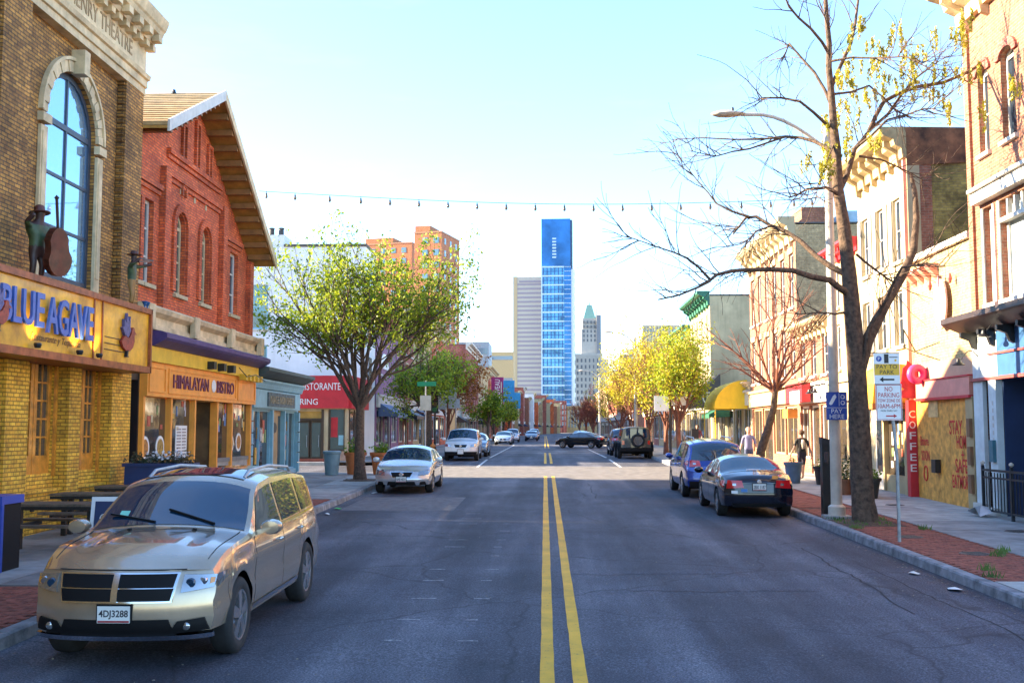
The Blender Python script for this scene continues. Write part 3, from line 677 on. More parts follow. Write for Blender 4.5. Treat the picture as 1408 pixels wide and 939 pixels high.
# amber box sign (projects over the pavement)
F = Fac('L', -9.12); XS = -9.12
s = thing('restaurant_sign', 'amber box sign lettered BLUE AGAVE over the yellow brick front', 'sign', (-9.5, 18, 3.7))
Fs = Fac('L', XL)
Fs.part('sign_box', SIGNO, s, (13.0, 23.9, .3, .88, 3.72, 4.93))
for nm, bx in (('top_edging', (12.9, 23.95, .02, .95, 4.93, 5.05)), ('bottom_edging', (12.9, 23.95, .02, .95, 3.58, 3.72)), ('end_edging', (23.9, 23.98, .02, .95, 3.58, 5.05))): Fs.part(nm, COPPER, s, bx)
for u in (20.95, 21.35): Fs.part('divider', COPPER, s, (u-.025, u+.025, .882, .905, 3.73, 4.92))
text('sign_letters', 'BLUE', F.P(17.9, .06, 4.42), *F.uv(), .62, LETB, s, 1.5, .05, bold=.015)
text('sign_letters', 'AGAVE', F.P(19.75, .06, 4.38), *F.uv(), .68, LETB, s, 1.95, .05, bold=.015)
text('sign_script', 'Restaurante y Tequileria', F.P(19.35, .012, 3.93), *F.uv(), .17, mat('brown_script', (.20, .09, .02), .6, var=0), s, 2.0, .006, shear=.3)
def rooster(par, u, z, h, Fx, name):
    pts = [(0, .28), (.05, .18), (.15, .12), (.28, .12), (.38, .2), (.43, .33), (.42, .45), (.5, .47), (.43, .52), (.42, .58), (.38, .6), (.34, .57), (.31, .45), (.26, .38), (.2, .36), (.14, .42), (.1, .4)]
    tail = [(.12, .4), (.02, .55), (.08, .58), (.07, .72), (.14, .66), (.17, .85), (.22, .68), (.28, .8), (.27, .6), (.3, .52), (.22, .38)]
    leg = [(.2, .14), (.18, 0), (.26, 0), (.22, .02), (.24, .14)]
    for nm, P, m in (('body', pts, mat('rooster_red', (.32, .04, .02), .5, var=.4, scale=12)), ('tail', tail, mat('rooster_blue', (.10, .09, .22), .5, var=.4, scale=12)), ('leg', leg, BLACK)):
        MB().prism([(u+(a-.25)*h*1.6, z+b*h*1.1) for a, b in P], lambda a, b, k: Fx.P(a, k, b), .008, .07).build(name+'_'+nm, m, par)
rooster(s, 22.65, 3.86, 1.02, F, 'rooster')
for k in range(3): F.part('fence_rail', DARK, s, (21.5, 22.5, .004, .02, 3.95+k*.13, 3.965+k*.13))
# rooster ornament at the left end of the sign, standing off its face
rooster(s, 16.9, 3.9, .8, Fac('L', -8.95), 'perched_rooster')
# =================================================================== LEFT 2: red brick gabled house with orange shopfront
F = Fac('L', XL)
t = thing('gabled_brick_house', 'red brick gabled house with ochre eaves above an orange bistro shopfront', 'building', (XL, 30, gz(30)))
U0, U1, EZ, AZ, AU = 24.97, 35.15, 8.25, 11.72, 29.4; ZLW, ZRW = 9.55, 7.95
ops = [(25.0, 25.55, 5.95, 8.1), (25.75, 26.35, 5.95, 8.1), (27.95, 28.75, 5.95, 8.2, 1.0), (30.05, 30.85, 5.95, 8.2, 1.0), (32.95, 33.8, 5.95, 7.95)]
mb = MB(); front(mb, F, U0, 34.6, 4.6, EZ, ops, .2)
mb.add([F.P(U0, 0, EZ), F.P(34.6, 0, EZ), F.P(AU, 0, AZ), F.P(U0, 0, ZLW)], [(0, 1, 2, 3)]); mb.quad(F.P(34.6, 0, 4.6), F.P(U1, 0, 4.6), F.P(U1, 0, ZRW), F.P(34.6, 0, EZ))
shell(mb, F, U0, U1, -.4, ZRW, 16); mb.build('upper_wall', REDB, t)
for o_ in ops: window(F, t, o_, WHITE if len(o_) == 4 else IVORY, GLASS, 1, 3 if len(o_) == 4 else 4, .09, .2, sill=IVORY, name='sash_window')
for u in (28.35, 30.45):            # brick arches around the two round-headed windows
    for k in range(15):
        A = [math.pi*(k+.06)/15, math.pi*(k+.94)/15]; q = [(u-rr*math.cos(x), 7.8+rr*math.sin(x)) for x in A for rr in (.44, .66)]
        MB().prism([q[0], q[1], q[3], q[2]], lambda uu, z, kk: F.P(uu, kk, z), .003, .07).build('arch_brick', REDB, t)
    F.part('arch_leg', REDB, t, (u-.66, u-.45, .003, .07, 6.0, 7.8), (u+.45, u+.66, .003, .07, 6.0, 7.8))
for u in (26.75, 31.75, 34.75): F.part('pilaster', REDB, t, (u, u+.38, .003, .16, 5.2, EZ+(.9 if u > 26 and u < 32 else -.35)))
for a, b, z in ((27.15, 31.7, 9.0), (27.15, 31.7, 9.6), (25.0, 26.7, 8.45), (32.15, 34.0, 8.2)): F.part('corbel_course', REDB, t, (a, b, .003, .12, z, z+.14), (a, b, .003, .06, z-.12, z-.004))
for u, z, h in ((28.3, 9.75, .9), (29.4, 9.75, 1.25), (30.5, 9.75, .85), (28.35, 8.75, .2)):
    F.part('blind_slot', mat('deep_red_recess', (.12, .018, .012), .9, var=.2), t, (u, u+.2, .002, .01, z, z+h)); F.part('slot_edge', REDB, t, (u-.1, u-.002, .003, .08, z-.05, z+h+.12), (u+.202, u+.3, .003, .08, z-.05, z+h+.12), (u-.002, u+.202, .003, .08, z+h+.004, z+h+.12))
for u, z in ((28.2, 8.72), (29.35, 8.72), (30.35, 8.72)): F.part('slit_vent', IVORY, t, (u, u+.12, .003, .02, z, z+.26))
# roof: two slopes that overhang the street wall, boarded soffit with lookouts
ov, eo = .8, .3
def slope(sgn, m, lift, name, th):
    ue = (U0-eo) if sgn < 0 else (U1+eo); half = (AU-U0) if sgn < 0 else (U1-AU); zw = ZLW if sgn < 0 else ZRW; eo_ = 0.0 if sgn < 0 else .3; ue = (U0-eo_) if sgn < 0 else (U1+eo_); ez = zw-(AZ-zw)*eo_/half
    V = []
    for d in (-16.2, ov):
        for l in (lift, lift+th): V += [F.P(AU, d, AZ+l), F.P(ue, d, ez+l)]
    return MB().add(V, [(0, 1, 5, 4), (2, 6, 7, 3), (0, 4, 6, 2), (1, 3, 7, 5), (0, 2, 3, 1), (4, 5, 7, 6)]).build(name, m, t), ue, ez
for sgn in (-1, 1):
    o, ue, ez = slope(sgn, ROOFT, .16, 'roof_slope', .07); so, _, _ = slope(sgn, SOFF, .08, 'soffit', .07)
    fa = MB(); fa.prism([(AU, AZ+.0), (ue, ez+.0), (ue, ez+.3), (AU, AZ+.3)], lambda a, b, k: F.P(a, k, b), ov+.002, ov+.06); fa.build('bargeboard', WHITE if sgn < 0 else CREAM, t)
    for k in range(1, 12):
        f = k/12; u = AU+(ue-AU)*f; z = AZ+(ez-AZ)*f; F.part('lookout', SOFFD, t, (u-.08, u+.08, .01, ov-.03, z-.10, z+.075))
    for k in range(2): F.part('soffit_batten', SOFFD, t)if False else None
for u in (29.2, 27.6): MB().lathe([(.02, 0), (.09, .06), (.06, .14), (.05, .2), (.01, .22)], 8, Matrix.Translation(F.P(u, -.6+.3*(u < 28), AZ+.2-(AU-u)*.72))).build('roof_vent', BLACK, t)
for k in range(15):                  # roofing courses on the slope that faces the camera
    f0, f1 = k/15, (k+1)/15; ue, ez = U0+.001, ZLW; P_ = []
    for d in (-16.1, ov-.02):
        for f, l in ((f0, .231), (f1, .262), (f1, .231)): P_.append(F.P(AU+(ue-AU)*f, d, AZ+(ez-AZ)*f+l))
    MB().add(P_, [(0, 1, 4, 3), (1, 2, 5, 4), (0, 2, 1), (3, 4, 5), (0, 3, 5, 2)]).build('roofing_course', [ROOFT, mat('tan_roof_sheet_faded', (.46, .33, .17), .85, var=.35, scale=3)][k % 3 == 1], t)
# stone band
moulding(F, t, U0+.0, 35.45, [(.003, 4.78), (.3, 4.78), (.3, 4.9), (.22, 4.92), (.22, 5.1), (.38, 5.2), (.42, 5.3), (.36, 5.36), (.003, 5.4)], CREAM, 'stone_band')
for k in range(4): F.part('stone_block', CREAM, t, (25.1+k*3.35, 25.5+k*3.35, .303, .45, 4.78, 5.36))
# purple shop cornice, yellow band and orange fascia
moulding(F, t, U0+.7, 35.55, [(.003, 4.36), (.35, 4.36), (.62, 4.5), (.68, 4.56), (.68, 4.66), (.55, 4.72), (.003, 4.76)], PURPLE, 'shop_cornice')
F.part('yellow_band', YELP, t, (U0+.7, 35.45, .003, .3, 3.98, 4.355))
F.part('fascia', ORANGE, t, (U0+.7, 35.45, .003, .22, 3.12, 3.975))
for a, b in ((25.75, 26.9), (27.1, 33.1), (33.3, 35.3)):
    F.part('fascia_panel', ORANGE, t, (a, b, .222, .25, 3.22, 3.27), (a, b, .222, .25, 3.83, 3.88), (a, a+.05, .222, .25, 3.272, 3.828), (b-.05, b, .222, .25, 3.272, 3.828))
text('shop_letters', 'HIMALAYAN', F.P(28.9, .225, 3.56), *F.uv(), .36, mat('maroon_letter', (.16, .03, .07), .5, var=0), t, 2.9, .03)
text('shop_letters', 'BISTRO', F.P(32.0, .225, 3.56), *F.uv(), .36, MATS['maroon_letter'], t, 1.7, .03)
MB().lathe([(.001, 0), (.17, .0), (.19, .012), (.17, .03), (.001, .035)], 16, Matrix.Translation(F.P(30.85, .222, 3.56)) @ Matrix.Rotation(math.pi/2, 4, 'Y')).build('round_emblem', PAPER, t)
for k in range(3): F.part('floodlight', BLACK, t, (30.0+k*.95, 30.25+k*.95, .3, .5, 4.02, 4.24))
for k in range(5): F.part('corbel', YELP, t, (33.2+k*.45, 33.4+k*.45, .3, .52, 3.86, 4.05))
MB().tube([F.P(32.4, .52, 4.2), F.P(33, .6, 3.95), F.P(34, .62, 4.05), F.P(35.2, .6, 3.9)], .015, 5).build('cable', BLACK, t)
# shop windows: posts, stall riser, panes with posters, recessed entrance
pos = [25.72, 27.65, 29.55, 31.6, 33.1, 35.2]
F.part('stall_riser', mat('grey_riser', (.34, .33, .31), .6, var=.2), t, (25.72, 29.6, -.08, .06, -.3, 1.3)); F.part('stall_riser', MATS['grey_riser'], t, (31.65, 35.4, -.08, .06, -.3, 1.3))
F.part('riser_cap', mat('grey_cap', (.2, .19, .18), .6), t, (25.72, 29.6, -.08, .1, 1.3, 1.42)); F.part('riser_cap', MATS['grey_cap'], t, (31.65, 35.4, -.08, .1, 1.3, 1.42))
for u in pos: F.part('shop_post', ORANGE, t, (u-.06, u+.06, -.08, .14, -.3, 3.12))
for a, b in ((pos[0], pos[1]), (pos[1], pos[2]), (pos[3], pos[4]), (pos[4], pos[5])): F.part('shop_pane', GLASSW, t, (a+.06, b-.06, -.03, -.015, 1.42, 3.12))
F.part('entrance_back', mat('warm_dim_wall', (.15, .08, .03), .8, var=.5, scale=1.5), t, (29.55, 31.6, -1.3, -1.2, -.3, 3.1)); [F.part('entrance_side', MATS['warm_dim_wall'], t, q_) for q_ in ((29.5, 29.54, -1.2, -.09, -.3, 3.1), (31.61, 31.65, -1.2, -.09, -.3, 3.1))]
F.part('entrance_ceiling', SOFF, t, (29.55, 31.6, -1.2, 0, 3.1, 3.16)); F.part('entrance_door', WOODO, t, (30.1, 31.1, -1.19, -1.12, .3, 2.6), (29.56, 30.0, -1.19, -1.1, .3, 1.2)); F.part('entrance_pane', GLASSW, t, (30.22, 30.98, -1.115, -1.1, .9, 2.45))
def plate(F, par, u, z, r, m1, m2):
    o = MB().lathe([(.001, 0), (r, 0), (r, .012), (.001, .014)], 18, Matrix.Translation(F.P(u, -.012, z)) @ Matrix.Rotation(math.pi/2, 4, 'Y')).build('plate_decal', m1, par)
    MB().lathe([(.001, .014), (r*.75, .014), (r*.72, .02), (.001, .022)], 14, Matrix.Translation(F.P(u, -.012, z)) @ Matrix.Rotation(math.pi/2, 4, 'Y')).build('food_print', m2, o)
FOOD = [mat('food_a', (.45, .18, .03), .6, var=.6, scale=14), mat('food_b', (.40, .25, .06), .6, var=.6, scale=14), mat('food_c', (.30, .08, .03), .6, var=.6, scale=14)]
for u, z, k in ((26.2, 1.83, 0), (27.25, 1.83, 1), (33.45, 1.85, 1), (34.3, 1.88, 0)): plate(F, t, u, z, .3, PAPER, FOOD[k])
F.part('menu_poster', PAPER, t, (28.4, 29.3, -.013, -.005, 1.55, 2.4))
for j in range(9): F.part('menu_print', mat('menu_ink', (.30, .25, .24), .7, var=.5, scale=18), t, (28.48, 28.82, -.004, -.002, 1.6+j*.085, 1.64+j*.085), (28.9, 29.22, -.004, -.002, 1.6+j*.085, 1.64+j*.085))
for k in range(34):
    u = rng.choice([rng.uniform(25.85, 27.5), rng.uniform(27.8, 29.4), rng.uniform(31.75, 33), rng.uniform(33.25, 35.1)]); z = rng.uniform(2.2, 2.95); w = rng.uniform(.06, .2); h = rng.uniform(.1, .34)
    F.part('window_decoration', mat('deco_%d' % (k % 6), [(.6, .5, .3), (.5, .1, .05), (.1, .2, .4), (.65, .35, .05), (.2, .3, .1), (.5, .45, .45)][k % 6], .6, var=.3, scale=9), t, (u, min(u+w, 35.1), -.013, -.003-.0006*(k % 9), z, z+h))
# =================================================================== LEFT 3: low pale blue shop
t = thing('blue_shop', 'single storey pale blue shopfront with dark glass and carved sign board', 'shop', (XL, 39, gz(39)))
V0, V1 = 35.5, 42.55
mb = MB(); front(mb, F, V0, V1, -.3, 4.3, [(35.75, 38.6, .75, 3.0), (38.75, 40.4, .3, 3.0), (40.55, 42.35, .75, 3.0)], .25); shell(mb, F, V0, V1, -.3, 4.3, 6)
mb.build('wall', LBLUE, t); F.part('roof', ROOFG, t, (V0, V1, -6, -.02, 4.25, 4.36))
F.part('unseen_shade_block', STUC, t, (V0+.05, V1-.1, -20, -6.02, -.3, 8.9))  # unseen taller block, added so that its shade covers the right lane
moulding(F, t, V0+.12, V1+.25, [(.003, 4.05), (.2, 4.08), (.45, 4.2), (.62, 4.3), (.62, 4.42), (.003, 4.5)], mat('dark_teal_edge', (.06, .09, .09), .6), 'cornice')
moulding(F, t, V0, V1+.05, [(.003, 3.7), (.14, 3.72), (.2, 3.9), (.26, 3.98), (.26, 4.04), (.003, 4.045)], LBLUE, 'frieze_moulding')
F.part('sign_surround', LBLUE, t, (V0+.2, V1-.1, .003, .1, 3.05, 3.69)); so = F.part('sign_board', mat('weathered_teal_board', (.10, .14, .15), .7, var=.5, scale=6), t, (37.4, 41.4, .102, .15, 3.12, 3.62))
text('sign_letters', 'NIAGE NON SHEET', F.P(39.4, .152, 3.37), *F.uv(), .27, mat('dull_gold', (.34, .28, .18), .5), so, 3.5, .02)
for a, b, c, d in ((35.75, 38.6, .75, 3.0), (40.55, 42.35, .75, 3.0)):
    o = F.part('shop_window', LBLUE, t, (a, a+.07, -.25, -.1, c, d), (b-.07, b, -.25, -.1, c, d), (a+.07, b-.07, -.25, -.1, c, c+.07), (a+.07, b-.07, -.25, -.1, d-.07, d), ((a+b)/2-.03, (a+b)/2+.03, -.24, -.11, c+.07, d-.07))
    F.part('pane', GLASSW, o, (a+.05, b-.05, -.2, -.19, c+.05, d-.05))
    for k in range(10): u = rng.uniform(a+.15, b-.4); z = rng.uniform(c+.1, d-.7); F.part('window_display', MATS['deco_%d' % (k % 6)], t, (u, u+rng.uniform(.1, .25), -.188, -.17+.001*k, z, z+rng.uniform(.3, .6)))
o = F.part('shop_door', mat('tan_door', (.40, .26, .12), .5, var=.2), t, (38.8, 40.35, -.24, -.16, .3, 3.0)); F.part('pane', GLASSW, o, (39.95, 40.3, -.158, -.15, .8, 2.8))
MB().lathe([(.001, 0), (.36, 0), (.36, .03), (.001, .03)], 20, Matrix.Translation(F.P(39.35, -.158, 2.35)) @ Matrix.Rotation(math.pi/2, 4, 'Y') @ Matrix.Scale(.55, 4, (1, 0, 0))).build('oval_sign', BLACK, t)
for k in range(7):                  # blue paint peels: carved pilaster blocks
    F.part('pilaster_block', LBLUE, t, (V0+.02, V0+.2, .003, .09, .2+k*.4, .56+k*.4), (V1-.2, V1-.02, .003, .09, .2+k*.4, .56+k*.4))
# =================================================================== LEFT 4: corner restaurant with red fascia (door faces the side street)
F2 = Fac('F', 53.2); XC = -10.0
t = thing('corner_restaurant', 'tan corner restaurant with red fascia band and double glass doors', 'restaurant', (-11.5, 53.2, gz(53)))
mb = MB(); front(mb, F2, -24, XC, -.2, 4.9, [(-12.6, -11.2, .7, 3.2), (-10.95, -10.12, 1.2, 3.3), (-15.5, -13.2, 1.2, 3.2)], .25); shell(mb, F2, -24, XC, -.2, 4.9, 5.2); mb.build('wall', STUC, t)
F2.part('roof', ROOFG, t, (-24, XC, -5.2, -.02, 4.88, 4.96))
F2.part('red_fascia', REDP, t, (-14.4, XC+.1, .02, .25, 3.35, 5.0)); Fac('L', XC).part('red_fascia_return', REDP, t, (53.2, 58.3, .02, .25, 3.35, 5.0))
text('fascia_letters', 'ITALIAN RISTORANTE', F2.P(-12.0, .252, 4.45), *F2.uv(), .36, SIGNW, t, 3.4, .02); text('fascia_letters', '&', F2.P(-12.45, .252, 4.05), *F2.uv(), .26, SIGNW, t, None, .02); text('fascia_letters', 'CATERING', F2.P(-12.4, .252, 3.68), *F2.uv(), .3, SIGNW, t, 1.9, .02)
fr = mat('bronze_frame', (.07, .045, .03), .4, metal=.3, var=.1)
o = F2.part('entrance_frame', fr, t, (-12.62, -12.5, -.2, .04, .7, 3.3), (-11.3, -11.18, -.2, .04, .7, 3.3), (-12.5, -11.3, -.2, .03, 2.75, 2.85))
F2.part('transom_panel', mat('amber_panel', (.5, .3, .06), .5), o, (-12.5, -11.3, -.15, -.1, 2.86, 3.3))
for a, b in ((-12.49, -11.92), (-11.88, -11.31)):
    d_ = F2.part('glass_door', fr, t, (a, a+.06, -.18, -.1, .72, 2.74), (b-.06, b, -.18, -.1, .72, 2.74), (a+.06, b-.06, -.18, -.1, .72, .9), (a+.06, b-.06, -.18, -.1, 2.62, 2.74)); F2.part('pane', GLASSW, d_, (a+.05, b-.05, -.15, -.14, .85, 2.65)); F2.part('pull_handle', STEEL, d_, (b-.14, b-.11, -.09, -.05, 1.4, 2.0))
F2.part('doorstep', mat('red_step', (.32, .09, .05), .8), t, (-13.1, -10.8, .02, .6, .55, .83), (-13.1, -10.8, .02, .9, .5, .72))
o = F2.part('shop_window', fr, t, (-10.95, -10.9, -.2, .02, 1.2, 3.3), (-10.17, -10.12, -.2, .02, 1.2, 3.3), (-10.9, -10.17, -.2, .02, 1.2, 1.28)); F2.part('pane', GLASSW, o, (-10.92, -10.15, -.16, -.15, 1.25, 3.3)); F2.part('poster', REDP, o, (-10.85, -10.5, -.148, -.14, 1.9, 2.9)); F2.part('poster', mat('sky_poster', (.3, .55, .62), .6), o, (-10.45, -10.2, -.148, -.14, 1.5, 2.0))
F2.part('brick_base', mat('pinkish_stone', (.46, .28, .19), .8, var=.2), t, (-10.96, -10.02, .003, .08, .4, 1.18), (-14, -12.66, .003, .08, .4, 1.18)); F2.part('letter_slot', BLACK, t, (-13.35, -12.95, .01, .1, 1.9, 2.05))
window(F2, t, (-15.5, -13.2, 1.2, 3.2), fr, GLASSW, 2, 1, .08, .25, name='shop_window')
FS = Fac('L', XC); FS.part('street_window', GLASSW, t, (53.8, 57.8, .004, .02, 1.2, 3.2)); FS.part('street_window_frame', fr, t, *[(53.7+k*1.35, 53.8+k*1.35, .004, .06, 1.1, 3.3) for k in range(4)])
# =================================================================== LEFT 5: tall plain white house behind it
F5 = Fac('F', 58.5)
t = thing('white_house', 'tall plain white rendered house with two chimney pots behind the corner restaurant', 'building', (-14, 58.5, gz(58)))
wops = [(-16.75, -15.55, 7.9, 10.4), (-16.75, -15.55, 4.8, 7.0)]
mb = MB(); front(mb, F5, -25, XC-.05, 0, 12.55, wops, .2); shell(mb, F5, -25, XC-.05, 0, 12.55, 3.6); mb.build('wall', WSTUC, t); F5.part('coping', mat('dark_coping', (.1, .08, .07), .8), t, (-14.7, XC, -3.6, .06, 12.55, 12.7)); F5.part('stepped_parapet', WSTUC, t, (-16.0, -14.72, -2.0, -.05, 12.551, 13.25))
for k in range(2): MB().lathe([(.16, 0), (.2, .1), (.16, .15), (.15, .5), (.19, .55), (.12, .6)], 12, Matrix.Translation((-15.7+k*.55, 59.6, 13.25))).build('chimney_pot', DARK, t)
for o_ in wops: window(F5, t, o_, LBLUE, GLASST, 1, 2, .1, .2, sill=WHITE)
FS2 = Fac('L', XC-.05)
for j in range(3):
    for k in range(1): FS2.part('side_window', GLASS, t, (59.8+k*2.4, 60.8+k*2.4, .004, .03, 4.6+j*2.7, 6.4+j*2.7))
# =================================================================== RIGHT 1: salmon brick corner house with blue shopfront
F = Fac('R', XR)
t = thing('salmon_brick_house', 'salmon brick house with white bay window above a cobalt blue shopfront', 'building', (XR, 23, gz(23)))
A0, A1 = 17.0, 25.95
ops = [(24.72, 25.28, 8.85, 10.95, .55), (23.3, 24.0, 8.85, 10.95, .55), (21.6, 22.3, 8.85, 10.95, .55), (24.68, 25.2, 5.25, 7.55), (21.2, 24.3, 5.25, 7.55)]
mb = MB(); front(mb, F, A0, A1, 4.6, 12.4, ops, .2); shell(mb, F, A0, A1, -.3, 12.4, 12); mb.build('upper_wall', PINKB, t)
F.part('roof', ROOFG, t, (A0, A1, -12, -.02, 12.35, 12.45))
for o_ in ops[:3]: window(F, t, o_, WHITE, GLASS, 1, 2, .08, .2, sill=WHITE, lintel=REDB2, name='sash_window')
window(F, t, ops[3], WHITE, GLASS, 1, 2, .09, .2, sill=WHITE, name='sash_window', trim=WHITE)
o = window(F, t, ops[4], WHITE, glassmat('pale_glass', (.30, .36, .38), .05), 3, 1, .12, .2, sill=WHITE, name='bay_window', trim=WHITE)
F.part('transom', WHITE, o, (21.2, 24.3, -.1, .05, 7.02, 7.12)); 
for k in range(8): F.part('transom_bar', WHITE, o, (21.32+k*.37, 21.4+k*.37, -.1, .0, 7.12, 7.52))
F.part('bay_head', WHITE, o, (21.0, 25.45, .003, .22, 7.66, 7.95), (21.0, 25.45, .003, .3, 7.95, 8.03))
F.part('brick_sill', REDB2, t, (A0, 24.25, .003, .14, 4.98, 5.14))
F.part('corner_quoin', PINKB, t, (25.7, A1+.002, .003, .07, 5.0, 12.3))
cornice(F, t, A0, A1+.1, 12.3, 1.0, 1.0, CREAM, 9)
moulding(F, t, A0, A1+.15, [(.003, 4.62), (.3, 4.62), (.72, 4.8), (.78, 4.84), (.78, 4.97), (.003, 5.06)], mat('brown_black_cornice', (.035, .022, .02), .5, var=.3), 'shop_cornice')
for k in range(8): MB().prism([(.103, 4.2), (.2, 4.25), (.26, 4.42), (.48, 4.5), (.48, 4.61), (.103, 4.61)], lambda d, z, kk: F.P(kk, d, z), 25.62-k*1.02, 25.74-k*1.02).build('cornice_bracket', BLACK, t)
F.part('sign_band', CBLUE, t, (A0, 24.55, .003, .1, 3.52, 4.6)); F.part('sign_band_rail', mat('red_rail', (.35, .06, .05), .5), t, (A0, A1, .102, .16, 3.44, 3.515), (A0, 25.0, .102, .14, 4.02, 4.07))
PALEB = mat('pale_grey_blue', (.62, .68, .68), .55, var=.12, streak=.15)
F.part('shop_wall', PALEB, t, (24.56, A1, .003, .1, 3.52, 4.61), (25.42, A1, .003, .1, -.3, 3.43), (24.55, 24.95, .003, .16, -.3, 3.43)); F.part('column_base', WHITE, t, (25.35, A1+.0, .101, .2, -.2, .55), (24.5, 25.0, .161, .26, -.2, .5))
F.part('wood_panel', mat('brown_door_panel', (.36, .18, .06), .5, var=.25, scale=4, coat=.2), t, (24.96, 25.41, -.12, -.04, .45, 2.75)); F.part('transom_glass', GLASS, t, (24.96, 25.41, -.12, -.05, 2.8, 3.4))
F.part('recess_back', NAVY, t, (A0, 24.54, -1.6, -1.5, -.3, 3.43)); F.part('recess_side', NAVY, t, (24.5, 24.54, -1.5, .0, -.3, 3.43)); F.part('recess_ceiling', NAVY, t, (A0, 24.5, -1.5, 0, 3.43, 3.5))
F.part('shop_door', NAVY, t, (23.2, 24.2, -1.49, -1.42, .25, 2.8)); F.part('door_pane', GLASS, t, (23.35, 24.05, -1.418, -1.41, .9, 2.6))
for k in range(6): F.part('door_number', WHITE, t, (24.7, 24.76, .162, .168, 2.0+k*.17, 2.1+k*.17))
F.part('notice_box', mat('teal_box', (.05, .16, .2), .5), t, (24.62, 24.84, .162, .24, 1.55, 2.05))
# lozenge hanging lamps on the shop cornice
for u in (25.62, 24.1): gooseneck(F, t, u, 3.9 if u > 25 else 4.45)
# little iron railing before the recess
rl = thing('iron_railing', 'black iron railing with ball finials before the blue shop entrance', 'railing', (XR-.45, 23.3, gz(23)+.15))
zb = gz(24)+.15
F.part('rail', DARK, rl, (20, 24.75, .42, .47, zb+1.02, zb+1.07)); F.part('rail', DARK, rl, (20, 24.75, .42, .47, zb+.86, zb+.9)); F.part('rail', DARK, rl, (20, 24.75, .42, .47, zb+.12, zb+.16))
for k in range(30): F.part('baluster', DARK, rl, (24.7-k*.155, 24.72-k*.155, .435, .455, zb+.161, zb+1.0))
for k in range(3):
    u = 24.72-k*1.5; F.part('post', DARK, rl, (u-.03, u+.03, .415, .475, zb-.02, zb+1.15)); MB().lathe([(.01, 0), (.05, .03), (.05, .07), (.01, .1)], 10, Matrix.Translation(F.P(u, .445, zb+1.15))).build('finial', POLE, rl)
MB().add([F.P(24.4+.35*math.cos(a*.9), .62+.2*math.sin(a*.9)+.1*(a % 2), zb+.02+.1*(a % 3)) for a in range(7)]+[F.P(24.4, .65, zb+.26)], [(i, (i+1) % 7, 7) for i in range(7)]).build('crumpled_bag', mat('silver_bag', (.5, .5, .52), .3, metal=.3), None); tag(bpy.data.objects['crumpled_bag'], 'crumpled silvery bag lying at the foot of the railing', 'bag')
# =================================================================== RIGHT 2: cream shop with plywood front
t = thing('boarded_doughnut_shop', 'cream painted brick shop with plywood boarded front and salmon fascia', 'shop', (XR, 28, gz(28)))
B0, B1 = 25.97, 30.35
mb = MB(); front(mb, F, B0, B1, -.2, 7.0, [], .2); shell(mb, F, B0, B1, -.2, 7.0, 11); mb.build('wall', CREAMB, t)
F.part('coping', WHITE, t, (B0+.0, B1+.1, -.3, .12, 7.0, 7.16)); F.part('roof', ROOFG, t, (B0, B1, -11, -.3, 6.9, 7.0))
for k in range(4): MB().prism([(.004, 6.3), (.3, 6.62), (.3, 6.72), (.004, 6.72)], lambda d, z, kk: F.P(kk, d, z), 28.2+k*.55, 28.42+k*.55).build('corbel', PINKP, t)
F.part('string_course', mat('pale_salmon', (.56, .33, .20), .7, var=.1), t, (B0, B1, .003, .03, 3.62, 4.1))
F.part('salmon_fascia', PINKP, t, (26.05, 29.75, .03, .16, 3.14, 3.6)); F.part('fascia_edge', REDP, t, (26.05, 29.75, .03, .19, 3.07, 3.139)); F.part('fascia_edge', REDP, t, (26.05, 29.75, .03, .19, 3.601, 3.64))
pl = F.part('plywood_board', PLY, t, (26.45, 27.65, .03, .05, .3, 3.08)); F.part('plywood_board', PLY, t, (27.66, 28.87, .03, .052, .3, 3.08)); F.part('plywood_board', PLY, t, (28.88, 30.05, .03, .05, .3, 3.08)); F.part('plywood_hatch', mat('plywood_pale', (.66, .43, .16), .65, var=.3, scale=4), t, (28.4, 29.1, .053, .07, 2.62, 3.06))
GRAF = mat('red_spray_paint', (.62, .03, .02), .7, var=.3, scale=12)
for s_, u, z, h, w in (('STAY', 27.25, 2.35, .36, .85), ('HOME', 26.85, 1.98, .34, .75), ('+', 26.85, 1.66, .2, .2), ('SAFE', 26.95, 1.38, .36, .8), ('EATMOR', 27.05, .98, .34, 1.05), ('Bmore', 29.5, 1.98, .26, .62), ('SOON', 29.45, 1.58, .28, .6)):
    text('spray_lettering', s_, F.P(u, .056, z), *F.uv(), h, GRAF, pl, w, .003, bold=.01)
MB().tube([F.P(29.45+.14*math.cos(a), .058, 1.1+.2*math.sin(a)) for a in frange(0, 6.28, 16)], .02, 5).build('spray_ring', GRAF, pl)
F.part('mailbox', BLACK, t, (28.35, 28.65, .055, .2, 1.15, 1.5)); F.part('side_post', CREAMW, t, (26.0, 26.43, .003, .12, -.2, 3.1)); 
for k in range(3): F.part('shutter_slat', mat('brown_shutter', (.22, .10, .04), .6), t, (26.02, 26.2, .122, .2, .75+k*.68, 1.2+k*.68))
cf = F.part('coffee_column', REDP, t, (30.08, 30.34, .004, .26, -.1, 3.12))
for k, ch in enumerate('COFFEE'): text('column_letter', ch, (XR-.17, 30.079, 2.72-k*.3), (1, 0, 0), (0, 0, 1), .2, SIGNW, cf, .17, .006)
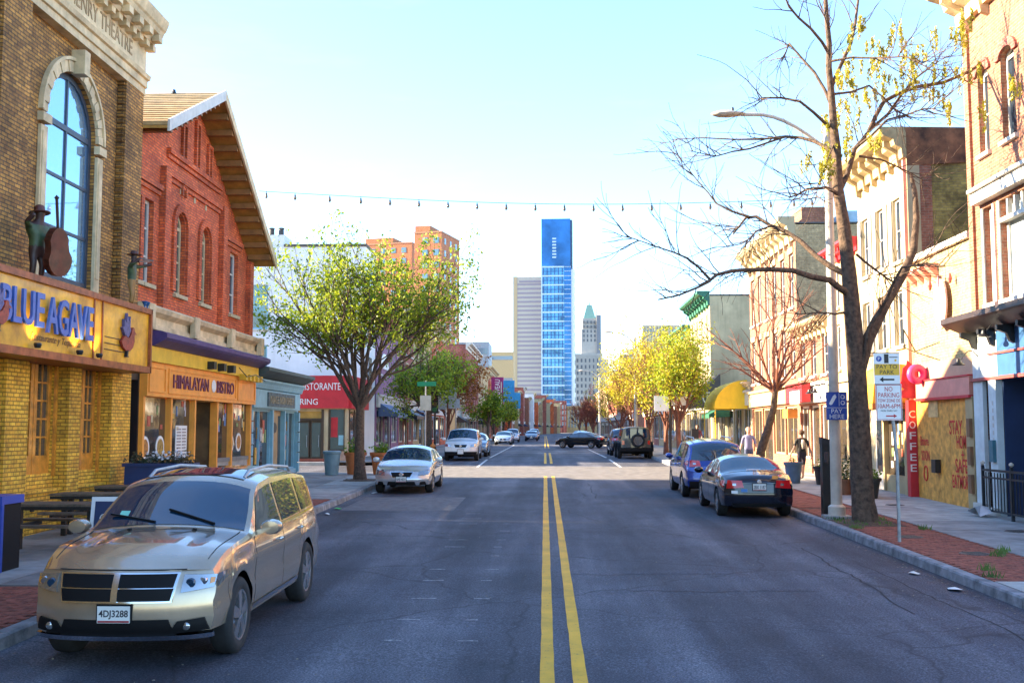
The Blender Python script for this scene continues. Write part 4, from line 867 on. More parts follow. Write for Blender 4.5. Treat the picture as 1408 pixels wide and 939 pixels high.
# projecting doughnut sign and its red bracket board, hung oval sign and iron bracket arm
ds = thing('doughnut_sign', 'pink ring doughnut sign on a red cut-out board above the coffee column', 'sign', (XR-.8, 30.0, 3.3))
mb = MB(); M = Matrix.Translation((XR-.3, 29.2, 3.8)) @ Matrix.Rotation(R_(90), 4, 'X') @ Matrix.Rotation(R_(12), 4, 'Y')
V = []; 
for i in range(20):
    for j in range(10):
        a, b = i*6.2832/20, j*6.2832/10; rr = .2+.105*math.cos(b); V.append(M @ Vector((rr*math.cos(a), rr*math.sin(a)*.95, .1*math.sin(b))))
mb.add(V, [(i*10+j, ((i+1) % 20)*10+j, ((i+1) % 20)*10+(j+1) % 10, i*10+(j+1) % 10) for i in range(20) for j in range(10)])
mb.build('ring', mat('pink_icing', (.75, .05, .19), .35, var=.12, scale=9), ds, smooth='all')
P = [(.0, 0), (.9, .02), (1.05, .2), (.8, .3), (1.1, .42), (.95, .55), (.85, .95), (.65, 1.05), (.6, 1.2), (.3, 1.05), (.0, 1.1)]
MB().prism([(XR-.02-a*.5, 3.15+b*.9) for a, b in P], lambda a, b, k: (a, k, b), 29.9, 29.95).build('cutout_board', mat('maroon_red_board', (.42, .012, .03), .45, var=.3, scale=4), ds)
ov = thing('oval_hanging_sign', 'faded pink oval sign hung high on the cream shop wall', 'sign', (XR-.35, 27.75, 5.3))
mb = MB(); P = [(27.75+.42*math.cos(a), 5.62+(.72 if math.sin(a) < 0 else .6)*math.sin(a)) for a in frange(0, 6.2832-.2618, 23)]
mb.prism(P, lambda a, b, k: F.P(a, k, b), .12, .17); mb.build('board', mat('faded_pink', (.66, .40, .37), .6, var=.2, scale=6), ov)
for k in range(6): F.part('faded_stroke', mat('faded_white_stroke', (.75, .68, .64), .6), ov, (27.5+k*.09, 27.54+k*.09, .171, .176, 5.68, 6.02), (27.52+k*.08, 27.55+k*.08, .171, .176, 5.2, 5.5))
F.part('faded_rule', mat('mauve', (.34, .18, .22), .6), ov, (27.4, 28.1, .171, .177, 5.58, 5.61)); F.part('stud', mat('mauve', (.34, .18, .22), .6), ov, (27.72, 27.78, .1, .2, 6.0, 6.3)); 
MB().tube([F.P(27.75, .01, 6.55), F.P(27.75, .2, 6.6), F.P(27.75, .15, 6.2)], .012, 5).build('hanger', DARK, ov)
for u in (27.05, 28.45): MB().lathe([(.01, .26), (.03, .24), (.06, .12), (.04, .02), (.005, -.02)], 8, Matrix.Translation(F.P(u, .15, 6.02))).build('pendant', mat('dull_red', (.3, .06, .05), .6), ov); 
br = thing('bracket_arm', 'thin black triangular iron bracket projecting from the cream shop', 'bracket', (XR-.5, 29.2, 4.4))
MB().tube([F.P(30.1, .02, 4.47), F.P(28.4, .9, 4.47), F.P(28.4, .9, 4.95), F.P(30.1, .02, 4.5)], .018, 5).build('frame', BLACK, br)
# =================================================================== RIGHT 3: tall white house with the dark party wall
t = thing('tall_white_house', 'tall ivory house with dark mottled brick party wall and deep cornice', 'building', (XR, 33, gz(33)))
C0, C1, CT = 30.4, 35.2, 10.3
rows = [(7.25, 9.15), (4.75, 6.4)]; cols = [31.0, 32.55, 34.1]
ops = [(u, u+.72, a, b) for a, b in rows for u in cols]
mb = MB(); front(mb, F, C0, C1, -.2, CT, ops, .16); mb.build('front_wall', IVORY, t)
mb = MB(); shell(mb, F, C0+.0, C1, -.2, CT, 9.5); mb.build('party_wall', OLIVE, t); F.part('corner_return', IVORY, t, (C0-.04, C0-.003, -.35, .01, 3.5, CT)); F.part('corner_bricks', PINKB, t, (C0-.03, C0-.002, -.7, -.352, 3.5, CT))
for o_ in ops:
    w = window(F, t, o_, WHITE, GLASS, 1, 2, .07, .16, sill=WHITE); sh = mat('grey_shutter', (.30, .27, .22), .6, var=.15)
    F.part('shutter', sh, w, (o_[0]-.36, o_[0]-.02, .003, .04, o_[2], o_[3])); F.part('shutter', sh, w, (o_[1]+.02, o_[1]+.36, .003, .04, o_[2], o_[3]))
cornice(F, t, C0-.05, C1, CT-.15, .9, .75, mat('ochre_cornice', (.42, .31, .15), .7, var=.3, streak=.2), 6)
rust = mat('rusty_mansard', (.21, .085, .035), .8, var=.6, scale=2.5, streak=.5)
MB().prism([(.0, CT-.4), (.0, CT+.75), (-9.5, CT+.55), (-9.5, CT+.1)], lambda d, z, k: F.P(k, d, z), C0-.045, C0-.004).build('rusty_flashing', rust, t); F.part('roof', ROOFG, t, (C0, C1, -9.5, -.05, CT, CT+.6))
F.part('downpipe', PINKP, t, (C0+.02, C0+.12, .003, .1, .3, CT-.2)); F.part('shop_surround', CREAMW, t, (C0+.2, C1-.05, .003, .2, 3.05, 3.35), (C0+.2, C0+.4, .003, .18, -.2, 3.05), (C1-.3, C1-.05, .003, .18, -.2, 3.05), (32.6, 32.75, .003, .18, -.2, 3.05))
o = F.part('shop_pane', GLASSW, t, (C0+.4, 32.6, .01, .03, .95, 3.05)); 
for k in range(18): u = rng.uniform(30.9, 32.3); z = rng.uniform(1.0, 2.6); F.part('window_goods', MATS['deco_%d' % (k % 6)], o, (u, u+rng.uniform(.08, .22), .032, .04+.001*k, z, z+rng.uniform(.15, .4)))
F.part('shop_door', WHITE, t, (32.85, 33.8, .01, .06, .2, 2.9)); F.part('door_pane', GLASS, t, (33.0, 33.65, .062, .07, 1.0, 2.7)); F.part('riser', CREAMW, t, (C0+.4, 32.6, .003, .12, -.2, .94))
mb = MB(); pr = [(0, 0), (.06, .55), (.3, .95), (.75, 1.12), (1.1, 1.08)]
for k in range(8):
    u0, u1 = 30.55+k*.28, 30.55+(k+1)*.28
    for (d0, z0), (d1, z1) in zip([(1.12-a, 3.05+b) for a, b in pr], [(1.12-a, 3.05+b) for a, b in pr][1:]): mb.quad(F.P(u0, d0, z0), F.P(u1, d0, z0), F.P(u1, d1, z1), F.P(u0, d1, z1))
for u in (30.55, 32.79): mb.add([F.P(u, 1.12-a, 3.05+b) for a, b in pr]+[F.P(u, .01, 3.05)], [(0, 1, 2, 3, 4, 5)])
ya = mb.build('round_awning', YELP, t); text('awning_lettering', 'Miss', (XR-.62, 30.545, 3.52), (1, 0, 0), (0, 0, 1), .42, mat('brown_letter', (.2, .07, .01), .6), ya, .6, .006)
F.part('awning_valance', mat('brown_orange', (.48, .2, .04), .6), t, (30.54, 32.8, .03, 1.13, 2.88, 3.04))
# =================================================================== generic town house
def house(side, y0, y1, top, wm, label, rows, ncol, ww, cm=None, ch=.6, cp=.5, nb=0, shop=None, awn=None, depth=10, name='town_house', wf=None, lint=None, plane=None, split=False, roofm=None, group=None, arch=0, sidewall=None, cat='house', shopm=None):
    F = Fac(side, plane if plane is not None else (XL if side == 'L' else XR)); g0 = gz(y0)
    t = thing(name, label, cat, (F.p, (y0+y1)/2, g0), group)
    sp = (y1-y0)/ncol; ops = []
    for a, b in rows:
        for i in range(ncol):
            u = y0+sp*(i+.5); ops.append((u-ww/2, u+ww/2, a+g0, b+g0)+((arch,) if arch else ()))
    sops = []
    if shop:
        n = shop; ss = (y1-y0-.4)/n
        for i in range(n):
            a = y0+.2+ss*i; door = (i == n//2)
            sops.append((a+.12, a+ss-.12, g0+(.2 if door else .75), g0+2.85))
    mb = MB(); front(mb, F, y0, y1, g0-.2, top, ops+sops, .15)
    if not sidewall: shell(mb, F, y0, y1, g0-.2, top, depth)
    mb.build('wall', wm, t)
    if sidewall: shell(MB(), F, y0, y1, g0-.2, top, depth).build('party_wall', sidewall, t)
    F.part('roof', roofm or ROOFG, t, (y0, y1, -depth, -.02, top-.05, top+.05))
    for o_ in ops: window(F, t, o_, wf or WHITE, GLASS, 1, 2, .08, .15, sill=WHITE, lintel=lint, split=split)
    for i, o_ in enumerate(sops):
        w = window(F, t, o_, shopm or WHITE, GLASSW, 1 if i == shop//2 else 2, 1, .09, .15, name='shop_door' if i == shop//2 else 'shop_window', split=False)
    if shop: F.part('shop_fascia', shopm or WHITE, t, (y0+.05, y1-.05, .003, .16, g0+2.95, g0+3.6), (y0+.05, y1-.05, .003, .26, g0+3.6, g0+3.72))
    if awn:
        for (a, b, m, nm) in awn: awning(F, t, a, b, g0+3.25, g0+2.55, 1.2, m)
    if cm: cornice(F, t, y0, y1, top-ch*.7, ch, cp, cm, nb)
    return t, F
# RIGHT 4..
h, F = house('R', 35.22, 38.9, 8.6, CREAMW, 'narrow cream house with red eaves between the ivory house and the low shop', [(4.1, 5.7), (6.3, 7.8)], 2, .6, REDP, .45, .45, 4, 2, None, shopm=IVORY)
h, F = house('R', 38.92, 44.0, 6.3, PINKB, 'low salmon brick shop with white panelled doors and red fascia sign', [(4.0, 5.5)], 3, .75, IVORY, .6, .55, 8, 3, None, shopm=WHITE)
fs = F.part('fascia_sign', REDP, h, (41.0, 43.8, .27, .6, 3.35, 4.1)); F.part('fascia_sign_panel', SIGNW, fs, (41.3, 42.9, .602, .62, 3.3, 3.8)); F.part('orange_sign', ORANGE, h, (43.0, 43.9, .3, .7, 2.75, 3.1))
gooseneck(F, h, 40.0, 3.7); gooseneck(F, h, 39.2, 3.7)
h, F = house('R', 44.02, 54.0, 10.9, PINKB, 'three storey salmon brick house with tall narrow windows behind the bare reddish tree', [(4.1, 6.2), (7.0, 9.3)], 6, .75, IVORY, 1.0, .7, 10, 4, None, sidewall=TANB, lint=IVORY, shopm=CREAMW)
F.part('parapet', PINKB, h, (44.05, 54.0, -1.5, -.3, 10.951, 11.6)); F.part('skylight_box', mat('skyblue_roof_box', (.35, .5, .6), .5), h, (44.4, 46.0, -3.5, -2.0, 10.951, 11.5))
h, F = house('R', 54.02, 67.0, 4.6, STUC, 'low tan parade of shops with yellow domed and green awnings', [], 1, .8, CREAM, .4, .4, 8, 5, [(60.2, 63.0, GREENP, 'g')], cat='shop', name='shop_parade')
def dome_awning(F, par, u0, u1, z0, h, proj, m, name):
    def f(u, v, d):
        a = math.pi/2*v; return Vector(F.P(u0+(u1-u0)*u, .02+proj*math.cos(a)+d, z0+h*math.sin(a)))
    mb = MB(); mb.slab(f, 8, 6, .015)
    for uu in (u0, u1): mb.add([F.P(uu, .02+proj*math.cos(math.pi/2*i/6), z0+h*math.sin(math.pi/2*i/6)) for i in range(7)]+[F.P(uu, .02, z0)], [tuple(range(8))])
    return mb.build(name, m, par)
dome_awning(F, h, 55.0, 58.6, 3.35, 1.5, 1.7, mat('yellow_canvas', (.80, .52, .02), .6, var=.1), 'yellow_domed_awning')
mb = MB(); mb.prism([(0, 3.6), (2.3, 3.6), (0, 5.6)], lambda d, z, k: F.P(k, .03+d, z), 63.2, 66.8); ga = mb.build('grey_gable_awning', mat('charcoal_canvas', (.09, .08, .07), .7, var=.15), h)
mb = MB()
for i in range(16):
    a0, a1 = 6.2832*i/16, 6.2832*(i+1)/16; c_ = Vector((XR-.75, 63.19, 4.15)); q = [c_+Vector((rr*math.cos(a), 0, rr*math.sin(a))) for a, rr in ((a0, .3), (a0, .36), (a1, .36), (a1, .3))]
    mb.quad(*q)
mb.build('round_logo', SIGNW, ga, recalc=False); text('logo_letter', 'R', (XR-.75, 63.19, 4.15), (1, 0, 0), (0, 0, 1), .34, SIGNW, ga, None, .004)
mb = MB(); mb.tube([(XR-1.7, 54.9, .7), (XR-1.7, 54.9, 3.4)], .03, 6); mb.build('awning_post', YELP, h); mb = MB(); mb.tube([(XR-1.7, 58.6, .7), (XR-1.7, 58.6, 3.4)], .03, 6); mb.build('awning_post', YELP, h)
h, F = house('R', 67.02, 76.0, 10.8, IVORY, 'ivory house with blank tan side wall and green cornice', [(4.2, 6.0), (7.0, 9.0)], 4, .8, GREENP, .9, .8, 8, 3, None, sidewall=STUC)
F.part('side_vent', REDB2, h, (67.0, 67.019, -6.4, -6.0, 9.2, 9.9)); F.part('parapet', STUC, h, (67.05, 76, -9.9, -4.2, 10.851, 11.5))
RIGHT = [(76.02, 86, 9.6, CREAMW, GREENP, 'cream house with dark green cornice half hidden by yellow leaved trees'), (86.02, 98, 8.2, TANB, CREAM, 'tan brick house behind the yellow leaved trees'), (98.02, 112, 9.0, REDB2, IVORY, 'dusky red house behind the yellow leaved trees'),
         (126, 146, 9.5, PINKB, IVORY, 'salmon brick block past the far crossing'), (146.02, 175, 10, REDB2, CREAM, 'long red brick block farthest along the sunny side'), (175.02, 215, 9, TANB, CREAM, 'long tan brick block near the street end, sunny side')]
RIGHT += [(225, 270, 11, REDB2, CREAM, 'far red block where the street bends, sunny side'), (275, 340, 12, PINKB, IVORY, 'far salmon block where the street bends, sunny side')]
for y0, y1, top, wm, cm, lb in RIGHT: house('R', y0, y1, top, wm, lb, [(4.0, 5.8), (6.5, 8.0)], max(3, int((y1-y0)/2.6)), .95, cm, .7, .6, 0, 3, plane=XR+(0 if y0 < 220 else 8 if y0 < 272 else 19))
# LEFT row beyond the corner
h, F = house('L', 62.2, 72.0, 8.2, PURPB, 'violet painted house with white fan emblem and steel blue awning', [(5.0, 7.0)], 3, .9, None, shop=3, awn=[(63.0, 67.5, mat('steel_blue_canvas', (.10, .16, .30), .6), 'b')])
mb = MB(); 
ev = MB().prism([(65.2+1.9*x, 6.0+.95*y) for x, y in [(-1, 0), (1, 0), (.92, .35), (.6, .75), (.2, 1), (-.2, 1), (-.6, .75), (-.92, .35)]], lambda a, b, k: F.P(a, k, b), .02, .06); ev.build('fan_emblem', SIGNW, h)
pw = Fac('F', 62.19)
LEFT = [(72.02, 80, 10.4, REDB2, IVORY, 'dusky red house with black awning beyond the violet house', BLACK), (80.02, 91, 9.6, TANB, CREAM, 'tan brick house half hidden behind the second street tree', NAVY), (91.02, 106, 11.4, REDB, IVORY, 'red brick house with tall windows past the street tree', None),
        (118, 133, 9.0, CREAMW, CREAM, 'cream corner house just past the crossing', BLACK), (133.02, 158, 13.0, REDB2, WHITE, 'tall rosy brick house with long white windows', None), (158.02, 186, 11.5, CREAMW, IVORY, 'pale cream house with black shop awning', BLACK),
        (186.02, 215, 13.2, REDB, IVORY, 'red brick house carrying a magenta banner', NAVY), (215.02, 250, 12.4, REDB2, WHITE, 'rosy brick house with white bracketed cornice down the street', None)]
BEND = [(REDB, 'red'), (CREAMW, 'cream'), (REDB2, 'rosy'), (PINKB, 'salmon'), (WSTUC, 'white'), (REDB, 'brick red'), (TANB, 'tan'), (REDB2, 'dusky red'), (IVORY, 'ivory'), (REDB, 'deep red'), (PINKB, 'pale salmon'), (CREAMW, 'buff')]
LEFT += [(250.02+k*16.5, 266.4+k*16.5, 10.0+3.2*((k*7) % 5)/4+k*.12, m_[0], [IVORY, CREAM, WHITE][k % 3], 'small %s far house just past the %s one where the street bends' % (m_[1], BEND[k-1][1] if k else 'bracketed'), [None, BLACK, NAVY][k % 3]) for k, m_ in enumerate(BEND)]
for y0, y1, top, wm, cm, lb, aw in LEFT:
    big = y0 > 130; pln = XL+max(0, (y0-200)/250)**1.3*18
    rows_ = [(4.2, 6.2), (7.0, 8.8)] if top < 11.6 else [(4.4, 6.8), (7.8, 10.2)]
    if top > 13: rows_.append((10.7, 12.0))
    h, F = house('L', y0, y1, top, wm, lb, rows_, max(3, int((y1-y0)/3.6)), 1.15, cm, .9, .8, 6 if not big else 0, 3, [(y0+.6, y0+min(5, y1-y0-1), aw, 'a')] if aw else None, lint=IVORY if wm in (REDB, REDB2) and not big else None, plane=pln, depth=10 if y0 < 214 else 14)
    if 'magenta' in lb:
        b_ = MB(); F.box(b_, 189, 190.2, .4, 2.6, 6.6, 11.6); bo = b_.build('magenta_banner', mat('magenta_cloth', (.30, .02, .13), .7), h); text('banner_letters', 'NOUVEAU', (F.p+1.5, 188.98, 9.1), (0, 0, 1), (-1, 0, 0), .9, SIGNW, bo, 4.2, .02)
# pitched roofs with dormers break the roofline down the street
for y0, y1, z, lb in ((215, 250, 12.3, 0),):
    mb = MB(); XB = XL+.25; mb.prism([(XB, z), (XB-9.5, z), (XB-4.5, z+3.0)], lambda x, zz, k: (x, k, zz), y0+.3, y1-.3); par = [o for o in COL.objects if o.get('label') == ('rosy brick house with white bracketed cornice down the street' if lb == 0 else 'salmon brick block near the end of the shady side')][0]; mb.build('pitched_roof', mat('slate', (.16, .17, .18), .7, var=.25), par)
# =================================================================== towers
def tower(name, label, px0, px1, ptop, Y, depth, m, rz=0.0, z0=0):
    a = atY(px0, ptop, Y); b = atY(px1, ptop, Y); w = (b.x-a.x); h = a.z
    t = thing(name, label, 'tower', ((a.x+b.x)/2, Y, 0), None)
    return t, w, h, (a.x+b.x)/2
def rbuild(mb, name, m, par, rot):
    M = Matrix.Rotation(rot, 4, 'Z'); mb.v = [tuple(M @ Vector(v)) for v in mb.v]; return mb.build(name, m, par, local=True)
TWG = glassmat('tower_window', (.10, .20, .25), .08, 0)
def brick_tower(name, label, px0, px1, pt, Y, fw, dp, rot, ncol, nrow, stepw):
    t, w, h, cx = tower(name, label, px0, px1, pt, Y, dp, ORNB)
    rbuild(MB().box(-fw/2, fw/2, 0, dp, 0, h-1.6), 'shaft', ORNB, t, rot); rbuild(MB().box(-fw/2, fw/2-stepw, .4, dp*.7, h-1.6, h), 'penthouse', ORNB, t, rot); rbuild(MB().box(-fw/2-.1, fw/2+.1, -.1, dp+.1, h-1.95, h-1.6), 'coping', mat('tower_coping', (.45, .22, .12), .7), t, rot)
    first = {}
    for j in range(nrow):
        for i in range(ncol):
            z = h-4.6-j*3.05; x = -fw/2+fw*(.3 if ncol == 2 else .12)+(fw*(.7 if ncol == 2 else .82)-.2)*i/(ncol-.35)
            rbuild(MB().box(x, x+1.35, -.06, .2, z, z+1.5).box(x+1.42, x+1.5, -.05, .2, z, z+1.5), 'window', TWG, t, rot)
        for i in range(3): z = h-4.6-j*3.05; y = dp*.15+i*dp*.3; rbuild(MB().box(fw/2-.2, fw/2+.06, y, y+1.2, z, z+1.5), 'window', TWG, t, rot)
    return t, h, cx
t, h, cx = brick_tower('brick_tower', 'slim orange brick apartment tower with teal windows and stepped top', 570, 607, 310, 260, 7.2, 14, R_(-14), 2, 13, 3.2)
for k in range(3): rbuild(MB().tube([(-2+k*1.1, 4, h), (-2+k*1.1, 4, h+3.5-k)], .06, 5), 'antenna', STEEL, t, 0)
brick_tower('brick_tower', 'broad orange brick apartment block mostly hidden behind the leafy tree', 500, 568, 327, 300, 14.5, 12, R_(-14), 4, 14, 6)
# blue glass tower
t, w, h, cx = tower('glass_tower', 'tall blue glass tower with white floor bands and plain blue crown', 741, 788, 301, 700, 20, None)
rot = R_(-3); fw = w*.86; dp = 17; BG = mat('tower_blue_glass', (.09, .27, .46), .12, metal=.45, var=.55, scale=.12); BG2 = mat('tower_deep_blue_glass', (.03, .15, .38), .14, metal=.45, var=.4, scale=.06); bandm = mat('pale_floor_band', (.55, .68, .78), .4, var=.05)
hs = atY(741, 366, 700).z
rbuild(MB().box(-fw/2, fw*.27, 0, dp, 0, hs), 'lower_shaft', BG, t, rot); rbuild(MB().box(-fw/2+.0, fw/2-.3, .3, dp, hs, h), 'crown_block', BG2, t, rot); rbuild(MB().box(fw/2-.3, fw/2+.9, .6, dp-.5, hs, h-.8), 'crown_side', mat('dark_louver', (.03, .06, .12), .4), t, rot)
rbuild(MB().box(fw*.27, fw/2, .5, dp, 0, hs), 'corner_bay', BG2, t, rot)
rbuild(MB().box(fw/2, fw/2+2.2, 1.2, dp, 0, hs-2), 'white_flank', mat('white_cladding', (.72, .76, .8), .4, var=.05), t, rot)
nf = 22
for k in range(nf):
    z = hs-k*6.1
    rbuild(MB().box(-fw/2-.15, fw*.27, -.25, .5, z-1.0, z-.1), 'floor_band', bandm, t, rot); rbuild(MB().box(fw*.27+.05, fw/2+.1, .1, .6, z-.7, z-.35).box(fw*.27+.05, fw/2+.1, .1, .6, z-3.6, z-3.3), 'balcony_edge', bandm, t, rot)
    for j in range(6): x = -fw/2+(fw*.77)*(j+.5)/6; rbuild(MB().box(x-.28, x+.28, -.12, .3, z-6.05, z-1.05), 'mullion', mat('deep_blue_mullion', (.02, .08, .26), .4, var=.05), t, rot)
    rbuild(MB().box(-fw/2+.1, fw*.265, -.1, .2, z-3.8, z-3.4), 'transom', MATS['deep_blue_mullion'], t, rot)
    for j in range(2): rbuild(MB().box(fw/2+2.1, fw/2+2.3, 3+j*6, 6+j*6, z-5, z-2), 'window', TWG, t, rot)
for k in range(7): rbuild(MB().box(-fw*.13, -fw*.13+2.6, .1, .4, h-14-k*2.1, h-13-k*2.1), 'louver', bandm, t, rot)
rbuild(MB().box(-fw/2-.2, -fw/2+.5, -.3, .5, 0, hs), 'corner_fin', bandm, t, rot)
# beige office tower
t, w, h, cx = tower('office_tower', 'cream office tower with close horizontal bands beside the glass tower', 706, 745, 381, 740, 20, None)
bm_ = mat('tower_cream', (.62, .50, .40), .8, var=.05); rbuild(MB().box(-w/2, w/2, 0, 22, 0, h), 'shaft', bm_, t, R_(-4)); rbuild(MB().box(-w/2-.3, -w/2+2.6, -.4, .5, 0, h+.3), 'edge_pier', mat('tower_tan', (.62, .42, .24), .8, var=.05), t, R_(-4))
for k in range(36): rbuild(MB().box(-w/2+2.8, w/2, -.12, .4, h-6-k*3.1, h-4.6-k*3.1), 'window_band', mat('mauve_window_band', (.38, .28, .30), .4, var=.08), t, R_(-4))
rbuild(MB().box(-w/2+4, w/2, -.2, .3, h-4.0, h-2.6), 'name_band', mat('mauve_window_band', (.38, .28, .30), .4), t, R_(-4))
# stepped stone tower with green pyramid roof
t, w, h, cx = tower('stepped_stone_tower', 'old stone skyscraper with stepped top and green copper pyramid roof', 785, 827, 530, 900, 20, None)
st = mat('tower_stone', (.42, .40, .36), .85, var=.15, scale=.05); s9 = 1450/900.
def zz(py): return atY(806, py, 900).z
def bl(nm, xa, xb, za, zb, y0, y1, m=st): return rbuild(MB().box((xa-806)/s9, (xb-806)/s9, y0, y1, za, zb), nm, m, t, 0)
bl('base_block', 784, 829, 0, zz(486), 0, 30); bl('middle_block', 800, 826, zz(486), zz(452), 3, 24); bl('upper_block', 802, 825, zz(452), zz(437), 4, 22)
gp = mat('copper_green', (.26, .42, .32), .6, var=.15); x0, x1 = (803-806)/s9, (820-806)/s9; zb, zt = zz(437), zz(418); xa, xb = (808-806)/s9, (815-806)/s9
rbuild(MB().add([(x0, 5, zb), (x1, 5, zb), (x1, 16, zb), (x0, 16, zb), (xa, 8, zt), (xb, 8, zt), (xb, 13, zt), (xa, 13, zt)], [(0, 1, 5, 4), (1, 2, 6, 5), (2, 3, 7, 6), (3, 0, 4, 7), (4, 5, 6, 7)]), 'pyramid_roof', gp, t, 0)
rbuild(MB().tube([((811-806)/s9, 10, zt), ((811-806)/s9, 10, zz(408))], [1.0, .2], 6), 'spire', gp, t, 0); rbuild(MB().tube([((821-806)/s9, 12, zb), ((822-806)/s9, 12, zz(398))], [.5, .15], 6), 'mast', STEEL, t, 0); bl('dark_flank', 821, 827, zz(600), zz(433), 1, 20, mat('flank_grey', (.22, .23, .25), .8))
dkw = mat('stone_tower_window', (.10, .11, .13), .3, var=.1)
for j in range(11):
    for i in range(7):
        x = (787.5+i*5.6-806)/s9; z = zz(498)-j*5.4; rbuild(MB().box(x, x+1.5, -.15, .3, z, z+3), 'window', dkw, t, 0)
for j in range(5):
    for i in range(4): x = (802.5+i*5-806)/s9; z = zz(463)+j*3.9-4; rbuild(MB().box(x, x+1.2, 2.8, 3.4, z, z+2.4), 'window', dkw, t, 0)
for k in range(9): bl('pier', 785+k*5.4, 786.2+k*5.4, zz(540), zz(488), -.6, 0.0) if k < 8 else None
# other far blocks
def plain(name, label, px0, px1, pt, Y, m, nb, bm, d=20, vert=0):
    t, w, h, cx = tower(name, label, px0, px1, pt, Y, d, None); rbuild(MB().box(-w/2, w/2, 0, d, 0, h), 'shaft', m, t, 0)
    for k in range(nb): z = h-2-k*(h-4)/nb*.9; rbuild(MB().box(-w/2+.4, w/2-.4, -.15, .3, z-1.9, z), 'window_band', bm, t, 0)
    for k in range(vert): x = -w/2+w*k/vert; rbuild(MB().box(x, x+.7, -.4, .1, 0, h-.4), 'pier', m, t, 0)
    return t
GB = mat('far_blue_grey', (.28, .36, .42), .6, var=.1); GW = glassmat('far_glass', (.14, .22, .28), .12, 0)
plain('far_block', 'narrow blue grey block right behind the green roofed tower', 827, 836, 494, 1000, GB, 14, GW); plain('far_block', 'small reddish block low behind the street end', 829, 837, 543, 620, REDB2, 5, GW)
plain('far_block', 'dark banded slab tower at the sunny end of the street', 852, 865, 488, 520, mat('far_dark_slab', (.24, .22, .22), .6), 12, mat('slab_light_band', (.45, .42, .42), .6)); plain('far_block', 'pale glass block beside the dark slab tower', 864, 883, 480, 560, mat('pale_glass_block', (.42, .60, .66), .3, var=.05), 8, GW)
plain('far_block', 'tan office block with fine grid front above the yellow trees', 883, 934, 447, 430, mat('grid_tan', (.55, .48, .34), .8, var=.1), 14, mat('grid_window', (.30, .38, .36), .3, var=.1), vert=12)
plain('far_block', 'low ochre block behind the red brick houses', 664, 706, 484, 520, mat('ochre_block', (.55, .40, .20), .8, var=.1), 3, GW)
plain('far_block', 'grey roofed block above the shady houses by the orange tower', 630, 672, 470, 330, mat('blue_grey_roofblock', (.35, .40, .44), .7, var=.1), 2, GW); plain('far_block', 'pale block closing the end of the street', 836, 852, 556, 800, CREAMW, 4, GW)
plain('far_block', 'low red block at the vanishing point before the glass tower', 758, 779, 551, 500, REDB2, 4, GW, 14, 5)
plain('far_block', 'low cream block at the vanishing point right of the red one', 779.2, 800, 558, 505, CREAMW, 4, GW, 14, 5)
plain('far_block', 'low tan block before the green roofed tower', 800.2, 829, 553, 510, TANB, 4, GW, 14, 6)
# ------------------------------------------------------------------ vehicles
def lerp_tab(tab, y):
    if y <= tab[0][0]: return tab[0][1]
    for (a, va), (b, vb) in zip(tab, tab[1:]):
        if y <= b:
            t = (y-a)/(b-a); return va+(vb-va)*t
    return tab[-1][1]
def smooth_tab(tab, y, w=.06): return (lerp_tab(tab, y-w)+2*lerp_tab(tab, y)+lerp_tab(tab, y+w))/4
TYRE = mat('tyre_rubber', (.018, .018, .019), .85, var=.2, scale=12); RIM = mat('alloy', (.55, .55, .56), .25, metal=.9, var=.05); RIMD = mat('dark_alloy', (.10, .10, .11), .35, metal=.7, var=.05)
CARG = glassmat('car_glass', (.006, .03, .065), .015, 0); CARG2 = glassmat('car_glass_blue', (.02, .06, .10), .015, 0)
CHROME = mat('chrome', (.75, .76, .78), .12, metal=1.0, var=0); CBLK = mat('black_plastic', (.007, .007, .008), .6, var=.1, spec=.2); UNDER = mat('underbody', (.006, .006, .006), .9, var=0)
LAMPG = glassmat('headlamp_glass', (.42, .42, .42), .08, 0, .8); LAMPR = mat('tail_lamp_red', (.62, .012, .015), .12, var=.1, coat=1.0); LAMPA = mat('amber_lamp', (.7, .26, .03), .2, var=.1, coat=1.0); PLATE = mat('plate_white', (.72, .72, .68), .45, var=.05)
def wheel(root, x, y, r, w, sx, rimm, nsp=5):
    e = bpy.data.objects.new('wheel', None); COL.objects.link(e); e.parent = root; e.location = (x, y, r); WL[e.name] = Vector((0, 0, 0))
    R = Matrix.Rotation(math.pi/2*sx, 4, 'Y')       # local +z of lathe -> outward
    mb = MB(); mb.lathe([(r*.64, -w*.5), (r*.9, -w*.5), (r*.985, -w*.38), (r, -w*.2), (r, w*.2), (r*.985, w*.38), (r*.9, w*.5), (r*.72, w*.5), (r*.66, w*.42)], 28, R, cap=False); mb.build('tyre', TYRE, e, smooth=50, local=True)
    mb = MB(); mb.lathe([(r*.66, w*.42), (r*.67, w*.46), (r*.61, w*.44), (r*.59, w*.1), (.001, w*.06)], 28, R, cap=False)
    mb.build('rim', rimm, e, smooth=40, local=True)
    mb = MB()
    for k in range(nsp):
        a = 6.2832*k/nsp
        for da in (-.13, .13):
            A = Vector((math.cos(a+da*.6)*r*.10, math.sin(a+da*.6)*r*.10, w*.40)); B = Vector((math.cos(a+da)*r*.63, math.sin(a+da)*r*.63, w*.37)); mb.bar(R @ A, R @ B, r*.17, .035, up=R @ Vector((0, 0, 1)))
    mb.lathe([(.001, w*.46), (r*.12, w*.45), (r*.17, w*.38), (r*.17, w*.2)], 14, R); mb.build('spokes', rimm, e, smooth=40, local=True)
    return e
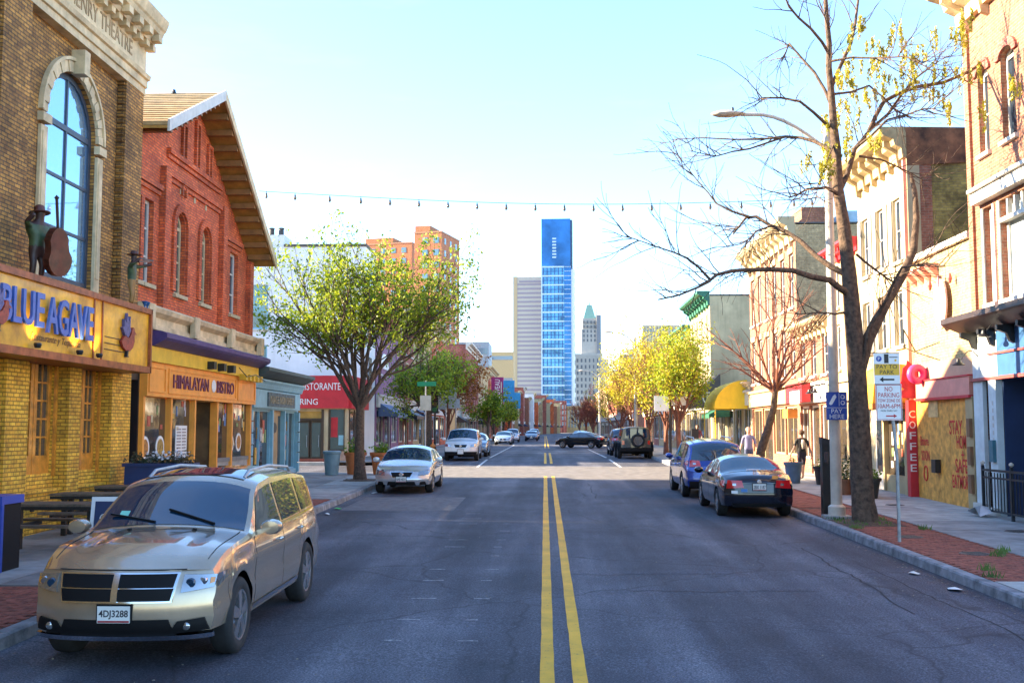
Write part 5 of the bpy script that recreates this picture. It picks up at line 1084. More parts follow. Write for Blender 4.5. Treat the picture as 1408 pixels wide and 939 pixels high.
def car(name, label, loc, rz, S, pm, group=None, cat='car', detail=2, glass=None):
    """S: L,W,axles,wheel r, top profile etc.  y: + front.  One body shell from swept cross-sections; panels lie proud of it."""
    root = thing(name, label, cat, loc, group, rz); WL[root.name] = Vector((0, 0, 0))
    root.rotation_euler.x = math.atan(.013)*(-1 if abs(rz) > 2 else 1) if loc[1] < 60 else 0
    L, W = S['L'], S['W']; hw = W/2; r = S['r']; yf, yr = S['yf'], S['yr']; ya = L/2; G = glass or CARG
    top = S['top']; belt = S['belt']; sill = S.get('sill', .26); tum = S.get('tum', .30)
    plan = S.get('plan', [(-L/2, .92), (-L/2+.12, .955), (-L/2+.5, .985), (-L/2+1.1, 1), (L/2-1.3, 1), (L/2-.6, .985), (L/2-.15, .95), (L/2, .92)])
    ar = r+S.get('archgap', .06)
    def ztop(y): return smooth_tab(top, y)
    def zbelt(y): return min(smooth_tab(belt, y), ztop(y)-.03)
    def hwid(y): return hw*smooth_tab(plan, y, .05)
    bowf, bowr = S.get('bowf', .22), S.get('bowr', .12); pf = S.get('pf', [(0, .10), (.35, .02), (.55, 0), (.75, .03), (1.0, .12), (1.2, .2)]); pr = S.get('pr', [(0, .12), (.35, .02), (.55, 0), (.8, .03), (1.1, .1), (2, .1)])
    def D(p):
        x, y, z = p
        if y > ya-1.0:
            f = max(0, (y-(ya-1.0)))**1.5; y -= (bowf*(.6*(x/hw)**2+.75*(x/hw)**6)+lerp_tab(pf, z))*f
        if y < -ya+.8:
            f = max(0, ((-ya+.8)-y)/.8)**1.5; y += (bowr*(.6*(x/hw)**2+.75*(x/hw)**6)+lerp_tab(pr, z))*f
        return Vector((x, y, z))
    def zbot(y):
        z = sill+(.0 if abs(y) < ya-.5 else .04)
        for yw in (yf, yr):
            d = abs(y-yw)
            if d < ar: z = max(z, r+math.sqrt(max(0, ar*ar-d*d)))
        return z
    def upper(y):        # returns (Wb, zb, xB, zB, zt)
        zt = ztop(y); zb = zbelt(y); H = zt-zb; Wb = hwid(y)*.965; c = min(.11, H*.55); tt = tum*min(1, H/.5)
        xB = Wb-tt*(H-c)-(c*.45); return Wb, zb, xB, zt-c, zt
    def dome(x, y):
        if 'dome' not in S or y < S['ws'][0]-.05: return 0
        f = min(1, (y-S['ws'][0]+.05)/.35)*min(1, max(0, (ya-.1-y)/.4)); q = abs(x); return S['dome']*f*(1/(1+math.exp((q-.40)/.022))+.5*math.exp(-((q-.62)/.05)**2))
    def section(y):
        Wb, zb, xB, zB, zt = upper(y); b = zbot(y); w = hwid(y); P = []
        nl = 9
        for i in range(nl):
            t = i/(nl-1); z = b+(zb-b)*t; q = (z-sill)/max(.05, zb-sill)
            bulge = 1-.055*max(0, .35-q)**1.2*3-.035*max(0, (q-.62)/.38)**2
            crease = .012*math.exp(-((q-.72)/.05)**2)-.012*math.exp(-((q-.5)/.12)**2)
            P.append((w*bulge+crease*S.get('crease', 1), z))
        x0, z0 = P[-1]
        for i in range(1, 7): t = i/6; P.append((x0+(xB-x0)*t, zb+(zB-zb)*t))
        for i in range(1, 17): s = i/16; P.append((xB*(1-s), zB+(zt-zB)*(1-(1-s)**2.6)+dome(xB*(1-s), y)))
        return P
    ys = set(frange(-ya, ya, 64))
    for yw in (yf, yr): ys |= set(yw+ar*math.cos(a) for a in frange(0, math.pi, 18)) | {yw-ar-.004, yw+ar+.004}
    ys |= {-ya+.03, -ya+.07, ya-.03, ya-.07}; ys = sorted(y for y in ys if -ya <= y <= ya)
    ys = [y for i, y in enumerate(ys) if i == 0 or y-ys[i-1] > .003]
    secs = [section(y) for y in ys]; n = len(secs[0]); V = []
    for y, P in zip(ys, secs):
        for x, z in P: V.append(D((x, y, z)))
        for x, z in P[-2::-1]: V.append(D((-x, y, z)))
    m = 2*n-1; mb = MB(); Fc = [(i*m+k, i*m+k+1, (i+1)*m+k+1, (i+1)*m+k) for i in range(len(ys)-1) for k in range(m-1)]
    mb.add(V, Fc)
    for e in (0, len(ys)-1):    # end caps as grids
        P = secs[e]; y = ys[e]
        for k in range(n-1):
            (xa, za), (xb, zb_) = P[k], P[k+1]
            for j in range(6):
                s0, s1 = 1-2*j/6, 1-2*(j+1)/6
                mb.quad(D((xa*s0, y, za)), D((xa*s1, y, za)), D((xb*s1, y, zb_)), D((xb*s0, y, zb_)))
    body = mb.build('body', pm, root, smooth=S.get('sharp', 38), local=True)
    MB().box(-hw*.82, hw*.82, -ya+.5, ya-.55, .26, r*2+.02).build('underbody', UNDER, root, local=True)
    for yw in (yf, yr):
        for sx in (-1, 1): wheel(root, sx*(hw-.125+S.get('wo', 0)), yw, r, .235, sx, S.get('rim', RIM), S.get('nsp', 5))
    # --- surface helpers
    def topz(x, y):
        Wb, zb, xB, zB, zt = upper(y); s = 1-min(1, abs(x)/max(.01, xB)); return zB+(zt-zB)*(1-(1-s)**2.6)+dome(x, y)
    def panel_top(name, m, y0, y1, in0, in1, lift=.006, nu=10, nv=8, par=None):     # between stations, inset from the roof edge
        def f(u, v):
            y = y0+(y1-y0)*v; xl = upper(y)[2]-(in0+(in1-in0)*v); x = -xl+2*xl*u; dz = (ztop(y+.05)-ztop(y-.05))/.1; nrm = Vector((0, -dz, 1)).normalized()
            return D((x, y, topz(x, y)))+nrm*lift
        return MB().patch(f, nu, nv).build(name, m, par or root, smooth='all', recalc=False, local=True)
    def sidex(y, z):
        P = section(y)
        for (xa, za), (xb, zb_) in zip(P, P[1:]):
            if za <= z <= zb_ and zb_ > za: return xa+(xb-xa)*(z-za)/(zb_-za)
        return P[0][0] if z < P[0][1] else P[14][0]
    def panel_side(name, m, c, sx, lift=.006, nu=6, nv=4, par=None):      # c: 4 corners (y,z): bottom rear, bottom front, top front, top rear
        def f(u, v):
            a = [c[0][k]+(c[1][k]-c[0][k])*u for k in (0, 1)]; b = [c[3][k]+(c[2][k]-c[3][k])*u for k in (0, 1)]; y, z = a[0]+(b[0]-a[0])*v, a[1]+(b[1]-a[1])*v
            return D((sx*(sidex(y, z)+lift), y, z))
        return MB().patch(f, nu, nv, flip=sx < 0).build(name, m, par or root, smooth='all', recalc=False, local=True)
    def panel_end(name, m, c, front=True, lift=.008, th=.03, nu=8, nv=3, par=None):  # c: 4 corners (x,z) ll, lr, ur, ul
        s = 1 if front else -1
        def f(u, v, d):
            a = [c[0][k]+(c[1][k]-c[0][k])*u for k in (0, 1)]; b = [c[3][k]+(c[2][k]-c[3][k])*u for k in (0, 1)]; x, z = a[0]+(b[0]-a[0])*v, a[1]+(b[1]-a[1])*v
            return D((x, s*ya, z))+Vector((0, s*(lift-th+d), 0))
        return MB().slab(f, nu, nv, th).build(name, m, par or root, smooth=40, local=True)
    w0, w1 = S['ws']; panel_top('windshield', G, w0, w1, S.get('wsin', (.03, .03))[0], S.get('wsin', (.03, .03))[1])
    if 'rw' in S: panel_top('rear_window', G, S['rw'][0], S['rw'][1], .05, .05)
    if 'rwe' in S: panel_end('rear_window', G, S['rwe'], False, .012, .03)
    for sx in (-1, 1):
        for c in S['sw']: panel_side('side_window', G, c, sx)
        for yy in S.get('seams', []): panel_side('door_seam', UNDER, [(yy-.008, sill+.1), (yy+.004, sill+.1), (yy+.004, zbelt(yy)-.02), (yy-.008, zbelt(yy)-.02)], sx, .002, 1, 8)
        for yy in S.get('handles', []):
            zz_ = zbelt(yy)-.13; x = sidex(yy, zz_); MB().tube([(sx*(x-.005), yy-.1, zz_), (sx*(x+.035), yy-.07, zz_), (sx*(x+.035), yy+.07, zz_), (sx*(x-.005), yy+.1, zz_)], .014, 6).build('door_handle', S.get('handlem', pm), root, smooth=40, local=True)
        ym, zm = S['mirror']; x = sidex(ym, zm)
        mo = MB(); mo.lathe([(.02, -.09), (.085, -.085), (.105, -.03), (.1, .04), (.06, .085), (.01, .1)], 12, Matrix.Translation((sx*(x+.16), ym, zm+.07)) @ Matrix.Rotation(R_(90), 4, 'X') @ Matrix.Scale(1.15, 4, (1, 0, 0)) @ Matrix.Scale(.8, 4, (0, 1, 0))); mo.bar((sx*(x-.02), ym, zm), (sx*(x+.12), ym, zm+.05), .05)
        mo.build('wing_mirror', pm, root, smooth=45, local=True)
    return root, dict(panel_top=panel_top, panel_side=panel_side, panel_end=panel_end, D=D, ya=ya, hw=hw, topz=topz, sidex=sidex, ztop=ztop)
def plate(H, root, s, front, z, zc=.06, colr=None):
    s_ = 1 if front else -1; y = H['D']((0, s_*H['ya'], z)).y
    o = MB().box(-.155, .155, y+s_*.012, y+s_*.024, z-.078, z+.078).build('number_plate', PLATE, root, local=True)
    MB().box(-.17, .17, y-s_*.02, y+s_*.011, z-.093, z+.093).build('plate_frame', CBLK, root, local=True)
    if s: text('plate_number', s, (0, y+s_*.025, z), (-s_, 0, 0), (0, 0, 1), .085, mat('plate_ink', (.02, .02, .03), .5, var=0), o, .28, .001, local=True, bold=.02)
    if s: MB().box(-.15, .15, y+s_*.0241, y+s_*.0248, z-.074, z-.056).build('plate_band', mat('plate_maroon', (.35, .03, .04), .5, var=.3, scale=40), o, local=True)
    return o
# ---- nearest suv, gold beige
SUV = dict(L=5.1, W=1.90, r=.385, yf=1.60, yr=-1.44, sill=.33, top=[(-2.55, .98), (-2.5, 1.12), (-2.35, 1.55), (-2.1, 1.70), (-1.4, 1.775), (-.2, 1.80), (.35, 1.75), (.62, 1.62), (1.2, 1.22), (1.5, 1.18), (2.1, 1.125), (2.42, 1.05), (2.55, .95)], belt=[(-2.55, .94), (-2.0, 1.17), (0, 1.12), (1.1, 1.13), (1.9, 1.075), (2.4, .99), (2.55, .90)], tum=.24, crease=1.4, sharp=28, dome=.024,
           ws=(1.16, .5), wsin=(.05, .05), rw=(-2.47, -2.2), sw=[[(-.10, 1.17), (1.0, 1.13), (.52, 1.56), (-.10, 1.62)], [(-1.12, 1.20), (-.2, 1.175), (-.2, 1.62), (-1.12, 1.63)], [(-2.1, 1.24), (-1.24, 1.21), (-1.24, 1.62), (-1.95, 1.58)]],
           seams=[1.08, -.15, -1.2], handles=[.12, -.95], mirror=(.92, 1.14), bowf=.27, pf=[(0, .2), (.3, .06), (.42, 0), (.6, .0), (.78, .03), (.92, .1), (1.2, .3)], rim=RIM)
gold = paint('champagne_paint', (.47, .37, .265), .62, .22, 1.0)
root, H = car('parked_suv', 'champagne gold suv with crosshair grille parked nearest the camera', (-4.08, 12.6, gz(12.6)), math.pi, SUV, gold)
pe, D, ya = H['panel_end'], H['D'], H['ya']
o = pe('grille', CHROME, [(-.53, .66), (.53, .66), (.58, .93), (-.58, .93)], lift=.03, th=.05, nu=12)
for sx in (-1, 1):
    for z0, z1 in ((.676, .788), (.802, .918)):
        c = [(sx*.03, z0), (sx*(.515+.02*(z0 > .75)), z0), (sx*(.54+.015*(z0 > .75)), z1), (sx*.03, z1)]
        if sx < 0: c = [c[1], c[0], c[3], c[2]]
        p = pe('grille_mesh', CBLK, c, lift=.042, th=.02, nu=8, par=o)
pe('grille_centre_bar', CHROME, [(-.03, .67), (.03, .67), (.03, .925), (-.03, .925)], lift=.05, th=.03, nu=2, par=o)
for sx in (-1, 1):
    c = [(sx*.60, .745), (sx*.87, .78), (sx*.88, .89), (sx*.615, .91)]
    if sx < 0: c = [c[1], c[0], c[3], c[2]]
    hl = pe('headlight', LAMPG, c, lift=.022, th=.04, nu=8)
    MB().lathe([(.001, .012), (.038, .01), (.046, 0), (.046, -.03)], 16, Matrix.Translation(D((sx*.675, ya, .828))+Vector((0, .026, 0))) @ Matrix.Rotation(-math.pi/2, 4, 'X')).build('projector_lens', CARG, hl, smooth=40, local=True); MB().lathe([(.001, .008), (.032, .007), (.038, 0), (.038, -.04)], 14, Matrix.Translation(D((sx*.775, ya, .84))+Vector((0, .022, 0))) @ Matrix.Rotation(-math.pi/2, 4, 'X')).build('reflector_bowl', CHROME, hl, smooth=40, local=True)
    c = [(sx*.835, .81), (sx*.868, .82), (sx*.87, .865), (sx*.835, .868)]
    if sx < 0: c = [c[1], c[0], c[3], c[2]]
    pe('turn_lamp', LAMPA, c, lift=.027, th=.02, nu=4, par=hl)
    c = [(sx*.50, .36), (sx*.84, .38), (sx*.80, .50), (sx*.58, .48)]
    if sx < 0: c = [c[1], c[0], c[3], c[2]]
    fg = pe('fog_recess', CBLK, c, lift=.012, th=.03, nu=6)
    MB().lathe([(.001, .006), (.03, .005), (.036, 0), (.036, -.02)], 14, Matrix.Translation(D((sx*.66, ya, .43))+Vector((0, .015, 0))) @ Matrix.Rotation(-math.pi/2, 4, 'X')).build('fog_lamp', LAMPG, fg, smooth=40, local=True)
pe('lower_intake', CBLK, [(-.56, .34), (.56, .34), (.5, .50), (-.5, .50)], lift=.011, th=.03, nu=12); pe('chrome_lip', CHROME, [(-.86, .30), (.86, .30), (.86, .345), (-.86, .345)], lift=.035, th=.06, nu=20); pe('chin_spoiler', CBLK, [(-.62, .25), (.62, .25), (.66, .3), (-.66, .3)], lift=-.2, th=.12, nu=16)
plate(H, root, '4DJ3288', True, .555)
[H['panel_side']('headlight_wrap', LAMPG, [(ya-.30, .84), (ya-.02, .775), (ya-.02, .89), (ya-.36, .905)], sx_, .008, 6, 3) for sx_ in (-1, 1)]
pe('hood_seam', UNDER, [(-.62, .945), (.62, .945), (.62, .955), (-.62, .955)], lift=.004, th=.01, nu=12)
for sx in (-1, 1):
    y0, y1 = -1.95, .25; xx = .56
    MB().tube([(sx*xx, y0, H['topz'](xx, y0)-.005), (sx*xx, y0+.15, H['topz'](xx, y0+.15)+.055), (sx*xx, -.8, H['topz'](xx, -.8)+.065), (sx*xx, y1-.2, H['topz'](xx, y1-.2)+.055), (sx*xx, y1, H['topz'](xx, y1)-.005)], .02, 8).build('roof_rail', STEEL, root, smooth=40, local=True)
    H['panel_side']('sill_strip', CHROME, [(-.95, .365), (1.1, .365), (1.1, .41), (-.95, .41)], sx, .012, 10, 1)
    H['panel_side']('window_chrome', CHROME, [(-2.1, 1.185), (1.08, 1.105), (1.08, 1.125), (-2.1, 1.205)], sx, .008, 14, 1)
for sx in (-1, 1):
    MB().tube([H['D']((sx*(.80-.04*q/8), 1.2+1.2*q/8, H['topz'](.80-.04*q/8, 1.2+1.2*q/8)+.0015)) for q in range(9)], .0045, 4).build('hood_shut_line', UNDER, root, local=True)
    H['panel_side']('bumper_shut_line', UNDER, [(1.985, .46), (1.993, .46), (2.15, .80), (2.142, .80)], sx, .002, 1, 5); H['panel_side']('fuel_flap_line' if sx > 0 else 'rear_shut_line', UNDER, [(-2.25, .5), (-2.242, .5), (-2.242, 1.0), (-2.25, 1.0)], sx, .002, 1, 5)
H['panel_top']('sunroof', CARG, -.2, .35, .16, .16, .006)
for sx in (-.5, .15): MB().bar((sx, 1.14, H['topz'](sx, 1.14)+.02), (sx+.55, .98, H['topz'](sx+.5, .98)+.03), .025, .02).build('wiper', CBLK, root, local=True)
MB().patch(lambda u, v: D((.50+.1*u, 1.02-.08*v, H['topz'](.52, 1.02-.08*v)+.013)), 2, 2).build('windshield_sticker', mat('mint_sticker', (.2, .55, .42), .5, var=0), root, recalc=False, local=True)
for sx in (-.35, .35): MB().box(sx-.018, sx+.018, 1.32, 1.36, H['topz'](sx, 1.34), H['topz'](sx, 1.34)+.02).build('washer_nozzle', CBLK, root, local=True)
# ---- generic sedan / suv bodies
SED = dict(L=4.75, W=1.82, r=.325, yf=1.42, yr=-1.36, sill=.25, top=[(-2.375, .82), (-2.3, .98), (-1.75, 1.05), (-1.35, 1.20), (-.75, 1.41), (-.1, 1.46), (.45, 1.38), (1.15, 1.02), (1.4, .96), (2.0, .84), (2.375, .68)], belt=[(-2.375, .80), (-1.8, .96), (0, .92), (1.1, .88), (1.9, .78), (2.375, .62)], tum=.36,
           ws=(1.12, .42), rw=(-1.62, -.85), sw=[[(-.12, .96), (.95, .93), (.40, 1.26), (-.12, 1.31)], [(-1.1, .985), (-.2, .965), (-.2, 1.31), (-.75, 1.27)]], seams=[1.0, -.15, -1.1], handles=[0.05, -.92], mirror=(.82, .93), bowf=.28, bowr=.16, pf=[(0, .16), (.3, .04), (.45, 0), (.6, .05), (.75, .2), (1.2, .3)])
SUV2 = dict(L=4.7, W=1.84, r=.36, yf=1.38, yr=-1.33, sill=.32, top=[(-2.35, .9), (-2.3, 1.05), (-2.1, 1.5), (-1.8, 1.66), (-1.0, 1.72), (-.1, 1.72), (.35, 1.66), (1.05, 1.17), (1.35, 1.11), (2.0, 1.02), (2.35, .85)], belt=[(-2.35, .88), (-1.8, 1.14), (0, 1.06), (1.1, 1.0), (2.0, .95), (2.35, .8)], tum=.24, ws=(1.0, .34), rw=(-2.27, -1.9), sw=[[(-.1, 1.11), (.85, 1.07), (.38, 1.5), (-.1, 1.55)], [(-1.05, 1.14), (-.2, 1.115), (-.2, 1.55), (-1.05, 1.57)], [(-1.95, 1.2), (-1.16, 1.15), (-1.16, 1.56), (-1.75, 1.53)]], seams=[.95, -.15, -1.1], handles=[.05, -.9], mirror=(.8, 1.08), bowf=.2)
def front_kit(root, H, S, zg, zh, gm=CBLK, pl='', low=.38, gw=.5, hc=None):
    pe, hw = H['panel_end'], H['hw']
    g = pe('grille', CHROME, [(-gw*.8, zg-.09), (gw*.8, zg-.09), (gw, zg+.09), (-gw, zg+.09)], lift=.014, th=.03); pe('grille_mesh', gm, [(-gw*.76, zg-.07), (gw*.76, zg-.07), (gw*.95, zg+.075), (-gw*.95, zg+.075)], lift=.024, th=.02, par=g)
    MB().lathe([(.001, .01), (.06, .01), (.07, 0), (.07, -.02)], 14, Matrix.Translation(H['D']((0, H['ya'], zg))+Vector((0, .03, 0))) @ Matrix.Rotation(-math.pi/2, 4, 'X')).build('badge', CHROME, g, smooth=40, local=True)
    for sx in (-1, 1):
        c = [(sx*hw*.56, zh-.07), (sx*hw*.90, zh-.03), (sx*hw*.88, zh+.10), (sx*hw*.60, zh+.06)]
        if sx < 0: c = [c[1], c[0], c[3], c[2]]
        h_ = pe('headlight', LAMPG, c, lift=.016, th=.04, nu=6); y_ = H['ya']; H['panel_side']('headlight_wrap', LAMPG, [(y_-.28, zh+.02), (y_-.02, zh-.03), (y_-.02, zh+.1), (y_-.34, zh+.11)], sx, .008, 4, 3)
        c = [(sx*hw*.60, low-.06), (sx*hw*.84, low-.05), (sx*hw*.80, low+.05), (sx*hw*.64, low+.04)]
        if sx < 0: c = [c[1], c[0], c[3], c[2]]
        pe('fog_recess', CBLK, c, lift=.01, th=.03, nu=5)
    pe('lower_intake', CBLK, [(-hw*.5, low-.07), (hw*.5, low-.07), (hw*.45, low+.05), (-hw*.45, low+.05)], lift=.01, th=.03, nu=8)
    plate(H, root, pl, True, low+.12)
def rear_kit(root, H, S, zt, th=.15, wi=.45, wo=.86, pl='', zp=None, low=.34):
    pe, hw = H['panel_end'], H['hw']
    for sx in (-1, 1):
        c = [(sx*hw*wi, zt-th*.35), (sx*hw*wo, zt-th*.5), (sx*hw*wo*.97, zt+th*.5), (sx*hw*(wi+.04), zt+th*.45)]
        if sx > 0: c = [c[1], c[0], c[3], c[2]]
        c = c
        tl = pe('tail_light', LAMPR, c, False, .016, .04, 6); cx_ = sx*hw*(wi+wo)/2
        pe('reverse_lamp', LAMPG, [(cx_-.06, zt-.03), (cx_+.02, zt-.03), (cx_+.02, zt+.025), (cx_-.06, zt+.025)], False, .02, .02, 2, par=tl)
        y1 = -S['L']/2
        H['panel_side']('tail_light_wrap', LAMPR, [(y1+.05, zt-th*.4), (y1+.32, zt-th*.1), (y1+.30, zt+th*.4), (y1+.06, zt+th*.45)], sx, .008, 4, 3)
    plate(H, root, pl, False, zp or zt-.1)
    pe('bumper_slot', CBLK, [(-hw*.7, low-.07), (hw*.7, low-.07), (hw*.72, low+.02), (-hw*.72, low+.02)], False, .01, .03, 8); pe('bumper_crease', UNDER, [(-hw*.85, zt-.26), (hw*.85, zt-.26), (hw*.85, zt-.25), (-hw*.85, zt-.25)], False, .003, .01, 8)
    MB().lathe([(.001, .01), (.05, .01), (.055, 0), (.055, -.02)], 12, Matrix.Translation(H['D']((0, -H['ya'], zt+.06))+Vector((0, -.012, 0))) @ Matrix.Rotation(math.pi/2, 4, 'X')).build('badge', CHROME, root, smooth=40, local=True)
    pe('boot_lid_seam', UNDER, [(-hw*.44, zt-.2), (hw*.44, zt-.2), (hw*.44, zt-.19), (-hw*.44, zt-.19)], False, .003, .01, 6)
PY = math.pi
root, H = car('silver_sedan', 'silver sedan facing the camera beside the big leafy tree', (-4.45, 35.1, gz(35.1)), PY, SED, paint('silver_paint', (.52, .545, .57), .6, .25)); front_kit(root, H, SED, .60, .64, pl='8AB 4021', low=.34, gw=.36)
S2 = dict(SED); S2.update(L=4.5, W=1.76, top=[(-2.25, .80), (-2.2, .99), (-1.8, 1.06), (-1.45, 1.12), (-.8, 1.40), (-.1, 1.45), (.45, 1.36), (1.3, .98), (1.5, .92), (2.0, .80), (2.25, .66)], rw=(-1.66, -.78), belt=[(-2.25, .78), (-1.8, .94), (0, .90), (1.1, .86), (1.9, .76), (2.25, .6)], yf=1.36, yr=-1.33, seams=[1.0, -.1, -1.05])
root, H = car('dark_sedan', 'dark navy sedan seen from behind parked beside the brick paving', (5.06, 27.5, gz(27.5)), 0, S2, paint('midnight_paint', (.006, .009, .022), .35, .18), glass=CARG2); rear_kit(root, H, S2, .80, .2, .42, .86, '2BX 1187', .74)
pe = H['panel_end']
for k, (x, z, m_) in enumerate(((-.58, .62, SIGNW), (-.36, .66, mat('sticker_blue', (.05, .2, .5), .5)), (.38, .97, ORANGE))): pe('bumper_sticker', m_, [(x-.07, z-.035), (x+.07, z-.035), (x+.07, z+.035), (x-.07, z+.035)], False, .012, .01, 2)
for k in range(5): H['panel_top']('window_sticker', [SIGNW, SIGNW, YELP, SIGNW, SIGNW][k], -1.56+.01*k, -1.50, .62, .62, .012) if k == 0 else None
S3 = dict(SUV2); root, H = car('blue_suv', 'blue crossover suv seen from behind parked ahead of the dark sedan', (5.02, 33.5, gz(33.5)), 0, S3, paint('royal_blue_paint', (.02, .055, .30), .5, .22)); rear_kit(root, H, S3, 1.02, .2, .50, .86, '', .80, .42)
H['panel_end']('bumper_cladding', CBLK, [(-.78, .34), (.78, .34), (.8, .5), (-.8, .5)], False, .012, .05, 10); H['panel_end']('chrome_strip', CHROME, [(-.3, .9), (.3, .9), (.3, .925), (-.3, .925)], False, .02, .02, 4)
for sx in (-1, 1): MB().tube([(sx*.55, -1.6, 1.70), (sx*.55, -1.4, 1.76), (sx*.55, .1, 1.77), (sx*.55, .3, 1.70)], .018, 6).build('roof_rail', STEEL, root, smooth=40, local=True)
H['panel_side']('roof_sticker', SIGNW, [(-2.2, 1.0), (-2.15, 1.0), (-2.15, 1.05), (-2.2, 1.05)], -1)
S4 = dict(SUV2); S4.update(tum=.18); root, H = car('white_suv', 'white older suv with dark lower bumper facing the camera across the side street', (-4.5, 58.7, gz(58.7)), PY, S4, paint('white_paint', (.66, .66, .64), .1, .3)); front_kit(root, H, S4, .80, .82, pl='', low=.42, gw=.36); H['panel_end']('dark_bumper', CBLK, [(-.86, .3), (.86, .3), (.86, .5), (-.86, .5)], lift=.008, th=.04, nu=12); plate(H, root, '', True, .46)
# jeep-like off-roader with spare wheel
S5 = dict(L=4.2, W=1.84, r=.40, yf=1.25, yr=-1.2, sill=.45, top=[(-2.1, 1.74), (-2.0, 1.80), (0, 1.83), (.4, 1.80), (.75, 1.22), (.9, 1.16), (2.05, 1.08), (2.1, 1.0)], belt=[(-2.1, 1.15), (0, 1.13), (.8, 1.1), (2.1, 1.0)], plan=[(-2.1, .9), (-1.9, .93), (.6, .93), (.9, .84), (2.1, .74)], tum=.12, ws=(.73, .45), sw=[[(-.05, 1.18), (.5, 1.18), (.3, 1.62), (-.05, 1.65)], [(-1.0, 1.18), (-.15, 1.18), (-.15, 1.65), (-1.0, 1.65)], [(-1.95, 1.18), (-1.1, 1.18), (-1.1, 1.65), (-1.95, 1.65)]], rwe=[(.62, 1.16), (-.62, 1.16), (-.55, 1.66), (.55, 1.66)], mirror=(.55, 1.15), bowf=.02, bowr=.02, pr=[(0, 0), (2, .02)], pf=[(0, 0), (2, .02)], wo=.08, rim=RIMD)
root, H = car('offroader', 'boxy silver offroader with spare wheel on its tail, seen from behind', (5.1, 61.6, gz(61.6)), 0, S5, paint('grey_silver_paint', (.035, .04, .045), .4, .3), cat='offroader')
e = wheel(root, .12, -2.22, .38, .24, 1, RIMD); e.name = 'spare_wheel'; e.location = (.1, -2.25, 1.02); e.rotation_euler.z = -PY/2
H['panel_end']('rear_bumper', CBLK, [(.9, .42), (-.9, .42), (-.9, .62), (.9, .62)], False, .14, .2, 4)
for sx in (-1, 1): H['panel_end']('tail_light', LAMPR, [(sx*.72-.07, .8), (sx*.72+.07, .8), (sx*.72+.07, 1.02), (sx*.72-.07, 1.02)], False, .05, .06, 2)
for sx in (-1, 1):
    for yy in (1.25, -1.2): MB().slab(lambda u, v, d: Vector((sx*(.80+.22*v), yy+.55*math.cos(PY*u), .42+.5*math.sin(PY*u)+d)), 10, 1, .03).build('wheel_flare', CBLK, root, local=True)
# turning sedan at the crossing, further cars
S6 = dict(SED); root, H = car('turning_sedan', 'black sedan turning across the far crossing', (3.2, 93.5, gz(93.5)), R_(62), S6, paint('black_car_paint', (.012, .012, .016), .3, .2)); rear_kit(root, H, S6, .82, .16, .5, .86); front_kit(root, H, S6, .6, .64, low=.34, gw=.36)
def simple(nm, lb, x, y, rz, S, col, grp=None):
    root, H = car(nm, lb, (x, y, gz(y)), rz, S, paint('paint_%s_%d' % (nm, int(y)), col, .4, .25), grp)
    if abs(rz) > 1: front_kit(root, H, S, .6 if S['r'] < .34 else .78, .64 if S['r'] < .34 else .82, low=.34, gw=.36)
    else: rear_kit(root, H, S, .82 if S['r'] < .34 else 1.02, .17)
LG = 'cars parked along the shady kerb far down the street'
simple('parked_suv', 'dark suv parked in front of the boxy offroader', 5.0, 68.5, 0, SUV2, (.02, .03, .06)); simple('parked_sedan', 'steel blue sedan tucked behind the white suv', -4.35, 65.2, PY, SED, (.12, .18, .26))
simple('parked_sedan', 'silver blue sedan past the crossing in front of the cream corner house', -4.4, 113, PY, SED, (.34, .42, .50), LG); simple('parked_suv', 'white suv fourth in the parked line on the shady kerb', -4.2, 137, PY, SUV2, (.62, .62, .62), LG); simple('parked_sedan', 'small dark blue sedan behind the white suv down the street', -4.6, 126, PY, SED, (.06, .08, .14), LG)
simple('oncoming_car', 'dark sedan driving towards the camera beyond the crossing', -1.9, 150, PY, SED, (.03, .04, .06), LG); simple('oncoming_car', 'grey sedan queueing behind the dark oncoming sedan', -1.9, 163, PY, SED, (.25, .27, .30), LG); simple('oncoming_car', 'pale suv last in the oncoming queue', -1.8, 178, PY, SUV2, (.5, .52, .54), LG)
simple('parked_sedan', 'far white car on the sunny kerb past the crossing', 4.8, 135, 0, SED, (.6, .6, .6)); simple('parked_sedan', 'far dark car on the sunny kerb past the crossing', 4.8, 150, 0, SED, (.03, .03, .04))
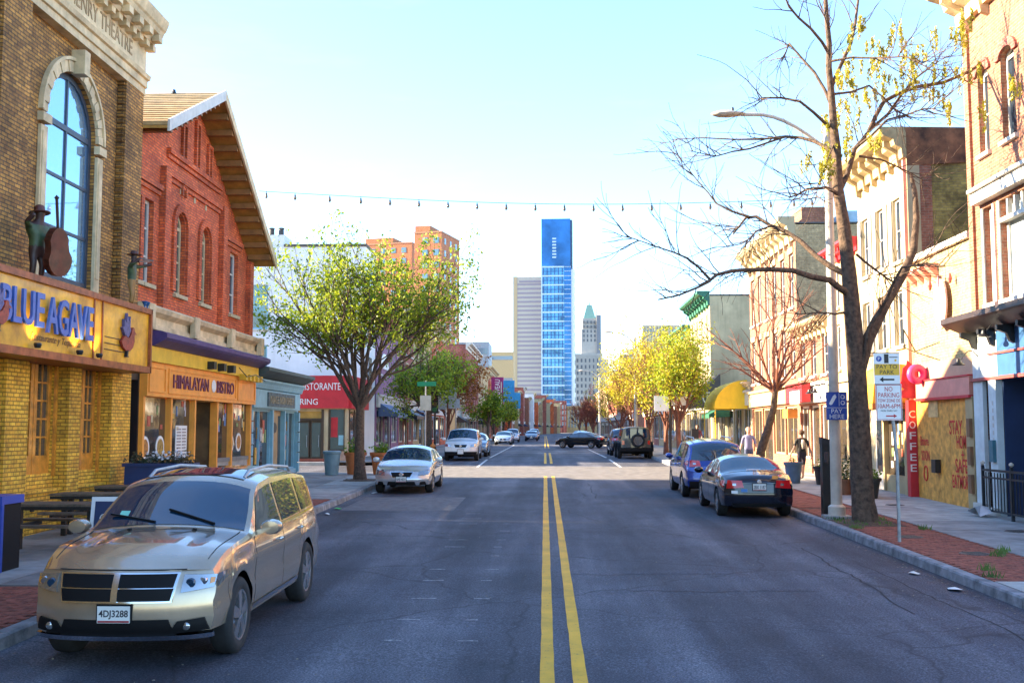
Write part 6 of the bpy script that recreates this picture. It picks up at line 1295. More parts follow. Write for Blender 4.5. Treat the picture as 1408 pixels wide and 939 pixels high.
# ------------------------------------------------------------------ trees
def rvec(r): 
    while True:
        v = Vector((r.uniform(-1, 1), r.uniform(-1, 1), r.uniform(-1, 1)))
        if .05 < v.length < 1: return v.normalized()
def limb(mb, pts, r0, r1, seg=7):
    n = len(pts); mb.tube(pts, [r0+(r1-r0)*(i/(n-1))**.8 for i in range(n)], seg)
def wander(r, p, d, L, n, wob, up=0.0):
    pts = [Vector(p)]; d = Vector(d).normalized()
    for i in range(n):
        d = (d+rvec(r)*wob+Vector((0, 0, up))).normalized(); pts.append(pts[-1]+d*(L/n))
    return pts, d
def grow(mb, r, p, d, L, rad, lev, tips, wob=.16, up=.05, kids=(3, 4), spread=.65, minr=.006, seg=6, shrink=.66, start=.35):
    n = 5 if lev > 1 else 4
    pts, dd = wander(r, p, d, L, n, wob, up); limb(mb, pts, rad, max(minr, rad*.45), max(4, seg))
    if lev == 0: tips.append((pts[-1], dd)); tips.append((pts[-2], dd)); return
    for k in range(r.randint(*kids)):
        f = start+(1-start)*(k+r.random()*.8)/kids[1]; i = min(n-1, int(f*n)); q = pts[i]+(pts[i+1]-pts[i])*(f*n-i)
        side = rvec(r); side = (side-dd*side.dot(dd)).normalized(); nd = (dd*(1-spread*.5)+side*spread+Vector((0, 0, up))).normalized()
        grow(mb, r, q, nd, L*shrink*r.uniform(.75, 1.1), max(minr, rad*(.62-.18*f)), lev-1, tips, wob, up, kids, spread, minr, max(3, seg-1), shrink, start)
    grow(mb, r, pts[-1], dd, L*shrink, max(minr, rad*.45), lev-1, tips, wob, up, kids, spread, minr, max(3, seg-1), shrink, start)
def leaves(mb, r, tips, per, rad, size, hang=0.0, ncol=1):
    for p, d in tips:
        for k in range(r.randint(max(1, per//2), per)):
            q = p+rvec(r)*(rad*r.random()**.6); q.z -= hang*r.random(); a = rvec(r); b = a.cross(rvec(r))
            if b.length < .01: continue
            b.normalize(); s = size*r.uniform(.45, 1.55); a = (a+Vector((0, 0, -.25))).normalized(); mb.cur = r.randrange(ncol)
            mb.add([q-a*s*.6, q+b*s*.32, q+a*s*.6, q-b*s*.32], [(0, 1, 2, 3)])
LEAFG = leafmat('spring_leaf', [(.06, .13, .01), (.13, .22, .014), (.24, .31, .02)], .45); LEAFY = leafmat('yellow_leaf', [(.30, .30, .015), (.46, .42, .02), (.60, .50, .04)], .45); LEAFL = leafmat('lime_leaf', [(.16, .25, .012), (.30, .38, .02), (.46, .48, .03)], .5); LEAFR = leafmat('rust_leaf', [(.20, .07, .015), (.30, .11, .02), (.38, .18, .03)], .3)
def tree(name, label, base, h_trunk, r0, seed, limbs, lev, leaf=None, per=10, lr=.35, ls=.11, bark=None, up=.05, wob=.15, kids=(3, 4), L=2.4, lean=0.0, tilt=(.25, .9), spread=.65, group=None, shrink=.66, minr=.006, filt=None, lo=.6):
    r = random.Random(seed); t = thing(name, label, 'tree', base, group); B = Vector(base); bark = bark or BARK
    mb = MB(); pts, d = wander(r, B+Vector((0, 0, -.1)), (lean, 0, 1), h_trunk+.1, 6, .05, .1); n = len(pts)
    mb.tube(pts, [r0*(1.35 if i == 0 else 1.08 if i == 1 else 1)*(1-.35*i/(n-1)) for i in range(n)], 12); mb.build('trunk', bark, t, smooth=60)
    mb = MB(); tips = []
    for k in range(limbs):
        az = 6.2832*(k+r.uniform(-.25, .25))/limbs; ti = r.uniform(*tilt); q = pts[-1] if k % 2 == 0 else pts[-2]+(pts[-1]-pts[-2])*r.random()
        if k and lo < 1: q = pts[int((n-1)*r.uniform(lo, 1))]
        grow(mb, r, q, (math.cos(az)*math.sin(ti), math.sin(az)*math.sin(ti), math.cos(ti)), L*r.uniform(.85, 1.15), r0*.5, lev, tips, wob, up, kids, spread, minr, 7, shrink)
    mb.build('limbs', bark, t, smooth=60, recalc=False)
    if leaf:
        mb = MB(); tp = [x for x in tips if not filt or filt(x[0], r)]; ms = leaf if isinstance(leaf, list) else [leaf]
        leaves(mb, r, tp, per, lr, ls, .1, len(ms)); tag(mb.build('crown', ms, t, recalc=False), kind='stuff')
    return t, tips
# big leafy tree by the corner
tree('leafy_street_tree', 'broad spring green street tree on the corner in front of the red restaurant', (-6.54, 37.4, gz(37.4)+.15), 3.0, .2, 21, 9, 3, [LEAFG, LEAFL, LEAFL], 15, .34, .105, None, .085, .13, (3, 4), 2.65, .0, (.05, .80), .58, None, .70, .006, None, .85)
tree('leafy_street_tree', 'lower lime green street tree behind the broad one', (-6.7, 60.5, gz(60)+.15), 3.6, .24, 5, 6, 3, [LEAFL, LEAFL, LEAFG], 7, .45, .14, None, .02, .17, (3, 4), 1.75, 0, (.5, 1.15), .7)
tree('rusty_street_tree', 'thin street tree with rust coloured buds near the traffic signs', (-6.8, 74, gz(74)+.15), 3.0, .16, 9, 6, 3, [LEAFR], 5, .5, .16, BARKR, .05, .15, (3, 4), 2.2, 0, (.3, .9))
for k, (y, s, sd) in enumerate(((125, 1.0, 3), (140, .9, 4), (170, 1.1, 6), (200, 1.2, 8))):
    tree('street_tree', ['dark green street tree past the crossing on the shady side', 'second dark green street tree on the shady side', 'bushy green street tree before the magenta banner', 'last green street tree on the shady side'][k], (-6.7, y, gz(y)+.15), 2.6, .2, sd, 6, 2, [LEAFG, LEAFL], 16, .7, .24, None, .05, .15, (3, 4), 1.8*s, 0, (.2, .9), group='green street trees down the shady side')
for k, (x, y, s, sd, lf) in enumerate(((7.1, 56, .95, 13, LEAFL), (7.3, 64, 1.3, 14, LEAFY), (7.3, 75, 1.4, 15, LEAFY), (7.4, 88, 1.4, 16, LEAFY), (7.4, 102, 1.2, 17, LEAFY))):
    tree('yellow_street_tree', ['lime yellow street tree beside the white lantern signs', 'tall bright yellow street tree on the sunny pavement', 'second tall yellow street tree on the sunny pavement', 'yellow street tree before the far crossing', 'farthest yellow street tree by the dark slab tower'][k], (x, y, gz(y)+.15), 2.0, .16, sd, 7, 3, [lf, lf, LEAFY], 6 if k else 10, .45, .12, BARKR, .09, .15, (3, 4), 2.2*s, 0, (.15, .75), group='yellow street trees on the sunny side')
for k, y in enumerate((150, 175, 210)): tree('bare_street_tree', ['bare brown street tree past the crossing, sunny side', 'second bare street tree past the crossing, sunny side', 'third bare street tree past the crossing, sunny side'][k], (6.8, y, gz(y)+.15), 2.6, .2, 30+k, 6, 3, None, bark=BARKR, L=2.4, up=.06, tilt=(.2, .8), minr=.02)
for k, (x, y) in enumerate(((11.5, 228), (15.5, 262), (20, 300), (25, 340))): tree('rusty_far_tree', ['rust brown tree where the street bends', 'second rust brown tree where the street bends', 'third rust brown tree where the street bends', 'farthest rust brown tree where the street bends'][k], (x, y, gz(y)+.1), 3, .25, 60+k, 6, 2, [LEAFR], 14, 1.0, .4, BARKR, L=3.0, up=.05, tilt=(.2, .9), minr=.03)
# bare reddish tree leaning over the pavement
r = random.Random(77); B = Vector((6.95, 35.2, gz(35.2)+.15)); t = thing('bare_reddish_tree', 'leaning bare tree with fan of reddish twigs behind the pedestrians', 'tree', B)
tr = [atY(1044, 652, 35.2), atY(1046, 620, 35.2), atY(1056, 590, 35.1), atY(1064, 560, 35), atY(1066, 535, 35)]; mb = MB(); mb.tube([tr[0]+Vector((0, 0, -.3))]+tr, [.2, .17, .15, .13, .11, .1], 10); mb.build('trunk', BARK, t, smooth=60)
mb = MB(); tips = []
for px, py, dy, L in ((1000, 300+170, .5, 2.6), (1030, 400, -.3, 3.0), (1052, 390, .6, 3.2), (1072, 385, -.6, 3.2), (1090, 400, .4, 3.1), (1108, 425, -.4, 2.8), (1118, 470, .3, 2.2), (985, 450, .2, 2.4), (1000, 512, .0, 1.9), (1130, 455, -.2, 2.6), (1122, 520, .2, 1.7)):
    e = atY(px, py, 35+dy*2.5); grow(mb, r, tr[-1]+Vector((0, 0, -r.random()*.25)), e-tr[-1], (e-tr[-1]).length*.72, .055, 2, tips, .10, .02, (3, 4), .5, .007, 5, .5)
mb.build('limbs', BARKR, t, smooth=60, recalc=False)
# near bare tree: limbs follow the photograph's pattern at their own depths
t = thing('bare_street_tree', 'large nearly bare street tree with a few hanging yellow green pods', 'tree', (6.84, 22.98, gz(23)+.15))
Y0 = 22.98
def pl_(*p): return [atY(a, b, Y0+d) for a, b, d in p]
mb = MB(); tk = pl_((1190, 724, 0), (1190, 716, 0), (1187, 690, 0), (1182, 600, 0), (1179, 520, 0), (1173, 440, 0), (1167, 370, 0), (1160, 310, 0), (1152, 260, 0), (1150, 205, 0))
TR_ = [.38, .28, .235, .21, .195, .18, .158, .138, .118, .10]; fine = []; fr2 = []
for i in range(len(tk)-1):
    for q in range(12): fine.append(tk[i]+(tk[i+1]-tk[i])*(q/12)); fr2.append(TR_[i]+(TR_[i+1]-TR_[i])*q/12)
fine.append(tk[-1]); fr2.append(TR_[-1]); v0 = len(mb.v); mb.tube(fine, fr2, 28)
for i in range(len(fine)):           # furrowed bark: ridges run up the stem
    for q in range(28):
        v = Vector(mb.v[v0+i*28+q]); d = (v-fine[i]); a = math.atan2(d.y, d.x); n_ = noise.noise((a*4.5, fine[i].z*.9, 1.3))+.6*noise.noise((a*11, fine[i].z*2.6, 7.1)); k_ = 1+.085*n_
        mb.v[v0+i*28+q] = tuple(fine[i]+d*k_)
mb.tube(pl_((1180, 515, 0), (1192, 470, .05), (1216, 420, .2), (1240, 380, .3), (1256, 345, .4), (1260, 300, .5), (1258, 265, .6), (1252, 240, .7)), [.15, .135, .12, .105, .085, .07, .055, .04], 10)
mb.build('trunk', BARK2, t, smooth=60)
r = random.Random(31); mb = MB(); tips = []; BR = [
 (((1168, 405, 0), (1140, 385, -.4), (1090, 372, -.8), (1030, 371, -1.2), (985, 378, -1.5), (960, 395, -1.8), (905, 412, -2)), .085, .015), (((975, 383, -1.5), (945, 355, -1.8), (905, 340, -2.1), (862, 325, -2.3)), .03, .008),
 (((1165, 378, 0), (1120, 350, .4), (1080, 318, .8), (1040, 298, 1.1), (1025, 300, 1.2), (1008, 322, 1.3)), .075, .02), (((1030, 298, 1.1), (985, 280, 1.3), (960, 250, 1.5), (930, 210, 1.7)), .03, .008), (((1062, 310, .9), (1040, 318, .7), (1020, 335, .5), (985, 340, .3)), .028, .008),
 (((1155, 270, 0), (1135, 258, -.3), (1110, 260, -.6), (1085, 272, -.9)), .05, .015), (((1152, 215, 0), (1120, 195, .4), (1080, 188, .8), (1010, 192, 1.3), (925, 192, 1.9)), .055, .01), (((1080, 188, .8), (1030, 205, .6), (985, 215, .4), (950, 208, .2)), .028, .008), (((1140, 175, 0), (1100, 140, -.5), (1050, 135, -1), (1042, 138, -1.1)), .04, .01),
 (((1145, 150, 0), (1120, 100, .3), (1085, 60, .6), (1075, 85, .9)), .045, .012), (((1150, 205, 0), (1143, 130, 0), (1140, 60, 0), (1135, 0, 0), (1132, -60, 0)), .10, .035), (((1143, 120, 0), (1170, 60, .5), (1180, 0, .9), (1183, -40, 1.1)), .05, .02), (((1143, 80, 0), (1115, 40, -.4), (1085, 10, -.8), (1070, -30, -1)), .04, .015),
 (((1153, 265, 0), (1175, 205, .3), (1195, 180, .5), (1240, 130, 1.0), (1290, 85, 1.5)), .07, .018), (((1175, 205, .3), (1220, 165, 0), (1270, 150, -.4), (1285, 150, -.5)), .035, .01), (((1195, 180, .5), (1215, 140, .8), (1260, 120, 1.1), (1330, 100, 1.7), (1390, 75, 2.4), (1420, 55, 2.9)), .055, .03), (((1140, 85, 0), (1200, 80, -.6), (1245, 78, -1.1), (1300, 110, -1.6)), .03, .008),
 (((1145, 130, 0), (1195, 118, .4), (1230, 150, .7), (1255, 165, 1)), .03, .01), (((1185, 550, 0), (1195, 480-30, -.2), (1220, 410, -.5), (1240, 368, -.8), (1275, 362, -1), (1300, 366, -1.3)), .055, .014), (((1178, 350, 0), (1205, 372, .3), (1228, 388, .4)), .03, .02), (((1160, 430, 0), (1148, 432, -.3), (1125, 430, -.5), (1095, 432, -.8)), .03, .01), (((1182, 215, .2), (1235, 230, .9), (1270, 248, 1.3)), .03, .008), (((1150, 190, 0), (1130, 240, -.2), (1122, 275, -.4)), .02, .008)]
for P, r0, r1 in BR:
    pts = pl_(*P); fine = []
    for a, b in zip(pts, pts[1:]):
        fine.append(a); m_ = (a+b)/2+rvec(r)*(b-a).length*.05; fine.append(m_)
    fine.append(pts[-1]); limb(mb, fine, r0, r1, 7)
    for k in range(4+2*len(P)):
        f = r.uniform(.3, 1)*(len(fine)-1); i = min(len(fine)-2, int(f)); q = fine[i]+(fine[i+1]-fine[i])*(f-i); d = (fine[i+1]-fine[i]).normalized(); s_ = rvec(r); s_ = (s_-d*s_.dot(d)).normalized()
        grow(mb, r, q, d*.7+s_*.7+Vector((0, 0, .15)), r.uniform(.4, 1.15), .012+.18*r1, 1, tips, .2, .03, (1, 3), .6, .0045, 4, .6)
mb.build('limbs', BARK2, t, smooth=60, recalc=False)
mb = MB(); pods = [(x, y) for x, y in ((1165, 80), (1170, 45), (1182, 25), (1198, 55), (1215, 60), (1228, 40), (1236, 35), (1245, 85), (1262, 80), (1268, 60), (1285, 45), (1292, 95), (1298, 125), (1305, 140), (1200, 85), (1222, 92), (1256, 100), (1278, 115), (1210, 120), (1196, 130), (1148, 165), (1158, 180), (1150, 205), (1140, 215), (1135, 230), (1130, 165), (1170, 185), (1240, 110), (1318, 100), (1325, 40), (1330, 20), (1316, 30), (1340, 95), (1350, 145), (1388, 110), (1398, 100), (1172, 110), (1162, 100), (1108, 215), (1136, 190), (1187, 75), (1250, 60), (1175, 150), (1205, 180), (1160, 145))]
for x, y in pods:
    c = atY(x+r.uniform(-4, 4), y+r.uniform(-6, 6), Y0+r.uniform(-.6, 1.2))
    for k in range(r.randint(3, 5)):
        q = c+rvec(r)*.14; L_ = r.uniform(.25, .5)
        for j in range(36):
            f = r.random(); e = q+Vector((r.gauss(0, .02), r.gauss(0, .02), -L_*f)); a = (rvec(r)+Vector((0, 0, -1.2))).normalized(); b = a.cross(rvec(r)).normalized(); s_ = r.uniform(.03, .06)
            mb.add([e-a*s_, e+b*s_*.35, e+a*s_, e-b*s_*.35], [(0, 1, 2, 3)])
tag(mb.build('pods', leafmat('pod_yellow', [(.26, .25, .02), (.42, .38, .03), (.55, .46, .04)], .3), t, recalc=False), kind='stuff')

# ------------------------------------------------------------------ street furniture
def street_lamp(name, label, base, h, reach, r0, m, arm_dir=-1, head=1.0):
    t = thing(name, label, 'street lamp', base); B = Vector(base)
    mb = MB(); mb.tube([B+Vector((0, 0, z)) for z in (0, .25, .3, h*.5, h)], [r0*1.5, r0*1.5, r0, r0*.85, r0*.65], 12); mb.build('pole', m, t, smooth=40)
    mb = MB(); mb.box(B.x-r0*2.2, B.x+r0*2.2, B.y-r0*2.2, B.y+r0*2.2, B.z-.02, B.z+.06); mb.build('base_plate', CONC2, t)
    P = [B+Vector((arm_dir*reach*f, 0, h-.5+(.85*math.sin(f*1.9) if f < .8 else .85))) for f in frange(0, 1, 8)]
    MB().tube(P, r0*.33, 8).build('arm', m, t, smooth=40); e = P[-1]; s = head
    mb = MB(); M = Matrix.Translation(e+Vector((arm_dir*.3*s, 0, .02))) @ Matrix.Rotation(PY/2*arm_dir, 4, 'Y') @ Matrix.Scale(.45, 4, (1, 0, 0)); mb.lathe([(.03*s, -.42*s), (.10*s, -.3*s), (.17*s, 0), (.16*s, .2*s), (.08*s, .36*s), (.01, .4*s)], 12, M); mb.build('lamp_head', m, t, smooth=50)
    MB().lathe([(.03, 0), (.03, .08), (.01, .1)], 8, Matrix.Translation(e+Vector((arm_dir*.2*s, 0, .08)))).build('photocell', DARK, t)
    return t
def hgt(px, py, Y): return atY(px, py, Y).z
street_lamp('street_lamp', 'tall cream street lamp with curved arm beside the near bare tree', (6.5, 23.95, gz(24)+.15), hgt(1100, 165, 23.95)-.55, 1.95, .125, POLE)
street_lamp('street_lamp', 'distant street lamp rising from the yellow trees', (6.6, 77, gz(77)+.15), 8.2, 1.7, .13, POLE); street_lamp('street_lamp', 'farthest street lamp beyond the crossing, sunny side', (6.6, 128, gz(128)+.15), 8.2, 1.8, .13, POLE)
def sign_plate(par, name, c, w, h, m, th=.012, edge=None):
    o = MB().box(c[0]-w/2, c[0]+w/2, c[1]-th, c[1], c[2]-h/2, c[2]+h/2).build(name, m, par)
    return o
def stext(par, s, c, h, m, w=None): return text('sign_lettering', s, (c[0], c[1]-.0125-.001, c[2]), (1, 0, 0), (0, 0, 1), h, m, par, w, .0015)
# parking sign post
P = (6.4, 19.5, gz(19.5)+.15); t = thing('parking_sign', 'grey post with PAY TO PARK sign above a NO PARKING sign', 'sign', P)
top = hgt(1226, 485, 19.5)
MB().tube([(P[0], P[1], P[2]-.05), (P[0], P[1]+.0, P[2]+1.5), (P[0]-.14, P[1], top)], .032, 8).build('post', STEEL, t, smooth=40)
sc = 19.5/1450; cx = P[0]-.155
yy = P[1]-.05
z1 = hgt(1226, 507, 19.5); a = sign_plate(t, 'pay_to_park_sign', (cx, yy, z1), .47, .59, SIGNW); fr_ = SIGNK
for k in (-1, 1): MB().box(cx-.235, cx+.235, yy-.0145, yy-.0122, z1+k*.287-.006, z1+k*.287+.006).build('sign_border', SIGNK, a)
MB().box(cx-.225, cx+.225, yy-.014, yy-.0122, z1-.12, z1+.085).build('amber_panel', SIGNY, a); stext(a, 'PAY TO', (cx, yy-.002, z1+.035), .075, SIGNK, .37); stext(a, 'PARK', (cx, yy-.002, z1-.065), .075, SIGNK, .26)
MB().lathe([(.001, .002), (.052, .002), (.052, 0)], 18, Matrix.Translation((cx-.14, yy-.0125, z1+.18)) @ Matrix.Rotation(PY/2, 4, 'X')).build('blue_roundel', SIGNB, a); stext(a, 'P', (cx-.14, yy-.003, z1+.18), .055, SIGNW); MB().box(cx-.045, cx+.035, yy-.014, yy-.0122, z1+.10, z1+.265).build('meter_symbol', SIGNK, a); MB().box(cx+.05, cx+.2, yy-.014, yy-.0122, z1+.2, z1+.215).build('ticket_symbol', SIGNK, a)
MB().lathe([(.001, .002), (.022, .002), (.022, 0)], 10, Matrix.Translation((cx+.16, yy-.0125, z1+.15)) @ Matrix.Rotation(PY/2, 4, 'X')).build('coin_symbol', SIGNY, a)
MB().prism([(-.14, 0), (-.07, .05), (-.07, .016), (.13, .016), (.13, -.016), (-.07, -.016), (-.07, -.05)], lambda x, z, k: (cx+x, yy-.0122-k, z1-.2+z), 0, .002).build('arrow', SIGNK, a)
z2 = hgt(1230, 553, 19.5); cx2 = cx+.02; b = sign_plate(t, 'no_parking_sign', (cx2, yy, z2), .47, .66, SIGNW)
for k in (-1, 1): MB().box(cx2-.225, cx2+.225, yy-.0145, yy-.0122, z2+k*.315-.005, z2+k*.315+.005).build('sign_border', SIGNR, b); MB().box(cx2+k*.222-.005, cx2+k*.222+.005, yy-.0145, yy-.0122, z2-.31, z2+.31).build('sign_border', SIGNR, b)
for s_, dz, h_, w_ in (('NO', .24, .085, .14), ('PARKING', .13, .085, .38), ('TOW ZONE DE', .03, .06, .40), ('10AM-6PM', -.07, .08, .40), ('MON THRU SAT', -.155, .03, .3)): stext(b, s_, (cx2, yy-.001, z2+dz), h_, SIGNR if dz > -.1 else SIGNK, w_)
MB().prism([(.14, 0), (.08, .035), (.08, .012), (-.06, .012), (-.06, -.012), (.08, -.012), (.08, -.035)], lambda x, z, k: (cx2+x, yy-.0122-k, z2-.25+z), 0, .002).build('arrow', SIGNR, b)
# pay here sign on lamp post, kiosk behind it
t = thing('pay_here_sign', 'blue PAY HERE sign fixed to the cream lamp post', 'sign', (6.45, 23.7, 2.6)); z3 = hgt(1154, 558, 23.75); c = (6.5, 23.76, z3); a = sign_plate(t, 'plate', c, .46, .62, SIGNB)
MB().box(6.28, 6.72, 23.744, 23.747, z3-.045, z3-.035).build('divider', SIGNW, a); stext(a, 'PAY', (c[0], c[1]-.001, z3-.115), .095, SIGNW, .24); stext(a, 'HERE', (c[0], c[1]-.001, z3-.235), .095, SIGNW, .32)
MB().prism([(-.17, .05), (-.08, .22), (-.03, .26), (.0, .2), (-.1, .03), (-.14, .02)], lambda x, z, k: (6.5+x, 23.746-k, z3+z), 0, .002).build('hand_symbol', SIGNW, a); MB().box(6.55, 6.56, 23.744, 23.747, z3, z3+.29).build('symbol_rule', SIGNW, a)
for dz in (.07, .2): MB().tube([(6.635+.04*math.cos(q), 23.745, z3+dz+.04*math.sin(q)) for q in frange(0, 6.283, 12)], .01, 4).build('coin_ring', SIGNW, a)
MB().box(6.4, 6.6, 23.76, 23.83, z3-.2, z3-.16).build('bracket', STEEL, t)
t = thing('parking_kiosk', 'slim black parking pay kiosk just behind the lamp post', 'kiosk', (6.55, 24.5, gz(24.5)+.15)); k0 = gz(24.5)+.15
MB().box(6.32, 6.5, 24.4, 24.6, k0, k0+1.62).build('body', BLACK, t); MB().prism([(6.31, k0+1.62), (6.51, k0+1.62), (6.51, k0+1.72), (6.31, k0+1.78)], lambda x, z, k: (x, k, z), 24.38, 24.62).build('solar_cap', DARK, t); MB().box(6.36, 6.46, 24.385, 24.399, k0+1.2, k0+1.45).build('screen', GLASS, t)
# distant kiosk, signs
t = thing('parking_kiosk', 'black parking pay kiosk with blue disc far along the sunny kerb', 'kiosk', (6.5, 46, gz(46)+.15)); k0 = gz(46)+.15
MB().box(6.35, 6.65, 46, 46.3, k0, k0+1.7).build('body', BLACK, t); MB().lathe([(.001, .02), (.2, .02), (.2, 0)], 16, Matrix.Translation((6.5, 45.98, k0+.45)) @ Matrix.Rotation(PY/2, 4, 'X')).build('blue_disc', mat('cyan_disc', (.05, .3, .55), .5), t)
def lantern(x, y, lb):
    t = thing('globe_lamp', lb, 'street lamp', (x, y, gz(y)+.15)); z = gz(y)+.15; MB().tube([(x, y, z), (x, y, z+.3), (x, y, z+3.0)], [.12, .07, .05], 8).build('post', BLACK, t)
    for k in (-1, 1): MB().box(x+k*.45-.38, x+k*.45+.38, y-.02, y+.02, z+2.5+.3*(k > 0), z+3.3+.3*(k > 0)).build('white_board', SIGNW, t)
lantern(6.55, 55.5, 'black post carrying two square white boards by the lime tree')
def post_sign(lb, x, y, h, items, name='street_sign'):
    t = thing(name, lb, 'sign', (x, y, gz(y)+.15)); z = gz(y)+.15; MB().tube([(x, y, z), (x, y, z+h)], .035, 6).build('post', STEEL, t)
    for nm, dx, dz, w, h_, m in items: MB().box(x+dx-w/2, x+dx+w/2, y-.05, y-.036, z+dz-h_/2, z+dz+h_/2).build(nm, m, t)
post_sign('steel post with green street name blade and pale square sign by the corner', -5.95, 52.6, 4.0, [('name_blade', .05, 3.85, .95, .22, SIGNG), ('square_sign', 0, 2.9, .55, .75, mat('cream_sign', (.42, .39, .30), .5))])
post_sign('post with two tall grey sign backs by the white suv', -6.0, 64, 4.6, [('sign_back', -.2, 3.4, .5, 1.4, STEEL), ('sign_back', .4, 3.4, .5, 1.3, STEEL), ('sign_back', .2, 4.4, .4, .5, STEEL)]); post_sign('post with small sign seen from behind near the rusty tree', -5.9, 70, 3.6, [('sign_back', 0, 3.2, .5, .6, STEEL)])
t = thing('traffic_signal', 'dark traffic signal head on post by the white suv', 'traffic light', (-6.3, 60.5, gz(60)+.15)); z = gz(60)+.15; MB().tube([(-6.3, 60.5, z), (-6.3, 60.5, z+3.6)], .06, 8).build('post', DARK, t); MB().box(-6.52, -6.1, 60.3, 60.6, z+2.4, z+3.5).build('signal_head', BLACK, t)
for k, c_ in enumerate(((.1, .01, .01), (.1, .06, .01), (.01, .1, .03))): MB().lathe([(.001, .03), (.12, .03), (.14, 0)], 12, Matrix.Translation((-6.31, 60.3, z+3.25-k*.32)) @ Matrix.Rotation(PY/2, 4, 'X')).build('lens', mat('lens_%d' % k, c_, .3), t)
for k, (y, c_, lb) in enumerate(((150, (.04, .3, .55), 'sky blue banner on a lamp post past the crossing'), (200, (.04, .3, .55), 'small sky blue banner on the farther lamp post'))):
    t = thing('lamp_post_banner', lb, 'banner', (-6.2, y, gz(y)+.15)); MB().tube([(-6.2, y, .8), (-6.2, y, 9)], [.12, .08], 8).build('post', POLE, t); MB().box(-5.9, -4.3 if k == 0 else -4.6, y-.03, y+.03, 6.2, 9.2).build('banner_cloth', mat('sky_blue_cloth', c_, .7), t)
t = thing('fire_hydrant', 'orange fire hydrant on the corner beside the white suv', 'hydrant', (-6.1, 57.5, gz(57)+.15)); z = gz(57)+.15
MB().lathe([(.16, 0), (.16, .06), (.11, .08), (.11, .55), (.15, .58), (.15, .64), (.10, .72), (.03, .78), (.03, .84), (.001, .85)], 12, Matrix.Translation((-6.1, 57.5, z))).build('barrel', mat('hydrant_orange', (.6, .18, .02), .5), t, smooth=40)
for sx in (-1, 1): MB().lathe([(.06, 0), (.06, .1), (.04, .12)], 8, Matrix.Translation((-6.1+sx*.1, 57.5, z+.42)) @ Matrix.Rotation(sx*PY/2, 4, 'Y')).build('outlet', MATS['hydrant_orange'], t)
# string lights across the street
t = thing('string_lights', 'cable of small bulbs strung across the street between the facades', 'string lights', (0, 33, 9)); YS_ = 35.2
pts = []
for px, py in ((356, 263), (480, 270), (600, 276), (720, 280), (840, 281), (960, 279), (1080, 275), (1142, 271)): pts.append(atY(px, py, YS_))
def cat(pts, f):
    n = len(pts)-1; i = min(n-1, int(f*n)); a = f*n-i; p0, p1, p2, p3 = pts[max(0, i-1)], pts[i], pts[i+1], pts[min(n, i+2)]
    return .5*((2*p1)+(p2-p0)*a+(2*p0-5*p1+4*p2-p3)*a*a+(3*p1-p0-3*p2+p3)*a**3)
MB().tube([cat(pts, f) for f in frange(0, 1, 48)], .012, 4).build('cable', BLACK, t)
bl_ = MB().lathe([(.012, 0), (.012, -.05), (.03, -.06), (.032, -.10)], 8).build('bulb_holder', BLACK, t, local=True); g_ = MB().lathe([(.028, -.10), (.05, -.15), (.052, -.19), (.03, -.235), (.002, -.245)], 8).build('bulb', mat('unlit_bulb', (.16, .13, .09), .1, var=0), bl_, smooth='all', local=True)
for k in range(21):
    p = cat(pts, (k+.4)/21)-Vector((0, 33, 9))
    if k == 0: bl_.location = p
    else:
        o = bl_.copy(); COL.objects.link(o); o.parent = t; o.location = p; q = g_.copy(); COL.objects.link(q); q.parent = o
# planters and pots
def leafball(mb, r, c, rad, n, s, flat=1.0):
    for k in range(n):
        q = Vector(c)+Vector((r.gauss(0, rad*.45), r.gauss(0, rad*.45), abs(r.gauss(0, rad*.5))*flat)); a = rvec(r); b = a.cross(rvec(r))
        if b.length < .02: continue
        b.normalize(); mb.add([q-a*s, q+b*s*.4, q+a*s, q-b*s*.4], [(0, 1, 2, 3)])
def pot(name, lb, x, y, r0, h, m, leafm, rad, n, s=.07, flat=1.0, dz=.15):
    t = thing(name, lb, 'planter', (x, y, gz(y)+dz)); z = gz(y)+dz; MB().lathe([(.001, .01), (r0*.72, 0), (r0*.95, h*.85), (r0*1.06, h*.86), (r0*1.08, h), (r0*.92, h), (r0*.9, h*.9), (.001, h*.9)], 20, Matrix.Translation((x, y, z)), cap=False).build('pot', m, t, smooth=40)
    r = random.Random(int(x*100+y)); mb = MB(); leafball(mb, r, (x, y, z+h*.95), rad, n, s, flat); tag(mb.build('foliage', leafm, t, recalc=False), kind='stuff')
pot('terracotta_pot', 'tall terracotta pot beside the trunk of the corner tree', -6.35, 41.0, .42, .85, TERRA, LEAFG, .4, 160, .09); pot('terracotta_pot', 'second terracotta pot half hidden behind the corner tree', -7.4, 41.2, .42, .85, TERRA, LEAFG, .4, 160, .09)
pot('dark_planter', 'dark round planter with green leaves by the coffee column', 8.9, 29.6, .34, .55, mat('charcoal_pot', (.03, .035, .035), .6), LEAFG, .33, 200, .07); pot('wood_planter', 'small barrel planter with a little conifer before the ivory shop', 8.6, 30.9, .28, .45, mat('barrel_wood', (.22, .10, .05), .7), leafmat('conifer', [(.02, .05, .01), (.035, .075, .012), (.05, .1, .02)], .1), .28, 260, .05, 2.6)
pot('terracotta_pot', 'small orange pot between the two shop planters', 9.2, 30.6, .2, .4, TERRA, LEAFG, .2, 60, .05); pot('blue_planter', 'slate blue bin shaped planter behind the near tree', 8.4, 36.2, .3, .7, mat('slate_blue', (.08, .14, .22), .6), LEAFG, .2, 40, .05); pot('dark_planter', 'black planter beside the slate blue one', 9.2, 35.4, .32, .6, BLACK, LEAFG, .25, 90, .06)
t = thing('flower_box', 'navy planter box with white flowers before the yellow brick front', 'planter', (-8.6, 23.6, gz(23)+.15)); z = gz(23.6)+.15
